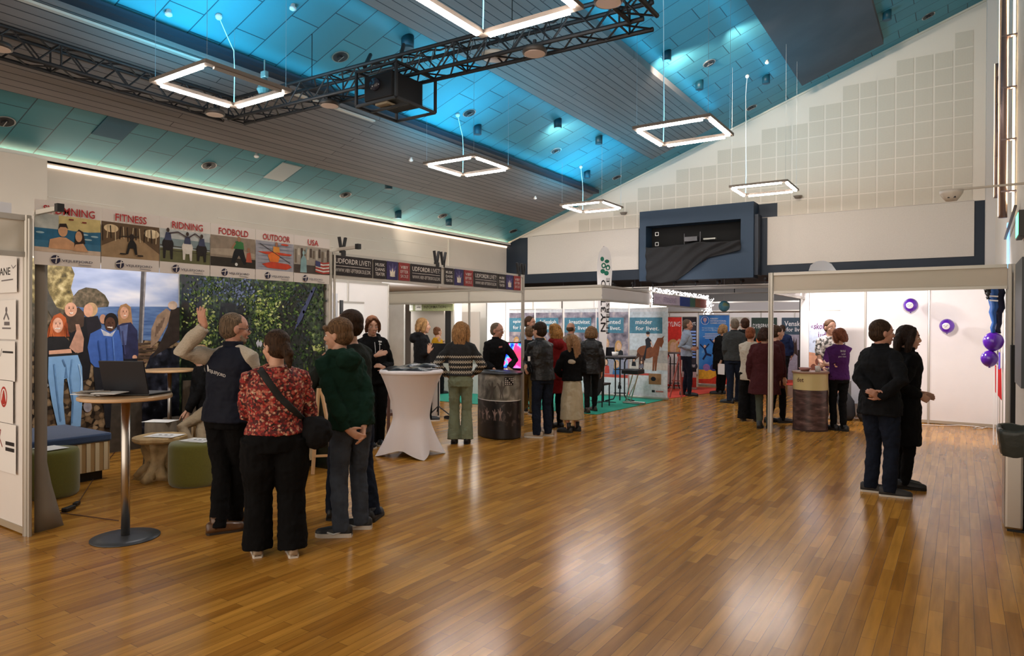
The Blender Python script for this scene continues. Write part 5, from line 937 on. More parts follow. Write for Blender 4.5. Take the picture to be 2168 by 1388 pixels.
# rear booth wall with posters
br = thing('exhibition_booth', 'far rear booth with grey fascia board and white panels behind the aisle', 'exhibition booth', (-5, 22.75, 0))
xa = ony(1440, 640, 22.7).x; xb = -1.3
panelrow((-9.5, 22.75), (xb, 22.75), 8, .06, 2.2, br); fascia((-9.5, 22.62), (xb, 22.62), 2.17, 2.5, br, mat('fascia_grey', (.45, .43, .42), .6))
def flatposter(px0, px1, py0, py1, Y, base, label, draw):
    a = ony(px0, py1, Y); b = ony(px1, py0, Y); F_ = Flat((a.x, Y, a.z), (1, 0, 0), (0, 0, 1), .01); F_.board(b.x-a.x, b.z-a.z, base); draw(F_, b.x-a.x, b.z-a.z); o = F_.build('poster'); return tag(recenter(o), label, 'poster')
def dyre(F_, W_, H_): F_.text('DYREPASSER', W_*.06, H_*.86, W_*.88, H_*.06, BR['WH'], .0); F_.poly([(W_*.05, H_*.4), (W_*.2, H_*.7), (W_*.5, H_*.8), (W_*.8, H_*.68), (W_*.9, H_*.45), (W_*.6, H_*.55), (W_*.3, H_*.3)], ink(214, 120, 70)); F_.disc(W_*.45, H_*.72, W_*.25, H_*.06, ink(214, 100, 50)); F_.rect(0, 0, W_, H_*.3, ink(120, 90, 70))
flatposter(1590, 1645, 672, 835, 22.70, ink(46, 62, 54), 'dark green poster headed DYREPASSER with an orange animal', dyre)
def ven(F_, W_, H_): F_.text('Venskab', W_*.1, H_*.9, W_*.8, H_*.06, BR['WH'], .03); F_.text('for livet', W_*.18, H_*.835, W_*.66, H_*.05, BR['WH'], .03); F_.rect(0, 0, W_, H_*.8, ink(160, 156, 170)); F_.disc(W_*.3, H_*.62, W_*.22, H_*.1, ink(110, 84, 66)); F_.poly([(W_*.4, H_*.6), (W_*.46, H_*.78), (W_*.5, H_*.7), (W_*.56, H_*.76), (W_*.6, H_*.55)], ink(60, 46, 40)); F_.rect(W_*.6, H_*.2, W_, H_*.62, ink(50, 40, 40)); F_.rect(0, 0, W_, H_*.2, ink(170, 90, 96))
flatposter(1654, 1712, 672, 850, 22.70, ink(60, 78, 92), 'poster reading Venskab for livet on the far wall', ven)
flatposter(1546, 1585, 671, 800, 22.70, ink(188, 182, 170), 'pale poster ending in the letters IEN on the far wall', lambda F_, W_, H_: (F_.text('ELEVERNE I SCENEN' if False else 'SCIENCELINIEN', W_*.02, H_*.86, W_*.9, H_*.06, ink(60, 56, 50), .0), F_.disc(W_*.6, H_*.5, W_*.3, H_*.15, ink(140, 130, 120))))
# globe balloon, tinsel and fascia prints by the aisle
p = ony(1533, 648, 19.4); t = thing('globe_balloon', 'shiny light blue globe balloon hanging at the end of the tinsel fascia', 'balloon', p); c = MB(); c.ball(p, .155, 24, 16); obj('balloon_skin', c, nmat('globe_skin', [(.4, (70, 150, 190)), (.55, (110, 180, 206)), (.62, (150, 170, 130))], 5), t, True); c = MB(); c.tube([p+Vector((0, 0, .15)), (p.x, p.y, OZ-.01)], .003, 5); obj('string', c, WIRE, t)
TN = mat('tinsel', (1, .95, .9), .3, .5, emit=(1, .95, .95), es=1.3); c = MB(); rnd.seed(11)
def ff(s_): return Vector((XI-.3*(s_-12.27)/7.63+.03, s_, 2.5))
for k in range(300):
    s_ = 15.1+4.8*rnd.random(); p = ff(s_)+Vector((.01, 0, rnd.uniform(-.03, .07))); c.add([p+Vector((.0, -.018, 0)), p+Vector((.0, .018, 0)), p+Vector((.0, 0, .03)), p+Vector((.02, 0, .01))], [(0, 1, 2), (0, 3, 2), (1, 3, 2)])
for k in range(150):
    p = ff(19.85)+Vector((rnd.gauss(.03, .06), rnd.gauss(0, .09), rnd.uniform(-.5, .0))); c.add([p+Vector((.0, -.018, 0)), p+Vector((.0, .018, 0)), p+Vector((.0, 0, .03)), p+Vector((.02, 0, .01))], [(0, 1, 2), (0, 3, 2), (1, 3, 2)])
for k in range(40):
    p = Vector((XI-.10, 15.03, 0))+Vector((.03, rnd.gauss(0, .02), rnd.uniform(2.15, 2.6))); c.add([p+Vector((.0, -.018, 0)), p+Vector((.0, .018, 0)), p+Vector((.0, 0, .03)), p+Vector((.02, 0, .01))], [(0, 1, 2), (0, 3, 2), (1, 3, 2)])
o = obj('tinsel_garland', c, TN); tag(recenter(o), 'glittering white tinsel garland along the far fascia', 'garland'); o['kind'] = 'stuff'
F_ = Flat(ff(15.2)+Vector((.004, 0, -.29)), (ff(19.7)-ff(15.2)), (0, 0, 1), .004); F_.board(4.5, .24, ink(176, 164, 180)); F_.text('SPORTS', .08, .08, .35, .09, ink(140, 124, 150), .02); F_.text('EFTERSKOLE FOR LIVET', .7, .05, 1.0, .13, ink(120, 108, 140), .02); F_.rect(2.0, 0, 2.9, .24, ink(36, 60, 130)); F_.rect(2.9, 0, 3.4, .24, ink(60, 110, 90)); F_.rect(3.4, 0, 3.9, .24, ink(170, 110, 60)); F_.rect(3.9, 0, 4.5, .24, ink(200, 90, 60)); F_.text('2024', 2.4, .08, .25, .08, BR['WH'], .02) if False else None
o = F_.build('fascia_print'); tag(recenter(o), 'lilac, blue and rainbow printed strip on the far fascia', 'sign')
# ---- feather flag
p = onz(1277, 851, 0); FX, FY = p.x, p.y; rv = Vector((.85, .53, 0)).normalized(); t = thing('feather_flag', 'tall white feather flag reading NY3TED EFTERSKOLE on a dark pole', 'flag', (FX, FY, 0))
def fpt(px_, py_): # on vertical plane through the pole facing the camera side
    n_ = rv.cross(Vector((0, 0, 1))); d = ray(px_, py_); tt = (Vector((FX, FY, 0))-EYEP).dot(n_)/d.dot(n_); return EYEP+d*tt
Fq = Flat(fpt(1277, 851), rv, (0, 0, 1), .004); Fq.mi(WHITE); out = [(1270, 790), (1268, 700), (1266, 640), (1264, 580), (1264, 560), (1266, 545), (1269, 533), (1274, 525), (1280, 521), (1286, 524), (1291, 533), (1294, 547), (1296, 575), (1293, 620), (1288, 680), (1283, 740), (1280, 790)]
pl = [Fq.pix(*q_) for q_ in out]; Fq.mb.prism([Fq.at(a, b, 0) for a, b in pl][::-1], -Fq.n*.006) if False else Fq.poly(out, mat('flag_white', (.74, .70, .68), .7), True)
G_ = ink(28, 104, 82)
for a, b, ra, rb in ((1275, 548, 4, 5), (1285, 553, 5, 4), (1278, 562, 5, 6), (1287, 566, 5, 6), (1276, 574, 5, 5), (1284, 578, 5, 5)): Fq.disc(a, b, ra, rb, G_, 12, True)
Fq.disc(1278, 562, 2.4, 3, WHITE, 10, True); Fq.disc(1287, 567, 2.2, 3, WHITE, 10, True)
Fq.k += 1; Fq.mi(INK)
a = Fq.pix(1282, 702); b = Fq.pix(1276, 592); hh = b[1]-a[1]
t_ = text('NY3TED', hh, .11, Fq.at(a[0], a[1]), (0, 0, 1), -rv, None, False, bold=.02); Fq.mb.add(t_.v, [f_[::-1] for f_ in t_.f] if False else t_.f)
a = Fq.pix(1290, 706); b = Fq.pix(1286, 588); t_ = text('EFTERSKOLE', b[1]-a[1], .07, Fq.at(a[0], a[1]), (0, 0, 1), -rv, None, False, bold=.02); Fq.mb.add(t_.v, t_.f)
Fq.mb.v = [v for v in Fq.mb.v]; Fq.build('flag_cloth', t)
c = MB(); c.tube([(FX, FY, .03), tuple(fpt(1272, 700)-Fq.n*.012), tuple(fpt(1266, 600)-Fq.n*.012), tuple(fpt(1267, 545)-Fq.n*.012), tuple(fpt(1279, 521)-Fq.n*.012)], .010, 8); obj('pole', c, BLACKM, t); c = MB(); c.tube([(FX, FY, 0), (FX, FY, .75)], .02, 10); obj('pole_foot', c, BLACKM, t)
c = MB(); c.bar((FX-.3, FY, .012), (FX+.3, FY, .012), .04, .02); c.bar((FX, FY-.3, .012), (FX, FY+.3, .012), .04, .02); obj('cross_base', c, BLACKM, t)
# tall table and folding stool in the green booth
def tube_table(x, y, h, r, label):
    t = thing('folding_high_table', label, 'table', (x, y, 0)); c = MB(); c.lathe((x, y, h-.03), [(r, 0), (r, .03)], 40); obj('tabletop', c, mat('top_dark', (.08, .07, .075), .4), t)
    for k, a in enumerate((R(30), R(30)+PI)):
        dx, dy = math.cos(a), math.sin(a); c = MB(); c.tube([(x+dx*r*.9, y+dy*r*.9, h-.05), (x+dx*.14, y+dy*.14, h-.06), (x+dx*.10, y+dy*.10, h-.14), (x+dx*.10, y+dy*.10, .16), (x+dx*.14, y+dy*.14, .07), (x+dx*.32, y+dy*.32, .03)], .015, 8); obj('leg', c, BLACKM, t)
    c = MB(); c.tube([(x, y, .04), (x, y, h-.03)], .016, 8); c.bar((x-.12, y-.06, h-.3), (x+.12, y+.06, h-.3), .02); c.bar((x-.12, y-.06, .2), (x+.12, y+.06, .2), .02); obj('middle_frame', c, BLACKM, t); return t
tube_table(-6.25, 13.75, 1.02, .37, 'tall black tube legged table in front of the horse banner')
laptop(-6.5, 13.72, 1.021, R(200), 'small dark laptop on the tall tube legged table', .75)
c = MB(); c.lathe((-6.3, 13.6, 1.021), [(.06, 0), (.075, .09), (.07, .09), (.055, .01)], 18); o = obj('paper_cup', c, WHITE, None, True); tag(recenter(o), 'white bowl beside the small laptop on the tall table', 'bowl')
t = thing('bar_stool', 'folding bar stool with a black seat and chrome legs', 'stool', (-5.9, 13.3, 0)); a = onz(1340, 783, .68); b = onz(1328, 848, .02); 
X0, Y0 = onz(1340, 855, 0)[:2]; c = MB(); sx = ony(1340, 785, Y0); c.box((sx.x-.2, Y0-.17, sx.z-.06), (sx.x+.2, Y0+.17, sx.z+.04)); obj('seat', c, BLACKP, t, bevel=.02)
for dx in (-.12, .0): c = MB(); c.tube([(sx.x+.16+dx, Y0-.1, sx.z-.06), (sx.x-.06+dx, Y0+.02, .05)], .013, 8); obj('leg', c, STEEL, t)
c = MB(); c.tube([(sx.x-.2, Y0-.05, .03), (sx.x+.22, Y0-.12, .03), (sx.x+.24, Y0+.1, .03), (sx.x-.18, Y0+.12, .03), (sx.x-.2, Y0-.05, .03)], .018, 8); c.tube([(sx.x-.15, Y0, .03), (sx.x+.05, Y0, .45)], .01, 6); obj('foot_loop', c, STEEL, t)
t = thing('chair', 'black chair with a dark coat beside the feather flag pole', 'chair', (-6.6, 13.0, 0)); X0, Y0 = onz(1266, 868, 0)[:2]; Y0 += .6; X0 = ony(1266, 800, Y0).x
for dx in (-.18, .18):
    for dy in (-.17, .17): c = MB(); c.bar((X0+dx, Y0+dy, 0), (X0+dx, Y0+dy, .45), .02); obj('leg', c, BLACKM, t)
c = MB(); c.box((X0-.2, Y0-.2, .45), (X0+.2, Y0+.2, .49)); obj('seat', c, BLACKP, t); c = MB(); c.box((X0-.2, Y0-.22, .49), (X0+.2, Y0-.19, .98)); obj('backrest', c, BLACKP, t)
c = MB(); c.ball((X0+.02, Y0-.25, .62), (.24, .05, .42), 18, 12); o = obj('hanging_coat', c, mat('coat_dark', (.03, .028, .03), .9, bump=.3), None, True); tag(recenter(o), 'dark coat hung over the chair back beside the flag', 'coat')
# table and easel on the red carpet
tube_table(-6.2, 17.0, 1.0, .3, 'small tall table behind the man in the pale blue shirt')
t = thing('wooden_easel', 'narrow slanting A-frame stand at the edge of the red carpet', 'easel', (-5.7, 15.6, 0)); a = onz(1427, 843, 0)
for s_ in (-.14, .14): c = MB(); c.bar((a.x+s_, a.y+.1, 0), (a.x, a.y+.35, 1.0), .025); obj('leg', c, mat('easel_red', (.35, .08, .06), .5), t)
c = MB(); c.bar((a.x-.11, a.y+.15, .4), (a.x+.11, a.y+.15, .4), .02); c.bar((a.x+.0, a.y+.6, 0), (a.x, a.y+.35, 1.0), .02); obj('back_leg', c, mat('easel_red', (.35, .08, .06), .5), t)

# ---- right booth
YR = 11.22; YRB = 13.92; XL0, XR0 = -2.5, .545
bg = thing('exhibition_booth', 'open white booth with a plain beige fascia by the right wall', 'exhibition booth', (-1, YR, 0))
zt = 2.53; post(XL0, YR, zt, bg, .055); post(XL0-.04, YR, zt, bg, .02); post(XR0, YR, zt, bg, .05); post(XR0+.045, YR, zt, bg, .025, name='dark_post')
fascia((XL0+.03, YR), (XR0-.03, YR), 2.20, zt, bg, mat('fascia_beige', (.60, .53, .43), .6)); fascia((XL0, YR+.03), (XL0, YRB), 2.20, zt-.02, bg, WHITE_PANEL)
panelrow((XL0+.05, YRB), (XR0-.02, YRB), 3, .06, 2.48, bg); panelrow((XR0-.02, YR+.1), (XR0-.02, YRB), 3, .04, 2.45, bg, rail=True)
c = MB(); c.box((XL0-.06, YRB-.06, 0), (XL0+.09, YRB+.06, 2.4)); obj('white_pillar', c, WHITE_PANEL, bg); c = MB(); c.box((XL0-.085, YRB-.03, .3), (XL0-.062, YRB+.03, 2.3)); obj('dark_edge', c, BLACKP, bg)
t = thing('booth_floodlight', 'bright white floodlight in the back corner of the right booth', 'spotlight', (XL0+.05, YRB-.2, 2.3)); c = MB(); c.box((XL0-.12, YRB-.42, 2.36), (XL0+.05, YRB-.3, 2.42)); obj('housing', c, ALU, t); c = MB(); c.box((XL0-.11, YRB-.425, 2.345), (XL0+.04, YRB-.31, 2.36)); obj('lit_face', c, mat('flood_glow', (1, 1, 1), .5, emit=(1, .97, .95), es=14), t)
def skole(F_, W_, H_):
    F_.rect(0, 0, W_, H_, ink(196, 206, 224)); PU = ink(104, 40, 92)
    F_.text('et', W_*.06, H_*.83, W_*.08, H_*.03, PU, .02); F_.text('skoleår', W_*.15, H_*.82, W_*.6, H_*.06, PU, .04, shear=.2); F_.text('i', W_*.3, H_*.745, W_*.03, H_*.05, PU, .02); F_.text('udlandet', W_*.36, H_*.735, W_*.6, H_*.06, PU, .04, shear=.2); F_.text('giver læring', W_*.12, H_*.69, W_*.5, H_*.028, ink(70, 60, 80), .01, shear=.2)
    F_.poly([(0, 0), (W_, 0), (W_, H_*.56), (0, H_*.6)], ink(206, 150, 120)); 
    for a, b, s_ in ((.3, .42, 1), (.15, .36, .8)): F_.poly([(W_*(a-.06*s_), H_*.05), (W_*(a-.08*s_), H_*b), (W_*a, H_*(b+.08)), (W_*(a+.08*s_), H_*b), (W_*(a+.1*s_), H_*.05)], ink(196, 150, 150)); F_.disc(W_*a, H_*(b+.09), .05, .07, ink(120, 70, 56))
x0 = ony(1713, 700, 13.5).x; x1 = ony(1779, 700, 13.5).x; rollup(x0, x1, 13.5, 1.98, 'roll-up banner with purple skole lettering over a sandy picture', skole)
t = thing('roll_up_banner', 'pink and lilac banner seen edge-on beside the white booth pillar', 'banner', (XL0-.25, YRB-.1, 0)); a = ony(1693, 700, 14.4); b = ony(1703, 700, 14.4); c = MB(); c.box((a.x, 14.4, .04), (b.x, 14.41, 2.05)); obj('printed_screen', c, nmat('print_pink', [(.35, (110, 90, 150)), (.5, (190, 120, 170)), (.65, (220, 180, 200))], 6), t); c = MB(); c.box((a.x-.01, 14.36, 0), (b.x+.02, 14.46, .04)); obj('base', c, ALU, t)
# round printed counter
a = onz(1709, 913, 0); cx, cy = a.x-.13*0, a.y+.25; rx = ry = .265; t = thing('promo_counter', 'round counter, cream on top and brown printed below, with a bowl', 'counter', (cx, cy, 0))
CR = mat('counter_cream', (.62, .50, .24), .4); BN = nmat('print_brown', [(.3, (34, 22, 26)), (.5, (74, 52, 52)), (.66, (110, 84, 80)), (.8, (170, 150, 146))], 5, 5, dist=.5, stretch=(1, 1, 3))
for nm, z0, z1, m_ in (('brown_print', .03, .66, BN), ('cream_print', .66, .925, CR)): c = MB(); c.lathe((cx, cy, 0), [(rx, z0), (rx, z1)], 48, False); obj(nm, c, m_, t, True)
c = MB(); c.lathe((cx, cy, 0), [(rx+.012, .925), (rx+.02, .93), (rx+.02, .95), (rx+.01, .955)], 48); obj('counter_top', c, mat('counter_top_wood', (.30, .16, .10), .35), t); c = MB(); c.lathe((cx, cy, 0), [(rx+.004, 0), (rx+.006, .03)], 48); obj('foot_rim', c, mat('rim_dark', (.05, .03, .03), .5), t)
c = MB(); tm = text('det', .12, .07, (0, 0, 0), (1, 0, 0), (0, 0, 1), None, False, bold=.02)
for v in tm.v: a_ = R(-128)+v.x/rx; v2 = Vector((cx+(rx+.003)*math.cos(a_), cy+(rx+.003)*math.sin(a_), .79+v.z)); c.v.append(v2)
c.f = tm.f; c.m = tm.m; obj('lettering', c, ink(90, 50, 46), t)
c = MB(); c.lathe((cx-.08, cy-.02, .957), [(.06, 0), (.1, .05), (.095, .055), (.05, .012)], 20); o = obj('bowl', c, mat('bowl_pink', (.45, .22, .20), .4), None, True); tag(recenter(o), 'shallow reddish bowl on the round counter', 'bowl')
c = MB(); c.lathe((cx+.12, cy-.08, .957), [(.035, 0), (.04, .09), (.035, .09), (.03, .01)], 16); o = obj('cup', c, mat('glass_cup', (.6, .56, .52), .2), None, True); tag(recenter(o), 'small pale cup on the round counter', 'cup')
# balloons
PUR = mat('balloon_purple', (.10, .012, .36), .18, spec=.6, coat=.5)
def balloon(x, y, Y, r, label, face=True):
    p = ony(x, y, Y); t = thing('balloon', label, 'balloon', p, 0, 'purple balloons in the right booth'); c = MB(); rr = []
    for i in range(17):
        t_ = i/16; z = r*1.08*math.cos(PI*t_); q_ = r*math.sin(PI*t_)*(1-.12*max(0, t_-.5)*2); rr.append([(p.x+max(q_, .002)*math.cos(2*PI*k/24), p.y+max(q_, .002)*math.sin(2*PI*k/24), p.z+z) for k in range(24)])
    c.rings(rr); obj('balloon_skin', c, PUR, t, True); c = MB(); c.tube([(p.x, p.y, p.z-r*1.05), (p.x, p.y, p.z-r*1.17)], [.006, .016], 8); obj('knot', c, PUR, t)
    if face:
        c = MB(); n_ = (EYEP-p).normalized(); n_ = (n_+Vector((-.15, 0, 0))).normalized(); u_ = Vector((0, 0, 1)).cross(n_).normalized(); v_ = n_.cross(u_); rs = []
        for rad in (0.001, .2, .4, .5): rs.append([p+(n_*math.cos(rad)+(u_*math.cos(2*PI*k/20)+v_*math.sin(2*PI*k/20))*math.sin(rad))*r*1.02 for k in range(20)])
        c.rings(rs, False); obj('white_print', c, mat('balloon_white', (.75, .72, .72), .3), t, True); c = MB()
        for a_, b_ in ((-.2, .05), (.0, -.12), (.18, .1)): q_ = p+(n_+u_*a_+v_*b_).normalized()*r*1.035; c.bar(q_-u_*.018, q_+u_*.018+v_*.01, .008, .004)
        obj('print_mark', c, INK, t)
    c = MB(); c.tube([(p.x, p.y, p.z-r*1.1), (p.x+.02, YRB-.02, p.z-r*1.1-.03)] if Y > 13.5 else [(p.x, p.y, p.z-r*1.1), (XR0-.04, p.y, p.z-r*1.2)], .0015, 4); obj('string', c, WHITE, t)
balloon(1928, 646, 13.7, .115, 'purple balloon with a white print, highest on the booth back wall'); balloon(2005, 690, 13.7, .115, 'purple balloon with a white print, lower right on the booth back wall')
balloon(2103, 723, 11.6, .126, 'larger plain purple balloon under the hanging blue clothes', False); balloon(2095, 759, 11.6, .108, 'purple balloon just below the larger one, at the booth side wall', False)
# clothes and cloth at the booth's right side
BL = mat('jacket_blue', (.015, .09, .32), .4, bump=.4, bscale=20); NV = mat('jacket_navy', (.02, .02, .05), .6, bump=.4, bscale=20)
t = thing('hanging_clothes', 'dark and bright blue jackets hanging from the fascia at the right booth end', 'clothes', (.3, 11.6, 1.5))
for px_, r_, y0_, y1_, m_, nm in ((2112, (.085, .08), 608, 706, NV, 'navy_jacket'), (2103, (.055, .07), 607, 704, BL, 'blue_jacket'), (2093, (.05, .06), 608, 632, BLACKP, 'black_cap')):
    Yc = 11.6 if nm != 'navy_jacket' else 11.72; a = ony(px_, y0_, Yc); b = ony(px_, y1_, Yc); c = MB(); n_ = 9; c.tube([a.lerp(b, i/n_)+Vector((.012*math.sin(i*2.1), 0, 0)) for i in range(n_+1)], [(r_[0]*(.5+.5*math.sin(PI*min(1, .25+i/n_))), r_[1]*(.6+.4*math.sin(i*1.9)**2)) for i in range(n_+1)], 14, True, up=(0, 1, 0)); obj(nm, c, m_, t, True)
c = MB(); a = ony(2104, 626, 11.53); c.bar((a.x-.05, 11.53, a.z), (a.x+.05, 11.53, a.z-.01), .01, .02); c.bar((a.x-.05, 11.53, a.z-.06), (a.x+.05, 11.53, a.z-.07), .01, .02); obj('reflective_stripe', c, WHITE, t); c = MB(); c.bar((.3, 11.65, 2.42), (XR0-.03, 11.65, 2.42), .02); obj('hook_bar', c, ALU, t)
t = thing('red_cloth', 'red cloth hanging in a narrow fold under the purple balloons', 'cloth', (.44, 12.7, 1.0)); c = MB(); a = ony(2112, 772, 12.2); b = ony(2116, 848, 12.2); c.prism([(a.x-.03, 12.2, a.z), (a.x+.045, 12.2, a.z-.05), (b.x+.03, 12.24, b.z), (b.x-.05, 12.24, b.z+.12)], (0, .05, 0)); obj('fold', c, mat('cloth_red', (.55, .02, .02), .7), t)
c = MB(); a = ony(2116, 745, 12.15); c.bar((a.x, 12.15, a.z), (a.x, 12.15, a.z-.25), .03, .02); o = obj('blue_ribbon', c, mat('ribbon', (.12, .06, .5), .5), t)
for k in range(2): c = MB(); c.bar((.40+.035*k, 11.9, 0), (.40+.035*k, 11.9, 1.15), .018); o = obj('white_stick', c, WHITE, t)
c = MB(); pts = [onz(x, y, .012) for x, y in ((1945, 898), (1990, 900), (2018, 900), (2032, 892), (2045, 893), (2060, 900), (2084, 905), (2070, 901), (2060, 906), (2078, 907), (2088, 903), (2100, 890))]; pts = [Vector((p.x, min(p.y, YRB-.06), p.z)) for p in pts]; c.tube(pts, .007, 6); o = obj('white_cable', c, WHITE, None, True); tag(recenter(o), 'white cable lying along the floor of the right booth', 'cable')
# dark bags on the floor behind the couple
for k, (x, y, s_, lb) in enumerate(((1786, 880, .2, 'dark backpack on the floor against the booth back wall'), (1840, 862, .19, 'black bag piled beside the backpack in the right booth'))):
    p = onz(x, y, 0); p.y = min(p.y, 13.5); p.x = ony(x, 800, p.y).x; t = thing('backpack', lb, 'bag', (p.x, p.y, 0)); c = MB(); c.tube([(p.x, p.y, .0), (p.x, p.y, .1), (p.x, p.y, .35), (p.x, p.y, .5)], [(s_*.7, s_*.5), (s_, s_*.7), (s_*.9, s_*.6), (s_*.4, s_*.3)], 16, up=(0, 1, 0)); obj('sack', c, mat('bag_black', (.02, .02, .022), .8, bump=.5, bscale=20), t, True); c = MB(); c.tube([(p.x-.06, p.y, .48), (p.x, p.y, .58), (p.x+.06, p.y, .48)], .01, 6); obj('handle', c, BLACKP, t)
c = MB(); p = onz(1830, 866, 0); p.y = 13.6; p.x = ony(1818, 800, 13.6).x; c.box((p.x-.12, 13.6, .3), (p.x+.12, 13.8, .75)); o = obj('paper_bag', c, mat('bag_grey', (.4, .4, .42), .6)); tag(recenter(o), 'pale grey box standing behind the black bags', 'box')
# pale wing shapes sticking up behind the right booth
c = MB(); pts = [ony(x, y, 14.6) for x, y in ((1712, 573), (1716, 561), (1728, 553), (1745, 551), (1760, 558), (1770, 572))]; c.prism(pts, (0, .03, 0)); o = obj('curved_panel', c, mat('wing_grey', (.55, .55, .56), .5)); tag(recenter(o), 'pale curved panel top sticking up behind the right booth fascia', 'panel')
p0 = o.location.z; c = MB(); c.bar((o.location.x, 14.64, 0), (o.location.x, 14.64, p0+.05), .04); obj('support_post', c, ALU, o)
# ---- waste bin at the right edge
a = onz(2126, 1124, 0); t = thing('waste_bin', 'steel waste bin with a black liner bag at the right picture edge', 'waste bin', (a.x+.15, a.y+.2, 0)); x0, y0 = a.x, a.y; x1, y1 = XR-.005, y0+.42
c = MB(); c.box((x0, y0, .02), (x0+.128, y1, .66)); obj('steel_side', c, STEEL, t, bevel=.02); c = MB(); c.box((x0+.133, y0, .02), (x1, y1, .66)); obj('steel_side', c, STEEL, t, bevel=.02); c = MB(); c.box((x0+.02, y0+.02, 0), (x1-.02, y1-.02, .02)); obj('foot', c, BLACKP, t)
c = MB(); x0 -= .02; y0 -= .02; y1 += .02; rows = []
for z, e in ((.62, .004), (.66, .012), (.72, .018), (.80, .03), (.83, .03), (.84, .02), (.83, .0), (.74, -.02)):
    ring = []
    for k in range(40):
        a_ = 2*PI*k/40; ux, uy = math.cos(a_), math.sin(a_); s_ = 1/max(abs(ux), abs(uy))**.86; hx, hy = (x1-x0)/2+e, (y1-y0)/2+e; w_ = 1+.02*math.sin(k*2.3+z*30); ring.append((min(XR-.002, (x0+x1)/2+ux*s_*hx*w_*.98), (y0+y1)/2+uy*s_*hy*w_*.98, z+.008*math.sin(k*1.1)))
    rows.append(ring)
c.rings(rows, False); obj('liner_bag', c, mat('liner_black', (.03, .035, .03), .35, bump=.5, bscale=14), t, True)
# ================================================================ PEOPLE
_tex = {}
def cloud(scale, depth=2):
    k = (scale, depth)
    if k not in _tex: t = bpy.data.textures.new('folds', 'CLOUDS'); t.noise_scale = scale; t.noise_depth = depth; _tex[k] = t
    return _tex[k]
def fuse(name, mb, m_, parent, vox=.008, smooth=3, fold=None, label=None, dec=None):
    """one continuous surface from overlapping closed forms"""
    me = bpy.data.meshes.new(name); me.from_pydata([tuple(v) for v in mb.v], [], mb.f); me.update(); o = bpy.data.objects.new(name, me); C.objects.link(o)
    r = o.modifiers.new('r', 'REMESH'); r.mode = 'VOXEL'; r.voxel_size = vox; r.use_smooth_shade = True
    if smooth: s_ = o.modifiers.new('s', 'SMOOTH'); s_.iterations = smooth; s_.factor = .5
    if fold:
        d = o.modifiers.new('d', 'DISPLACE'); d.texture = cloud(fold[0]); d.strength = fold[1]; d.mid_level = .5; d.texture_coords = 'LOCAL'
        if len(fold) > 2: d = o.modifiers.new('d', 'DISPLACE'); d.texture = cloud(fold[2]); d.strength = fold[3]; d.mid_level = .5; d.texture_coords = 'LOCAL'
    dg = bpy.context.evaluated_depsgraph_get(); me2 = bpy.data.meshes.new_from_object(o.evaluated_get(dg)); bpy.data.objects.remove(o); bpy.data.meshes.remove(me)
    me2.materials.clear(); me2.materials.append(m_); me2.polygons.foreach_set('use_smooth', [True]*len(me2.polygons))
    o = bpy.data.objects.new(name, me2); C.objects.link(o); o.parent = parent; reg(o, wmat(parent))
    if label: o['label'] = label
    return o
def fabric(name, c_, rough=.9, amt=.1, sheen=.0, bs=260, b=.25): return mat(name, c_, rough, noise_amt=amt, scale=9, bump=b, bscale=bs, sheen=sheen, spec=.12)
def hairmat(name, c_):
    if name in MATS: return MATS[name]
    m, n, b = nt(name); tc = n.nodes.new('ShaderNodeTexCoord'); mp = n.nodes.new('ShaderNodeMapping'); mp.inputs['Scale'].default_value = (150, 150, 9); n.links.new(tc.outputs['Object'], mp.inputs[0])
    t = n.nodes.new('ShaderNodeTexNoise'); t.inputs['Scale'].default_value = 1; t.inputs['Detail'].default_value = 3; n.links.new(mp.outputs[0], t.inputs['Vector'])
    r = ramp(n, t.outputs[0], [(.3, tuple(v*.25 for v in c_)), (.5, (c_[0]*.85, c_[1]*.72, c_[2]*.6)), (.72, (min(1, c_[0]*1.5), min(1, c_[1]*1.3), c_[2]*1.1))]); n.links.new(r.outputs[0], b.inputs['Base Color']); b.inputs['Roughness'].default_value = .6; b.inputs['Specular IOR Level'].default_value = .12
    bb = n.nodes.new('ShaderNodeBump'); bb.inputs['Strength'].default_value = .5; bb.inputs['Distance'].default_value = .004; n.links.new(t.outputs[0], bb.inputs['Height']); n.links.new(bb.outputs[0], b.inputs['Normal'])
    MATS[name] = m; return m
def skinmat(name, c_):
    if name in MATS: return MATS[name]
    m = mat(name, c_, .5, noise_amt=.06, scale=30, spec=.4); b = m.node_tree.nodes['Principled BSDF']
    b.inputs['Subsurface Weight'].default_value = .08; b.inputs['Subsurface Radius'].default_value = (.01, .004, .002); return m
SKIN = skinmat('skin_light', (.56, .31, .21)); SKIN2 = skinmat('skin_ruddy', (.50, .25, .17))
EYEW = mat('eye_white', (.7, .68, .66), .2); EYED = mat('eye_dark', (.03, .025, .02), .2); LIP = mat('lips', (.42, .16, .13), .5)
def ik(a, t, l1, l2, pole):
    d = t-a; L = d.length; mx = (l1+l2)*.995
    if L > mx: t = a+d*(mx/L); d = t-a; L = mx
    L = max(L, abs(l1-l2)+.02); u = d.normalized(); x = (l1*l1-l2*l2+L*L)/(2*L); h = math.sqrt(max(0, l1*l1-x*x)); p = pole-a; p = p-u*p.dot(u)
    if p.length < 1e-4: p = Vector((0, -1, 0))
    return a+u*x+p.normalized()*h, t
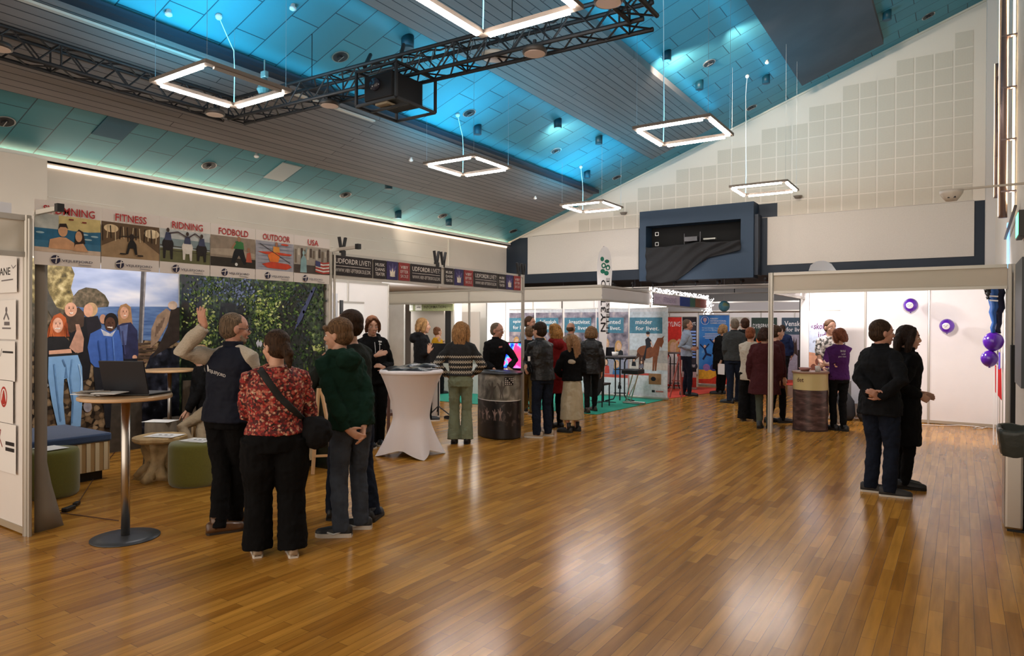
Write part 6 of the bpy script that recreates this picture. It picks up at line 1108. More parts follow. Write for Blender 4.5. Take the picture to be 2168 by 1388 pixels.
def hand(mb, w_, f_, n_, s_, curl=.5, side=1, spread=.0):
    """w wrist, f finger direction, n palm normal, side: which way the thumb leaves"""
    f_ = f_.normalized(); n_ = (n_-f_*n_.dot(f_)).normalized(); a = f_.cross(n_).normalized()*side
    rr = []
    for q_, rx, ry in ((-.01, .024, .019), (.02, .031, .018), (.055, .038, .016), (.088, .039, .0135), (.098, .034, .010)):
        c_ = w_+f_*q_*s_; rr.append([c_+a*rx*s_*math.cos(2*PI*k/14)+n_*ry*s_*math.sin(2*PI*k/14) for k in range(14)])
    mb.rings(rr)
    for k, (off, L, r_) in enumerate(((.0295, .070, .0088), (.010, .079, .009), (-.0095, .073, .0088), (-.0285, .056, .0078))):
        p = w_+f_*.088*s_+a*off*s_; d = (f_+a*off*spread*12).normalized(); pts = [p-d*.012*s_, p]; c1 = curl*(.75+.12*k)
        for j, q_ in enumerate((.45, .32, .25)):
            ang = c1*(j+1)*.75; dd = d*math.cos(ang)+n_*math.sin(ang); p = p+dd*L*q_*s_; pts.append(p)
        mb.tube(pts, [r_*s_, r_*s_, r_*.98*s_, r_*.9*s_, r_*.72*s_], 8)
    p = w_+f_*.022*s_+a*.022*s_; d1 = (f_*.62+a*.72+n_*.25).normalized(); d2 = (f_*.9+a*.3+n_*(.25+curl*.4)).normalized(); pts = [p, p+d1*.036*s_, p+d1*.036*s_+d2*.03*s_, p+d1*.036*s_+d2*.054*s_]
    mb.tube(pts, [.014*s_, .0115*s_, .010*s_, .0075*s_], 8)
SHOE = mat('shoe_black', (.015, .015, .017), .5); SOLEW = mat('sole_white', (.62, .58, .52), .6); SOLEB = mat('sole_black', (.01, .01, .01), .6)
NPERS = [0]
def person(label, feet, H, phi, hphi=None, hpitch=0, sh=(0, 0), la=None, ra=None, skin=SKIN, hair=('short', (.05, .03, .02)), top=None, bottom=None, shoes=None, width=1.0, vox=.0075, face=False, fphi=None, group=None, hips=1.0, sit=None, at=None, glasses=False, beard=None, headroll=0, neckf=0):
    s_ = H/1.75; k_ = NPERS[0]; NPERS[0] += 1
    g = [onz(*f_) for f_ in feet]; base = (g[0]+g[1])/2 if at is None else Vector((*at, 0)); base.z = 0
    va = math.atan2(base.y, base.x); D = (base-EYEP).dot(FWD); sc_ = FPX/D; fa = va-R(phi); rz = fa-PI/2
    t = thing('person', label, 'person', (base.x, base.y, 0), rz, group); I = wmat(t).inverted(); rgt = Vector((math.sin(va), -math.cos(va), 0)); awy = Vector((math.cos(va), math.sin(va), 0))
    def loc(px_, py_, a=0): # photo position (+ metres away) to this figure's own space
        d = ray(px_, py_); tt = (base+awy*a-EYEP).dot(awy)/d.dot(awy); return I@(EYEP+d*tt)
    def im(r, z, a=0): return I@(base+rgt*r+awy*a+Vector((0, 0, z)))
    shl = im(sh[0], 0, sh[1]); shl.z = 0
    def spine(z): k = max(0, min(1, (z/H-.52)/.30)); return Vector((shl.x*k, shl.y*k, z))
    W_ = width; hw = .112*H*W_; body = MB(); J = {'H': H, 's': s_}
    dz = 0
    S = [spine(.79*H)+Vector((q_*hw*.85, 0, 0)) for q_ in (-1, 1)]; hip = [Vector((q_*.05*H*W_, 0, .505*H)) for q_ in (-1, 1)]
    if sit: dz = sit-.505*H; S = [p+Vector((0, 0, dz)) for p in S]; hip = [p+Vector((0, 0, dz)) for p in hip]
    def sp(z): return spine(z)+Vector((0, 0, dz))
    # legs
    fl = R((phi-fphi)) if fphi is not None else 0; ank = []; knee = []
    for i in (0, 1):
        g_ = I@g[i]; g_.z = 0; an = Vector((g_.x, g_.y, .05*H)); fd = Matrix.Rotation(fl, 3, 'Z')@Vector((0, 1, 0)); ll = min(.245*H, (an-hip[i]).length*.503) if not sit else .245*H; kn, an = ik(hip[i], an, ll, ll, hip[i]+Vector((0, 1.0, -.3)))
        if sit: an = Vector((g_.x, g_.y, .05*H))
        ank.append(an); knee.append(kn)
    for i in (0, 1):
        body.tube([hip[i]+Vector((0, 0, .02)), hip[i].lerp(knee[i], .5), knee[i], knee[i].lerp(ank[i], .35), ank[i]-Vector((0, 0, .02))], [.042*H, .038*H, .027*H, .027*H, .018*H], 12)
        d = Matrix.Rotation(fl, 3, 'Z')@Vector((0, 1, 0)); body.tube([ank[i]-d*.03-Vector((0, 0, .03)), ank[i]+d*.12*s_-Vector((0, 0, .05*H-.035))], [.028*s_, .03*s_], 8)
    # torso
    prof = [(.48, .085, .06), (.53, .088, .062), (.60, .072, .052), (.68, .08, .056), (.76, .088, .058), (.81, .075, .048), (.845, .034, .034)]
    body.tube([sp(z*H) for z, _, _ in prof], [(a*H*W_, b*H*W_) for _, a, b in prof], 20, up=(0, 1, 0))
    # arms
    arms = []
    for i, A in enumerate((la, ra)):
        q_ = -1 if i == 0 else 1
        if A is None: w_ = S[i]+Vector((q_*.05*s_, .04*s_, -.315*H)); e_ = S[i]+Vector((q_*.3, -.3, -.3)); fd = Vector((0, .15, -1)); pn = Vector((-q_, 0, 0)); cu = .45
        else: w_ = A['w'] if isinstance(A['w'], Vector) else loc(*A['w']); e_ = (A['e'] if isinstance(A['e'], Vector) else loc(*A['e'])) if 'e' in A else S[i]+Vector((q_*.3, -.3, -.3)); fd = None; cu = A.get('curl', .5)
        el, w_ = ik(S[i], w_, .172*H, .150*H, e_)
        if A is not None: fd = ((A['f'] if isinstance(A['f'], Vector) else loc(*A['f']))-w_) if 'f' in A else (w_-el); pn = A.get('n', Vector((-q_, 0, 0)))
        if abs(fd.normalized().dot(pn.normalized())) > .95: pn = Vector((0, -.3, -1))
        body.tube([S[i], S[i].lerp(el, .5), el, el.lerp(w_, .4), w_], [.022*H, .024*H, .021*H, .0205*H, .0145*H], 12)
        hand(body, w_, fd, pn, s_*(A or {}).get('hs', 1.0), cu, side=(A or {}).get('side', 1), spread=(A or {}).get('spread', 0)); arms.append((S[i], el, w_, fd.normalized()))
    # head
    if hphi is None: hphi = phi
    hc = sp(.845*H)+Vector((0, (.02+neckf)*s_, .085*H*1.0)); hc.z = H-.120*s_+dz-(.25*abs(math.sin(R(hpitch)))*.12 if hpitch else 0)
    if isinstance(neckf, tuple): pass
    HM = Matrix.Translation(hc)@Matrix.Rotation(R(phi-hphi), 4, 'Z')@Matrix.Rotation(R(hpitch), 4, 'X')@Matrix.Rotation(R(headroll), 4, 'Y')@Matrix.Scale(s_*1.10, 4)
    hd = MB(); hd.ball((0, -.006, .018), (.0745, .097, .093), 22, 16); hd.ball((0, .026, -.036), (.059, .068, .078), 20, 14); hd.ball((0, .056, -.09), (.031, .031, .028), 14, 10)
    hd.tube([(0, .086, .012), (0, .100, -.012), (0, .108, -.030)], [.008, .0105, .0125], 8); hd.ball((0, .100, -.034), (.0165, .012, .009), 10, 8); hd.tube([(-.042, .072, .02), (-.02, .084, .024), (0, .084, .02), (.02, .084, .024), (.042, .072, .02)], .009, 8)
    hd.ball((0, .090, -.064), (.022, .009, .010), 10, 8)
    for q_ in (-1, 1): hd.ball((q_*.076, -.004, -.014), (.011, .02, .031), 10, 8, Matrix.Rotation(q_*.25, 3, 'Z')); hd.ball((q_*.036, .062, -.03), (.024, .024, .024), 10, 8)
    hd.v = [HM@v for v in hd.v]; body.add(hd.v, hd.f)
    nb = sp(.835*H); body.tube([nb, nb.lerp(HM@Vector((0, -.015, -.06)), .6), HM@Vector((0, -.012, -.045))], [.036*H, .031*H, .030*H], 16)
    fuse('body', body, skin, t, vox, 2)
    if face:
        for q_ in (-1, 1):
            c = MB(); c.ball(HM@Vector((q_*.031, .078, -.004)), (.0125*s_, .011*s_, .0075*s_), 10, 8); e_ = obj('eye', c, EYEW, t, True, local=True)
            c = MB(); c.ball(HM@Vector((q_*.031, .0875, -.006)), .0052*s_, 8, 6); obj('iris', c, EYED, e_, True, local=True)
            c = MB(); c.tube([HM@Vector((q_*.016, .091, .026)), HM@Vector((q_*.034, .087, .031)), HM@Vector((q_*.05, .074, .025))], .0035*s_, 6); obj('eyebrow', c, hairmat('h%s' % str(hair[1]), hair[1]), t, True, local=True)
        c = MB(); c.tube([HM@Vector((-.022, .090, -.0625)), HM@Vector((0, .1005, -.062)), HM@Vector((.022, .090, -.0625))], [.003*s_, .0055*s_, .003*s_], 8); obj('lips', c, LIP, t, True, local=True)
    if glasses:
        c = MB()
        for q_ in (-1, 1):
            c.tube([HM@Vector((q_*.033+.024*math.cos(a), .104-.006*abs(math.cos(a)), -.006+.017*math.sin(a))) for a in [2*PI*k/14 for k in range(15)]], .0022*s_, 5); c.tube([HM@Vector((q_*.056, .098, .0)), HM@Vector((q_*.077, .03, .0)), HM@Vector((q_*.08, -.012, -.004))], .0025*s_, 5)
        c.tube([HM@Vector((-.01, .108, -.002)), HM@Vector((.01, .108, -.002))], .002*s_, 5); obj('glasses', c, BLACKP, t, True, local=True)
    if beard: c = MB(); c.ball((0, .052, -.085), (.040, .042, .040), 14, 10); c.tube([(-.05, .03, -.05), (-.03, .07, -.09), (.03, .07, -.09), (.05, .03, -.05)], .016, 8); c.v = [HM@v for v in c.v]; fuse('beard', c, hairmat('b%s' % str(beard), beard), t, .007, 2, (.02, .004))
    # hair
    st, hcz = hair; hb = MB()
    if st != 'none':
        lift = {'bald': -.004, 'buzz': .0, 'short': .006, 'thick': .012, 'curtain': .005}.get(st, .008)
        if st == 'bald': hb.ball((0, -.030, -.004), (.0775, .080, .062), 20, 14)
        else: hb.ball((0, -.020, .030+lift), (.0775+lift, .094+lift*.3, .086+lift*.3), 22, 16); hb.ball((0, -.036, -.012), (.075+lift*.5, .076+lift*.5, .080), 20, 14)
        if st in ('thick', 'fringe'): hb.tube([(-.06, .055, .045), (-.02, .09, .058), (.03, .09, .055), (.062, .05, .04)], [.02, .022, .022, .018], 10)
        if st == 'curtain':
            for q_ in (-1, 1): hb.tube([(q_*.006, .055, .102), (q_*.045, .072, .078), (q_*.075, .05, .025), (q_*.083, .03, -.04), (q_*.072, .02, -.085)], [.018, .019, .02, .021, .012], 10)
            hb.ball((0, -.05, -.05), (.082, .055, .06), 16, 12)
        if st in ('bob', 'long', 'vlong'):
            L = {'bob': .0, 'long': .09, 'vlong': .19}[st]; zl = -.11-L
            for q_ in (-1, 1): hb.tube([(q_*.03, .03, .09), (q_*.075, .025, .05), (q_*.09, .01, -.01), (q_*.092, -.005, -.07), (q_*.085, -.015, zl)], [.028, .034, .036, .036, .022], 12)
            hb.tube([(0, -.055, .06), (0, -.085, .0), (0, -.09, -.06), (0, -.085, zl+.01)], [(.07, .04), (.088, .042), (.092, .040), (.075, .026)], 16, up=(0, 1, 0))
        if st == 'bun': hb.ball((0.01, -.125, -.055), (.036, .034, .04), 14, 10); hb.tube([(0, -.08, 0), (.005, -.11, -.04), (.012, -.125, -.10), (.016, -.12, -.16)], [.05, .036, .03, .012], 12)
        if st == 'updo': hb.ball((0, -.05, .09), (.05, .055, .042), 14, 10)
        if st == 'curly':
            for k in range(26): a = rnd.random()*2*PI; z = rnd.uniform(-.1, .1); hb.ball(((.075*math.cos(a)), -.035+.07*math.sin(a) if math.sin(a) < .5 else 0, z), .028, 8, 6)
            hb.tube([(0, -.06, .06), (0, -.09, -.04), (0, -.085, -.17)], [(.08, .045), (.10, .05), (.085, .03)], 14, up=(0, 1, 0))
        hb.v = [HM@v for v in hb.v]; fuse('hair', hb, hairmat('h%s' % str(hcz), hcz), t, .0065, 2, (.022, .010 if st in ('curly', 'bob', 'long', 'vlong', 'curtain') else .006))
    # clothes
    if top:
        th = top.get('t', .012); hem = top.get('hem', .47)*H; m_ = top['m']; c = MB(); fl_ = top.get('flare', 0)
        P_ = [(max(hem/H, .5), .098, .07), (.53, .095*hips, .069*hips), (.60, .084, .06), (.68, .09, .063), (.75, .097, .066), (.79, .088, .06), (.82, .062, .048), (.842, .040, .040)]
        P_ = [p for p in P_ if p[0] >= hem/H-.001]; P_[0] = (hem/H, max(P_[0][1], .09*hips)+fl_ if hem/H < .56 else P_[0][1], max(P_[0][2], .066*hips)+fl_)
        if hem < .47*H: P_ = [(hem/H, .098*hips+fl_, .074*hips+fl_)]+[p for p in P_ if p[0] > .5]; P_.insert(1, (.5, .097*hips, .072*hips))
        c.tube([sp(z*H) for z, _, _ in P_], [(a*H*W_+th, b*H*W_+th) for _, a, b in P_], 24, up=(0, 1, 0))
        sl = top.get('sleeve', 1.0)
        sm_ = top.get('sm'); tgt = c if sm_ is None else MB()
        for i, (a, el, w_, fd) in enumerate(arms):
            th2 = th*.5+.004; r = [.027*H+th2, .031*H+th2, .0265*H+th2, .0245*H+th2, .0195*H+th2*.7]; q_ = a+Vector((0, 0, 0)); tgt.tube([sp(.826*H)+Vector(((-1 if i == 0 else 1)*.022*H, -.004, 0)), q_+Vector((0, 0, .002)), q_.lerp(el, .25)], [.030*H+th*.3, .0275*H+th2, .024*H+th2], 14); full = [q_+(sp(.80*H)-q_)*.30, q_.lerp(el, .5), el, el.lerp(w_, .5), w_-(w_-el).normalized()*.012]
            if sl >= 1: tgt.tube(full, r, 14)
            elif sl > .4: e2 = q_.lerp(el, 1.0) if sl > .9 else q_.lerp(el, .62+sl*.2); tgt.tube([full[0], q_.lerp(e2, .55), e2], [r[0], r[1], r[2]+.006], 14)
            else: tgt.ball(q_, .03*H+th2, 12, 10)
        if top.get('collar'): n0 = sp(.84*H); c.tube([n0, n0+Vector((0, .0, .05*s_))], [(.044*H, .042*H), (.037*H+top['collar'], .038*H+top['collar'])], 18, up=(0, 1, 0))
        if top.get('hood'): n0 = sp(.835*H); c.tube([n0+Vector((-.075, .05, -.015))*s_, n0+Vector((-.095, -.02, .02))*s_, n0+Vector((-.06, -.10, .015))*s_, n0+Vector((0, -.125, -.0))*s_, n0+Vector((.06, -.10, .015))*s_, n0+Vector((.095, -.02, .02))*s_, n0+Vector((.075, .05, -.015))*s_], [.02*s_, .034*s_, .045*s_, .05*s_, .045*s_, .034*s_, .02*s_], 12); c.ball(n0+Vector((0, -.15, -.045))*s_, (.112*s_, .065*s_, .085*s_), 16, 12)
        if top.get('hem_band'): c.tube([sp(hem), sp(hem+.05)], [(P_[0][1]*H*W_+th-.012, P_[0][2]*H*W_+th-.012)]*2, 20, up=(0, 1, 0))
        fo = top.get('fold', (.09, .022, .03, .006)); fuse(top.get('name', 'jacket'), c, m_, t, max(vox*1.05, .008), 3, fo)
        if sm_ is not None: fuse('sleeves', tgt, sm_, t, max(vox*1.05, .008), 3, fo)
    if bottom:
        m_ = bottom['m']; kd = bottom.get('kind', 'straight'); c = MB()
        if kd == 'skirt': zb = bottom['hem']*H; z1 = .56*H; c.tube([sp(z1), sp(.5*H), Vector((0, 0, .35*H)), Vector((0, 0, zb))], [(.085*H, .065*H), (.10*H, .075*H), (.115*H, .09*H), (.13*H, .105*H)], 24, up=(0, 1, 0)); fuse('skirt', c, m_, t, .009, 3, (.14, .02, .04, .006))
        else:
            rr = {'slim': (.052, .044, .036, .034, .026), 'straight': (.056, .049, .041, .040, .038), 'wide': (.066, .064, .060, .062, .066), 'flare': (.058, .048, .042, .048, .056)}[kd]
            for i in (0, 1):
                a, k_n, b = hip[i], knee[i], ank[i]; zc = bottom.get('cut', .022); b2 = Vector((b.x, b.y, zc*H+.0)); c.tube([a+Vector((0, 0, .03)), a.lerp(k_n, .5), k_n, k_n.lerp(b2, .5), b2], [q_*H*(W_ if j < 2 else 1) for j, q_ in enumerate(rr)], 16)
            c.tube([sp(.585*H), sp(.52*H), sp(.47*H)], [(.086*H*W_, .066*H*W_), (.100*H*W_*hips, .074*H*W_*hips), (.095*H*W_*hips, .07*H*W_*hips)], 20, up=(0, 1, 0)); fuse('trousers', c, m_, t, max(vox, .008), 3, bottom.get('fold', (.07, .022, .025, .005)))
    if shoes:
        sm, so = shoes[0], shoes[1]; hi = shoes[2] if len(shoes) > 2 else 0; L = .295*s_
        for i in (0, 1):
            M = Matrix.Translation(Vector((ank[i].x, ank[i].y, 0)))@Matrix.Rotation(fl, 4, 'Z'); M3 = M
            ft = [(-.30, .026, .07), (-.24, .036, .085), (-.05, .037, .085), (.12, .039, .075), (.32, .046, .070), (.5, .047, .060), (.62, .038, .052), (.69, .018, .038)]; c = MB(); rr = []
            for yk, hw_, hz in ft:
                y = yk*L; z0 = .014; hz = hz*s_+z0; rr.append([M3@Vector((hw_*s_*math.cos(a), y, z0+(hz-z0)*max(0, math.sin(a))*(1 if math.sin(a) > 0 else 0)-(0 if math.sin(a) > 0 else 0))) for a in [2*PI*k/16+.001 for k in range(16)]])
            c.rings(rr); c.tube([M3@Vector((0, -.02*s_, .04)), M3@Vector((0, -.02*s_, .085*s_+hi))], [.036*s_, .033*s_+(.006 if hi else 0)], 14); o = obj('shoe', c, sm, t, True, local=True)
            c = MB(); rr = [[M3@Vector((hw_*s_*1.08*q_, yk*L, z)) for q_ in (-1, 1)] for z in (0,) for yk, hw_, _ in ft]; lo = [r[0] for r in rr]+[r[1] for r in rr[::-1]]; c.prism(lo, (0, 0, shoes[3] if len(shoes) > 3 else .022)); obj('sole', c, so, o, local=True)
            if len(shoes) > 4: c = MB(); q2 = M3@Vector((-.046*s_, .05, .035)); c.tube([M3@Vector((q_*.045*s_, y, z)) for q_, y, z in ((-1, .10, .045), (-1, .05, .028), (-1, -.02, .05))], [.006, .009, .003], 6); c.tube([M3@Vector((q_*.045*s_, y, z)) for q_, y, z in ((1, .10, .045), (1, .05, .028), (1, -.02, .05))], [.006, .009, .003], 6); obj('side_mark', c, shoes[4], o, local=True)
    J.update(loc=loc, im=im, sp=sp, S=S, arms=arms, HM=HM, hip=hip, knee=knee, ank=ank, t=t, sc=sc_); return J
NAVYV = mat('vest_navy', (.006, .008, .018), .7, noise_amt=.1, scale=5, bump=.5, bscale=10, stretch=(.3, .3, 2.2), spec=.2)
KNIT = mat('knit_cream', (.50, .43, .34), .9, noise_amt=.1, scale=60, bump=.8, bscale=90, stretch=(1, 1, 2.5)); BLK = fabric('fabric_black', (.0045, .0045, .005)); BLK2 = fabric('fabric_charcoal', (.009, .009, .010)); JEAN = fabric('denim_grey', (.045, .055, .075), amt=.25); JEAND = fabric('denim_dark', (.010, .014, .026), amt=.2)
GRN = fabric('hoodie_green', (.007, .026, .017)); OLV = fabric('shirt_olive', (.018, .021, .018)); BRN = mat('leather_brown', (.10, .045, .018), .3, noise_amt=.2, coat=.3)
FLOR = nmat('floral_red', [(.0, (36, 18, 20)), (.38, (120, 26, 26)), (.6, (176, 42, 38)), (.86, (196, 120, 96)), (1, (214, 180, 150))], 62, vor=True); FLOR.node_tree.nodes['Principled BSDF'].inputs['Roughness'].default_value = .8
Vv = Vector
# 1 man in vest
J = person('person in a navy lettered vest and cream sweater, back turned, one arm raised high', [(462, 1128), (497, 1108)], 1.77, 42, 78, -6, sh=(.045, .0), width=1.10, vox=.0065,
    la=dict(w=(434, 690, -.10), e=(372, 770, 0), f=(419, 642, -.12), n=Vv((0, 1, .2)), curl=.35, spread=.5), ra=dict(w=(560, 880, .15), e=(545, 850, -.1), curl=.6), skin=SKIN2, hair=('buzz', (.16, .13, .10)), glasses=True, beard=(.30, .26, .22),
    top=dict(m=NAVYV, sm=KNIT, t=.032, hem=.50, collar=.014, name='vest', fold=(.12, .02, .04, .006)), bottom=dict(m=BLK, kind='straight'), shoes=(BRN, mat('sole_dark', (.03, .02, .015), .6), .05, .018), fphi=80, face=True)
t = J['t']; yb_ = -.175; F_ = Flat((-.16, yb_, 1.27), (1, 0, 0), (0, 0, 1), .001)
F_ = MB(); o0 = J['loc'](431, 788, -.30)
def onback(mb_, J, name, m_, off=.004):
    """lays a flat mark on the garment behind it by following its surface"""
    g = [o for o in J['t'].children if o.name.split('.')[0] in ('vest', 'jacket', 'sweater', 'tshirt', 'hoodie', 'blouse', 'shirt', 'coat')][0]
    eye = wmat(J['t']).inverted()@EYEP; vs = []
    for v in mb_.v:
        d = (v-eye).normalized(); ok, p, n_, _ = g.ray_cast(eye, d); vs.append(p+n_*off if ok else v)
    mb_.v = vs; return obj(name, mb_, m_, J['t'], local=True)
def marks_px(J, polys):
    c = MB()
    for pts in polys: c.add([J['loc'](*q_) for q_ in pts], [tuple(range(len(pts)))])
    return c
LOGOW = mat('print_white', (.62, .60, .58), .6)
bpy.context.view_layer.update()
circ = lambda x, y, rx_, ry_, n=14, a0=0, a1=2*PI: [(x+rx_*math.cos(a0+(a1-a0)*k/n), y+ry_*math.sin(a0+(a1-a0)*k/n)) for k in range(n)]
tm = text('VEJLEFJORD', 38, 8.5, (0, 0, 0), (1, 0, 0), (0, 1, 0), None, False, bold=.01); c = MB(); c.add([J['loc'](438+v.x+2, 788-v.y+.34*v.x) for v in tm.v], tm.f); onback(c, J, 'back_lettering', LOGOW)
onback(marks_px(J, [circ(437, 779, 5.0, 8.5, 12, PI*.55, PI*1.45), circ(438.2, 779.5, 4.6, 8, 12, -PI*.42, PI*.42)]), J, 'back_emblem', LOGOW)
# 2 woman red blouse
J = person('person in a red floral blouse and wide black trousers with a black shoulder bag', [(545, 1174), (620, 1174)], 1.63, -4, -38, -4, sh=(.0, .0), width=1.28, hips=1.06, vox=.0065, la=dict(w=(560, 885, .28), e=(500, 900, 0)), ra=dict(w=(625, 885, .28), e=(680, 900, 0)), hair=('bun', (.045, .028, .018)),
    top=dict(m=FLOR, t=.012, hem=.545, name='blouse', fold=(.08, .028, .03, .008)), bottom=dict(m=BLK, kind='wide', cut=.03), shoes=(mat('shoe_beige', (.42, .33, .24), .6), SOLEW), face=True, glasses=True)
bpy.context.view_layer.update(); t = J['t']
def strap(J, pts, w_, name, m_, garment=('vest', 'jacket', 'sweater', 'tshirt', 'hoodie', 'blouse', 'shirt', 'coat')):
    g = [o for o in J['t'].children if o.name.split('.')[0] in garment][0]; eye = wmat(J['t']).inverted()@EYEP; c = MB(); ps = []
    for i in range(25):
        u = i/24; q_ = lerpl(pts, u); p0 = J['loc'](q_[0], q_[1], -.05); ok, p, n_, _ = g.ray_cast(eye, (p0-eye).normalized()); ps.append((p+n_*.006) if ok else p0)
    c.tube(ps, [(w_/2, .005)]*25, 8, up=tuple((eye-ps[12]).normalized())); return obj(name, c, m_, J['t'], True, local=True)
strap(J, [(551, 782), (590, 838), (640, 888), (668, 905)], .05, 'bag_strap', mat('strap_black', (.012, .012, .012), .8, bump=.3))
c = MB(); p = J['loc'](670, 915, -.02); c.ball(p, (.115, .11, .125), 18, 12); c.ball(p+Vv((-.03, 0, .07)), (.07, .08, .06), 14, 10); fuse('shoulder_bag', c, BLK2, t, .009, 2, (.06, .03))
# 3 boy in green hoodie
J = person('person in a dark green hoodie and grey jeans, head turned left', [(722, 1135), (765, 1118)], 1.72, -32, -68, -4, sh=(-.10, .02), width=1.0, vox=.0065, la=dict(w=(742, 925, -.16), e=(690, 830, -.25), f=(768, 930, -.2), curl=.5), ra=dict(w=(770, 905, -.12), e=(800, 830, 0), f=(766, 935, -.18), curl=.6), hair=('thick', (.13, .085, .05)),
    top=dict(m=GRN, t=.03, hem=.50, hood=True, name='hoodie', fold=(.10, .04, .035, .01)), bottom=dict(m=JEAN, kind='straight'), shoes=(SHOE, SOLEW, .0, .032, mat('swoosh', (.6, .6, .6), .5)), fphi=-78, face=True)
# 4 man in olive grey behind him
J = person('person in a dark grey-green top with folded arms, behind the green hoodie', [(706, 1096), (790, 1100)], 1.80, -40, -70, 0, sh=(-.03, .0), width=1.06, la=dict(w=(700, 790, .12), e=(672, 800, -.05), f=(720, 760, .2)), ra=dict(w=(712, 775, .15), e=(800, 830, 0)), hair=('short', (.035, .022, .015)),
    top=dict(m=OLV, t=.018, hem=.49, sleeve=1.0, name='sweater'), bottom=dict(m=JEAND, kind='straight'), shoes=(SHOE, SOLEB, .03), fphi=20)
J = person('person with long brown parted hair in a black hoodie, looking down at their hands', [(803, 940), (786, 944)], 1.80, 170, 168, -12, sh=(-.05, 0), width=.98, ra=dict(w=(796, 752, -.32), e=(770, 800, -.1), f=(818, 745, -.38), curl=.3), la=dict(w=(812, 778, -.22), e=(830, 800, 0), f=(800, 772, -.3), curl=.8), hair=('curtain', (.12, .055, .03)), face=True,
    top=dict(m=BLK, t=.028, hem=.48, hood=True, name='hoodie'), bottom=dict(m=BLK, kind='straight'), shoes=(SHOE, SOLEW))
c = MB()
for q_ in (-1, 1): c.tube([Vv((q_*.035, .12, 1.44)), Vv((q_*.03, .15, 1.34)), Vv((q_*.03, .155, 1.24))], .004, 6)
obj('hood_cord', c, LOGOW, J['t'], local=True)
bpy.context.view_layer.update(); onback(marks_px(J, [[(801, 721), (808, 722), (808, 725), (801, 724)], [(802, 727), (807, 728), (807, 730), (802, 729)]]), J, 'chest_print', LOGOW)
# 6 blond in black hoodie behind the table
p = ony(898, 800, 9.3); J = person('blond person in a black hoodie gesturing with one hand, in profile', [(0, 0), (0, 0)], 1.79, 80, 84, 0, at=(p.x, p.y), ra=dict(w=(907, 741, -.25), e=(893, 790, -.1), f=(909, 716, -.28), curl=.15, spread=.6, n=Vv((1, 0, 0))), hair=('bob', (.30, .19, .09)), face=True,
    top=dict(m=BLK2, t=.03, hem=.48, hood=True, name='hoodie'), bottom=dict(m=BLK, kind='straight'), shoes=(SHOE, SOLEW)) if False else None
def stand(px_, Y): p = ony(px_, 800, Y); b = Vector((p.x, p.y, 0)); va = math.atan2(p.y, p.x); r_ = Vector((math.sin(va), -math.cos(va), 0))*.11; return [proj(b-r_), proj(b+r_)]
def proj(P): d = Vector(P)-EYEP; z = d.dot(FWD); return (1084+FPX*d.dot(RIGHT)/z, 694-FPX*d.dot(UP)/z)
J = person('blond person in a black hoodie gesturing with one hand, in profile', stand(893, 9.0), 1.79, 82, 84, 0, ra=dict(w=(908, 745, -.25), e=(893, 790, -.1), f=(911, 716, -.28), curl=.15, spread=.6, n=Vv((1, 0, 0))), hair=('bob', (.30, .19, .09)), face=True,
    top=dict(m=BLK2, t=.03, hem=.48, hood=True, name='hoodie'), bottom=dict(m=BLK, kind='straight'), shoes=(SHOE, SOLEW))
YEL = fabric('jacket_yellow', (.62, .33, .02)); J = person('person in a yellow jacket holding a cup near the information booth', stand(925, 12.75), 1.63, 60, 60, 0, ra=dict(w=(930, 722, -.25), e=(930, 750, 0)), la=dict(w=(934, 728, .1), e=(925, 750, .2)), hair=('short', (.2, .1, .06)), top=dict(m=YEL, t=.02, hem=.47), bottom=dict(m=BLK2), shoes=(SHOE, SOLEB))
# 8 blonde with patterned sweater
m, n, b = nt('nordic_knit'); tc = n.nodes.new('ShaderNodeTexCoord'); sx = n.nodes.new('ShaderNodeSeparateXYZ'); n.links.new(tc.outputs['Object'], sx.inputs[0])
def mth(op, a, b_=None):
    q_ = n.nodes.new('ShaderNodeMath'); q_.operation = op
    for i, v in enumerate((a, b_)):
        if v is None: continue
        if isinstance(v, (int, float)): q_.inputs[i].default_value = v
        else: n.links.new(v, q_.inputs[i])
    return q_.outputs[0]
u = mth('SINE', mth('MULTIPLY', sx.outputs[0], 190)); v = mth('SINE', mth('MULTIPLY', sx.outputs[2], 150)); pat = mth('ADD', mth('MULTIPLY', u, v), mth('SINE', mth('MULTIPLY', sx.outputs[2], 88))); pr_ = ramp(n, pat, [(.0, (.02, .02, .02)), (.35, (.42, .36, .28))], 'CONSTANT')
r2 = ramp(n, mth('MULTIPLY', sx.outputs[2], .5), [(.0, (0, 0, 0)), (.625, (1, 1, 1))], 'CONSTANT'); mx = n.nodes.new('ShaderNodeMix'); mx.data_type = 'RGBA'; n.links.new(r2.outputs[0], mx.inputs[0]); n.links.new(pr_.outputs[0], mx.inputs[6]); mx.inputs[7].default_value = (.012, .012, .012, 1); n.links.new(mx.outputs[2], b.inputs['Base Color']); b.inputs['Roughness'].default_value = .9; NORD = m
SAGE = fabric('trousers_sage', (.20, .23, .15), amt=.08); BLON = (.33, .20, .095)
J = person('blonde person in a black and white patterned sweater and sage green trousers', [(961, 938), (988, 938)], 1.72, 4, 12, 0, width=.98, hips=1.05, la=dict(w=(948, 795, .05), e=(915, 765, -.1), f=(960, 800, .15)), ra=dict(w=(1005, 790, .2), e=(1020, 770, 0)), hair=('long', BLON), top=dict(m=NORD, t=.022, hem=.56, name='sweater'), bottom=dict(m=SAGE, kind='flare', cut=.035), shoes=(SHOE, SOLEB, 0, .045))
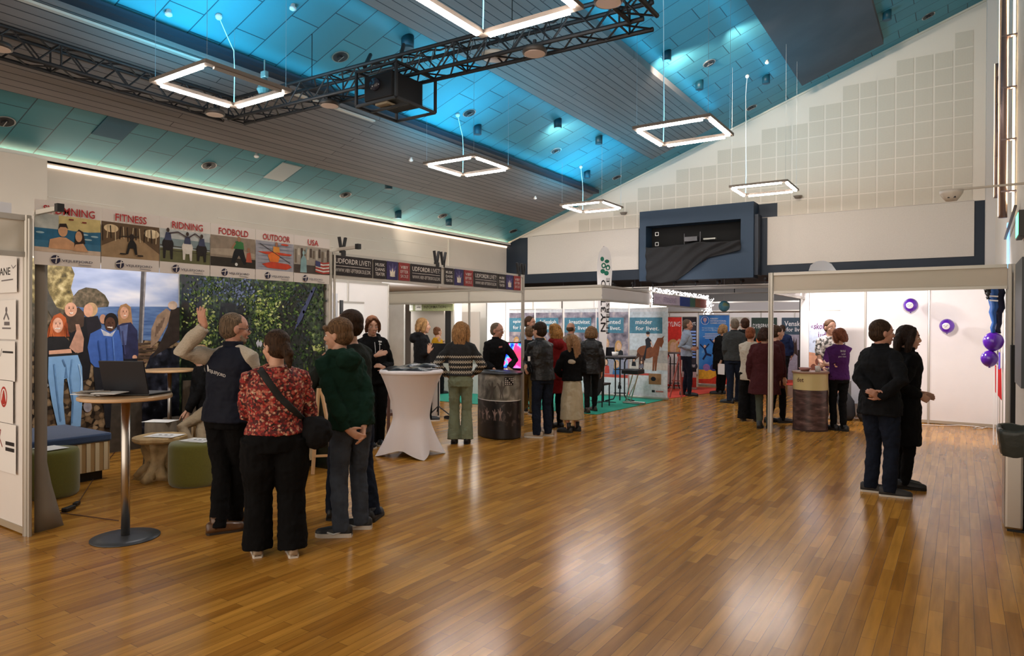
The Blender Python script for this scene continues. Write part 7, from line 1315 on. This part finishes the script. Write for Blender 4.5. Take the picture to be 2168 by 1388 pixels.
# 9 man behind the counter
J = person('grey haired person with glasses and a black shirt leaning on the curved counter', stand(1043, 9.15), 1.72, 148, 118, -8, sh=(.06, -.14), width=1.12, ra=dict(w=(1046, 781, -.42), e=(1012, 740, .0), f=(1052, 790, -.5), n=Vv((0, 0, -1))), la=dict(w=(1077, 779, -.25), e=(1095, 740, .1), f=(1086, 788, -.36), n=Vv((0, 0, -1))), hair=('buzz', (.17, .14, .11)), glasses=True, face=True, skin=SKIN2, top=dict(m=BLK2, t=.015, hem=.50, collar=.010, name='shirt'), bottom=dict(m=BLK), shoes=(SHOE, SOLEB))
bpy.context.view_layer.update(); onback(marks_px(J, [[(1056, 733), (1063, 732), (1063, 735), (1056, 736)]]), J, 'chest_print', ink(176, 110, 100))
# 10 boy in black puffer
PUF = mat('puffer_black', (.006, .006, .007), .45, bump=.7, bscale=7, stretch=(.2, .2, 3), spec=.4)
J = person('person in a black jacket and navy trousers holding a white slip by the counter', [(1137, 926), (1161, 922)], 1.72, -30, -52, -2, sh=(-.05, .0), la=dict(w=(1116, 790, -.12), e=(1116, 770, .1), f=(1108, 772, -.2), curl=.7), ra=dict(w=(1125, 765, .15), e=(1178, 790, 0)), hair=('thick', (.03, .02, .014)), top=dict(m=PUF, t=.035, hem=.50, collar=.012), bottom=dict(m=JEAND, kind='straight'), shoes=(mat('shoe_sand', (.40, .31, .22), .6), SOLEW), fphi=-75)
c = MB(); p = J['loc'](1120, 759, -.2); c.box(p-Vv((.02, .002, .035)), p+Vv((.02, .002, .035))); o = obj('paper_slip', c, PAPER, J['t'], local=True)
J = person('sandy haired person in a grey and black jacket with brown trousers behind the counter post', [(1112, 872), (1128, 878)], 1.66, -20, -20, 0, la=dict(w=(1095, 790, .1), e=(1085, 760, 0)), hair=('short', (.16, .11, .07)), top=dict(m=BLK2, t=.03, hem=.50), bottom=dict(m=fabric('khaki_brown', (.12, .075, .02)), kind='straight'), shoes=(SHOE, SOLEW))
SHB = fabric('shirt_pale_blue', (.30, .36, .46)); J = person('tall person in a pale blue shirt standing behind the sandy haired one', stand(1121, 11.9), 1.86, 150, 120, 0, hair=('short', (.08, .05, .035)), face=True, skin=SKIN2, top=dict(m=SHB, t=.014, hem=.50, collar=.008, name='shirt'), bottom=dict(m=JEAND), shoes=(SHOE, SOLEB))
REDJ = fabric('coat_red', (.20, .012, .012)); J = person('blond person in a long red coat, mostly behind the black jacket', [(1166, 905), (1186, 905)], 1.70, -30, -40, -5, sh=(-.02, 0), hair=('curly', (.36, .20, .07)), top=dict(m=REDJ, t=.035, hem=.34, hood=True, name='coat'), bottom=dict(m=BLK, kind='slim'), shoes=(SHOE, SOLEB))
SAT = mat('skirt_satin', (.42, .36, .24), .35, spec=.6); J = person('person with long fair hair in a black sweater and a long cream satin skirt', [(1202, 915), (1220, 912)], 1.53, -20, -50, -8, width=.98, la=dict(w=(1190, 795, .15), e=(1180, 790, 0)), ra=dict(w=(1215, 800, .15), e=(1240, 790, 0)), hair=('vlong', (.26, .16, .09)), top=dict(m=BLK, t=.03, hem=.53, collar=.02, name='sweater'), bottom=dict(m=SAT, kind='skirt', hem=.13), shoes=(SHOE, SOLEB, .08, .03), fphi=-70)
bpy.context.view_layer.update(); c = MB(); c.ball(J['loc'](1211, 765, -.1), (.075, .05, .05), 14, 10); fuse('white_collar', c, KNIT, J['t'], .008, 2, (.03, .01))
J = person('balding person in a beige jacket seen from behind by the kreativitet banner', stand(1208, 12.6), 1.74, 10, 30, 0, hair=('bald', (.10, .07, .05)), skin=SKIN2, top=dict(m=fabric('jacket_beige', (.22, .17, .13)), t=.03, hem=.48, collar=.012), bottom=dict(m=BLK), shoes=(SHOE, SOLEB))
J = person('person with shoulder length hair in a black quilted jacket beside the feather flag', [(1243, 874), (1258, 870)], 1.66, 6, 10, 0, hair=('bob', (.20, .13, .075)), top=dict(m=PUF, t=.032, hem=.45, collar=.014), bottom=dict(m=BLK2, kind='slim'), shoes=(mat('shoe_brown', (.06, .04, .03), .6), SOLEB, .03), fphi=-30)
J = person('grey haired person in a pale blue shirt and dark trousers, in profile facing right', [(1447, 836), (1459, 838)], 1.84, 84, 84, -6, width=1.02, ra=dict(w=(1463, 738, -.15), e=(1450, 760, -.2)), la=dict(w=(1467, 736, .15), e=(1460, 760, .2)), hair=('buzz', (.13, .10, .08)), skin=SKIN2, face=True, top=dict(m=SHB, t=.014, hem=.52, collar=.008, name='shirt'), bottom=dict(m=JEAND, kind='slim'), shoes=(SHOE, SOLEB))
J = person('blond person in a black coat and tights holding a white flyer', [(1520, 834), (1529, 834)], 1.72, 40, 60, 0, sh=(.06, 0), ra=dict(w=(1523, 775, -.2), e=(1530, 760, -.1)), hair=('bob', (.30, .2, .11)), top=dict(m=BLK, t=.03, hem=.36, name='coat'), bottom=dict(m=BLK, kind='slim'), shoes=(SHOE, SOLEB), fphi=-80)
c = MB(); p = J['loc'](1527, 781, -.27); c.box(p-Vv((.10, .003, .13)), p+Vv((.10, .003, .13))); obj('flyer', c, PAPER, J['t'], local=True)
J = person('grey haired person in a dark grey vest with rolled sleeves, seen from behind', [(1545, 853), (1562, 850)], 1.85, 20, -10, 0, width=1.12, la=dict(w=(1537, 758, .15), e=(1535, 760, -.1)), hair=('buzz', (.20, .18, .16)), skin=SKIN2, top=dict(m=fabric('vest_grey', (.04, .042, .042)), t=.035, hem=.50, collar=.014, name='vest'), bottom=dict(m=JEAND), shoes=(SHOE, SOLEB), fphi=-70)
J = person('tall person in a black hooded jacket behind the grey vest', [(1568, 846), (1582, 848)], 1.86, 20, -20, 0, hair=('short', (.06, .03, .02)), top=dict(m=BLK, t=.034, hem=.45, hood=True), bottom=dict(m=fabric('trousers_grey', (.09, .09, .10)), kind='straight'), shoes=(SHOE, SOLEB))
MAR = fabric('coat_maroon', (.050, .012, .014)); J = person('person in a long maroon coat and grey green tights behind the thin booth post', [(1608, 906), (1628, 904)], 1.66, 8, 30, 0, width=1.14, hair=('bob', (.035, .02, .015)), top=dict(m=MAR, t=.04, hem=.34, flare=.02, name='coat'), bottom=dict(m=fabric('tights_green', (.07, .08, .06)), kind='slim'), shoes=(SHOE, SOLEB, .04))
J = person('person in a cream cardigan and black trousers, half hidden by the maroon coat', stand(1589, 12.4), 1.66, -6, 20, -8, hair=('short', (.22, .08, .04)), top=dict(m=fabric('cardigan_cream', (.45, .40, .33)), t=.028, hem=.44), bottom=dict(m=BLK, kind='wide'), shoes=(SHOE, SOLEB), la=dict(w=(1588, 790, .25), e=(1572, 770, 0)))
J = person('person with pinned up brown hair in profile just right of the booth post', stand(1643, 12.45), 1.69, 60, 70, -4, width=.9, hair=('updo', (.07, .045, .03)), face=True, top=dict(m=MAR, t=.03, hem=.36, name='coat'), bottom=dict(m=BLK, kind='slim'), shoes=(SHOE, SOLEB))
J = person('person in a navy sweater at the far posters, seen from behind', [(1650, 808), (1662, 812)], 1.72, 0, 10, 0, width=1.25, hair=('short', (.04, .025, .018)), top=dict(m=fabric('sweater_navy', (.012, .02, .055)), t=.03, hem=.47, name='sweater'), bottom=dict(m=BLK, kind='straight'), shoes=(mat('shoe_grey', (.3, .3, .3), .6), SOLEW))
PURT = fabric('tshirt_purple', (.060, .014, .085)); J = person('person in a purple printed T-shirt and black leggings by the round counter', [(1765, 910), (1786, 912)], 1.65, -22, -62, -4, width=.96, hips=1.05, la=dict(w=(1749, 770, .1), e=(1745, 790, .2), f=(1742, 765, .2)), ra=dict(w=(1747, 772, .34), e=(1770, 800, .3)), hair=('bob', (.16, .06, .035)), face=True, top=dict(m=PURT, t=.012, hem=.50, sleeve=.9, name='tshirt'), bottom=dict(m=BLK, kind='slim'), shoes=(SHOE, SOLEB, .02), fphi=-60)
bpy.context.view_layer.update()
cc = MB()
for k, (s_, x, y, wd) in enumerate((('SKOLE', 1779, 745, 11), ('i et år', 1781, 751, 9), ('giver mere', 1775, 757, 16))):
    tm = text(s_, wd, 4.2, (0, 0, 0), (1, 0, 0), (0, 1, 0), None, False, bold=.0); cc.add([J['loc'](x+v.x, y-v.y) for v in tm.v], tm.f)
onback(cc, J, 'back_lettering', LOGOW)
PATT = nmat('shirt_leaf', [(.42, (60, 56, 52)), (.5, (176, 168, 160)), (.6, (206, 198, 190))], 22, 3); J = person('person in a leaf patterned shirt with a purple apron behind the round counter', stand(1757, 12.95), 1.80, 172, 150, -6, width=1.08, hair=('short', (.12, .07, .04)), face=True, top=dict(m=PATT, t=.018, hem=.48, sleeve=.9, name='shirt'), bottom=dict(m=fabric('khaki', (.24, .18, .11)), kind='straight'), shoes=(mat('shoe_tan', (.2, .15, .1), .6), SOLEW), ra=dict(w=(1744, 780, -.3), e=(1730, 770, 0)))
c = MB(); c.tube([Vv((0, .105, .70)), Vv((0, .115, 1.0)), Vv((0, .125, 1.32))], [(.17, .02), (.16, .035), (.09, .03)], 16, up=(0, 1, 0)); fuse('apron', c, PURT, J['t'], .009, 2, (.06, .01))
# right couple
JK = fabric('jacket_dark', (.008, .0085, .010), amt=.15); J = person('person in a dark jacket with hands clasped behind the back, front one of the couple', [(1842, 1040), (1882, 1050)], 1.745, 44, 66, -2, sh=(.0, .03), width=1.12, vox=.0065, la=dict(w=(1846, 838, -.22), e=(1812, 800, -.05), f=(1858, 828, -.26), curl=.7), ra=dict(w=(1862, 842, -.25), e=(1905, 820, -.35), f=(1850, 832, -.3), curl=.7), hair=('short', (.045, .03, .02)), skin=SKIN2, face=True,
    top=dict(m=JK, t=.034, hem=.46, collar=.014, fold=(.10, .034, .035, .008)), bottom=dict(m=JEAND, kind='straight'), shoes=(mat('shoe_dark', (.03, .028, .028), .6), SOLEW, 0, .02), fphi=86)
J = person('person in a black knee length coat with hands held in front, behind the dark jacket', [(1905, 1028), (1915, 1034)], 1.69, 68, 82, -4, sh=(.03, 0), width=1.04, vox=.0065, ra=dict(w=(1948, 838, -.1), e=(1920, 850, -.2)), la=dict(w=(1950, 832, .15), e=(1930, 850, .2)), hair=('long', (.025, .017, .014)), skin=SKIN, face=True, top=dict(m=BLK, t=.036, hem=.27, collar=.018, name='coat'), bottom=dict(m=BLK, kind='slim'), shoes=(SHOE, SOLEB), fphi=86)
# seated person by the root table
J = person('seated person in beige trousers reaching toward the root table, mostly hidden', [(420, 978), (440, 982)], 1.66, -112, -100, -20, sh=(-.08, -.05), sit=.585, at=(-7.98, 5.06), la=dict(w=(376, 905, .0), e=(410, 930, .1), f=(352, 908, -.05), n=Vv((0, 0, -1))), ra=dict(w=(392, 900, -.1), e=(420, 930, -.1)), hair=('bob', (.36, .26, .16)), top=dict(m=BLK2, t=.02, hem=.52), bottom=dict(m=fabric('trousers_beige', (.34, .26, .17)), kind='straight'), shoes=(SHOE, SOLEW, 0, .025, mat('swoosh', (.6, .6, .6), .5)))
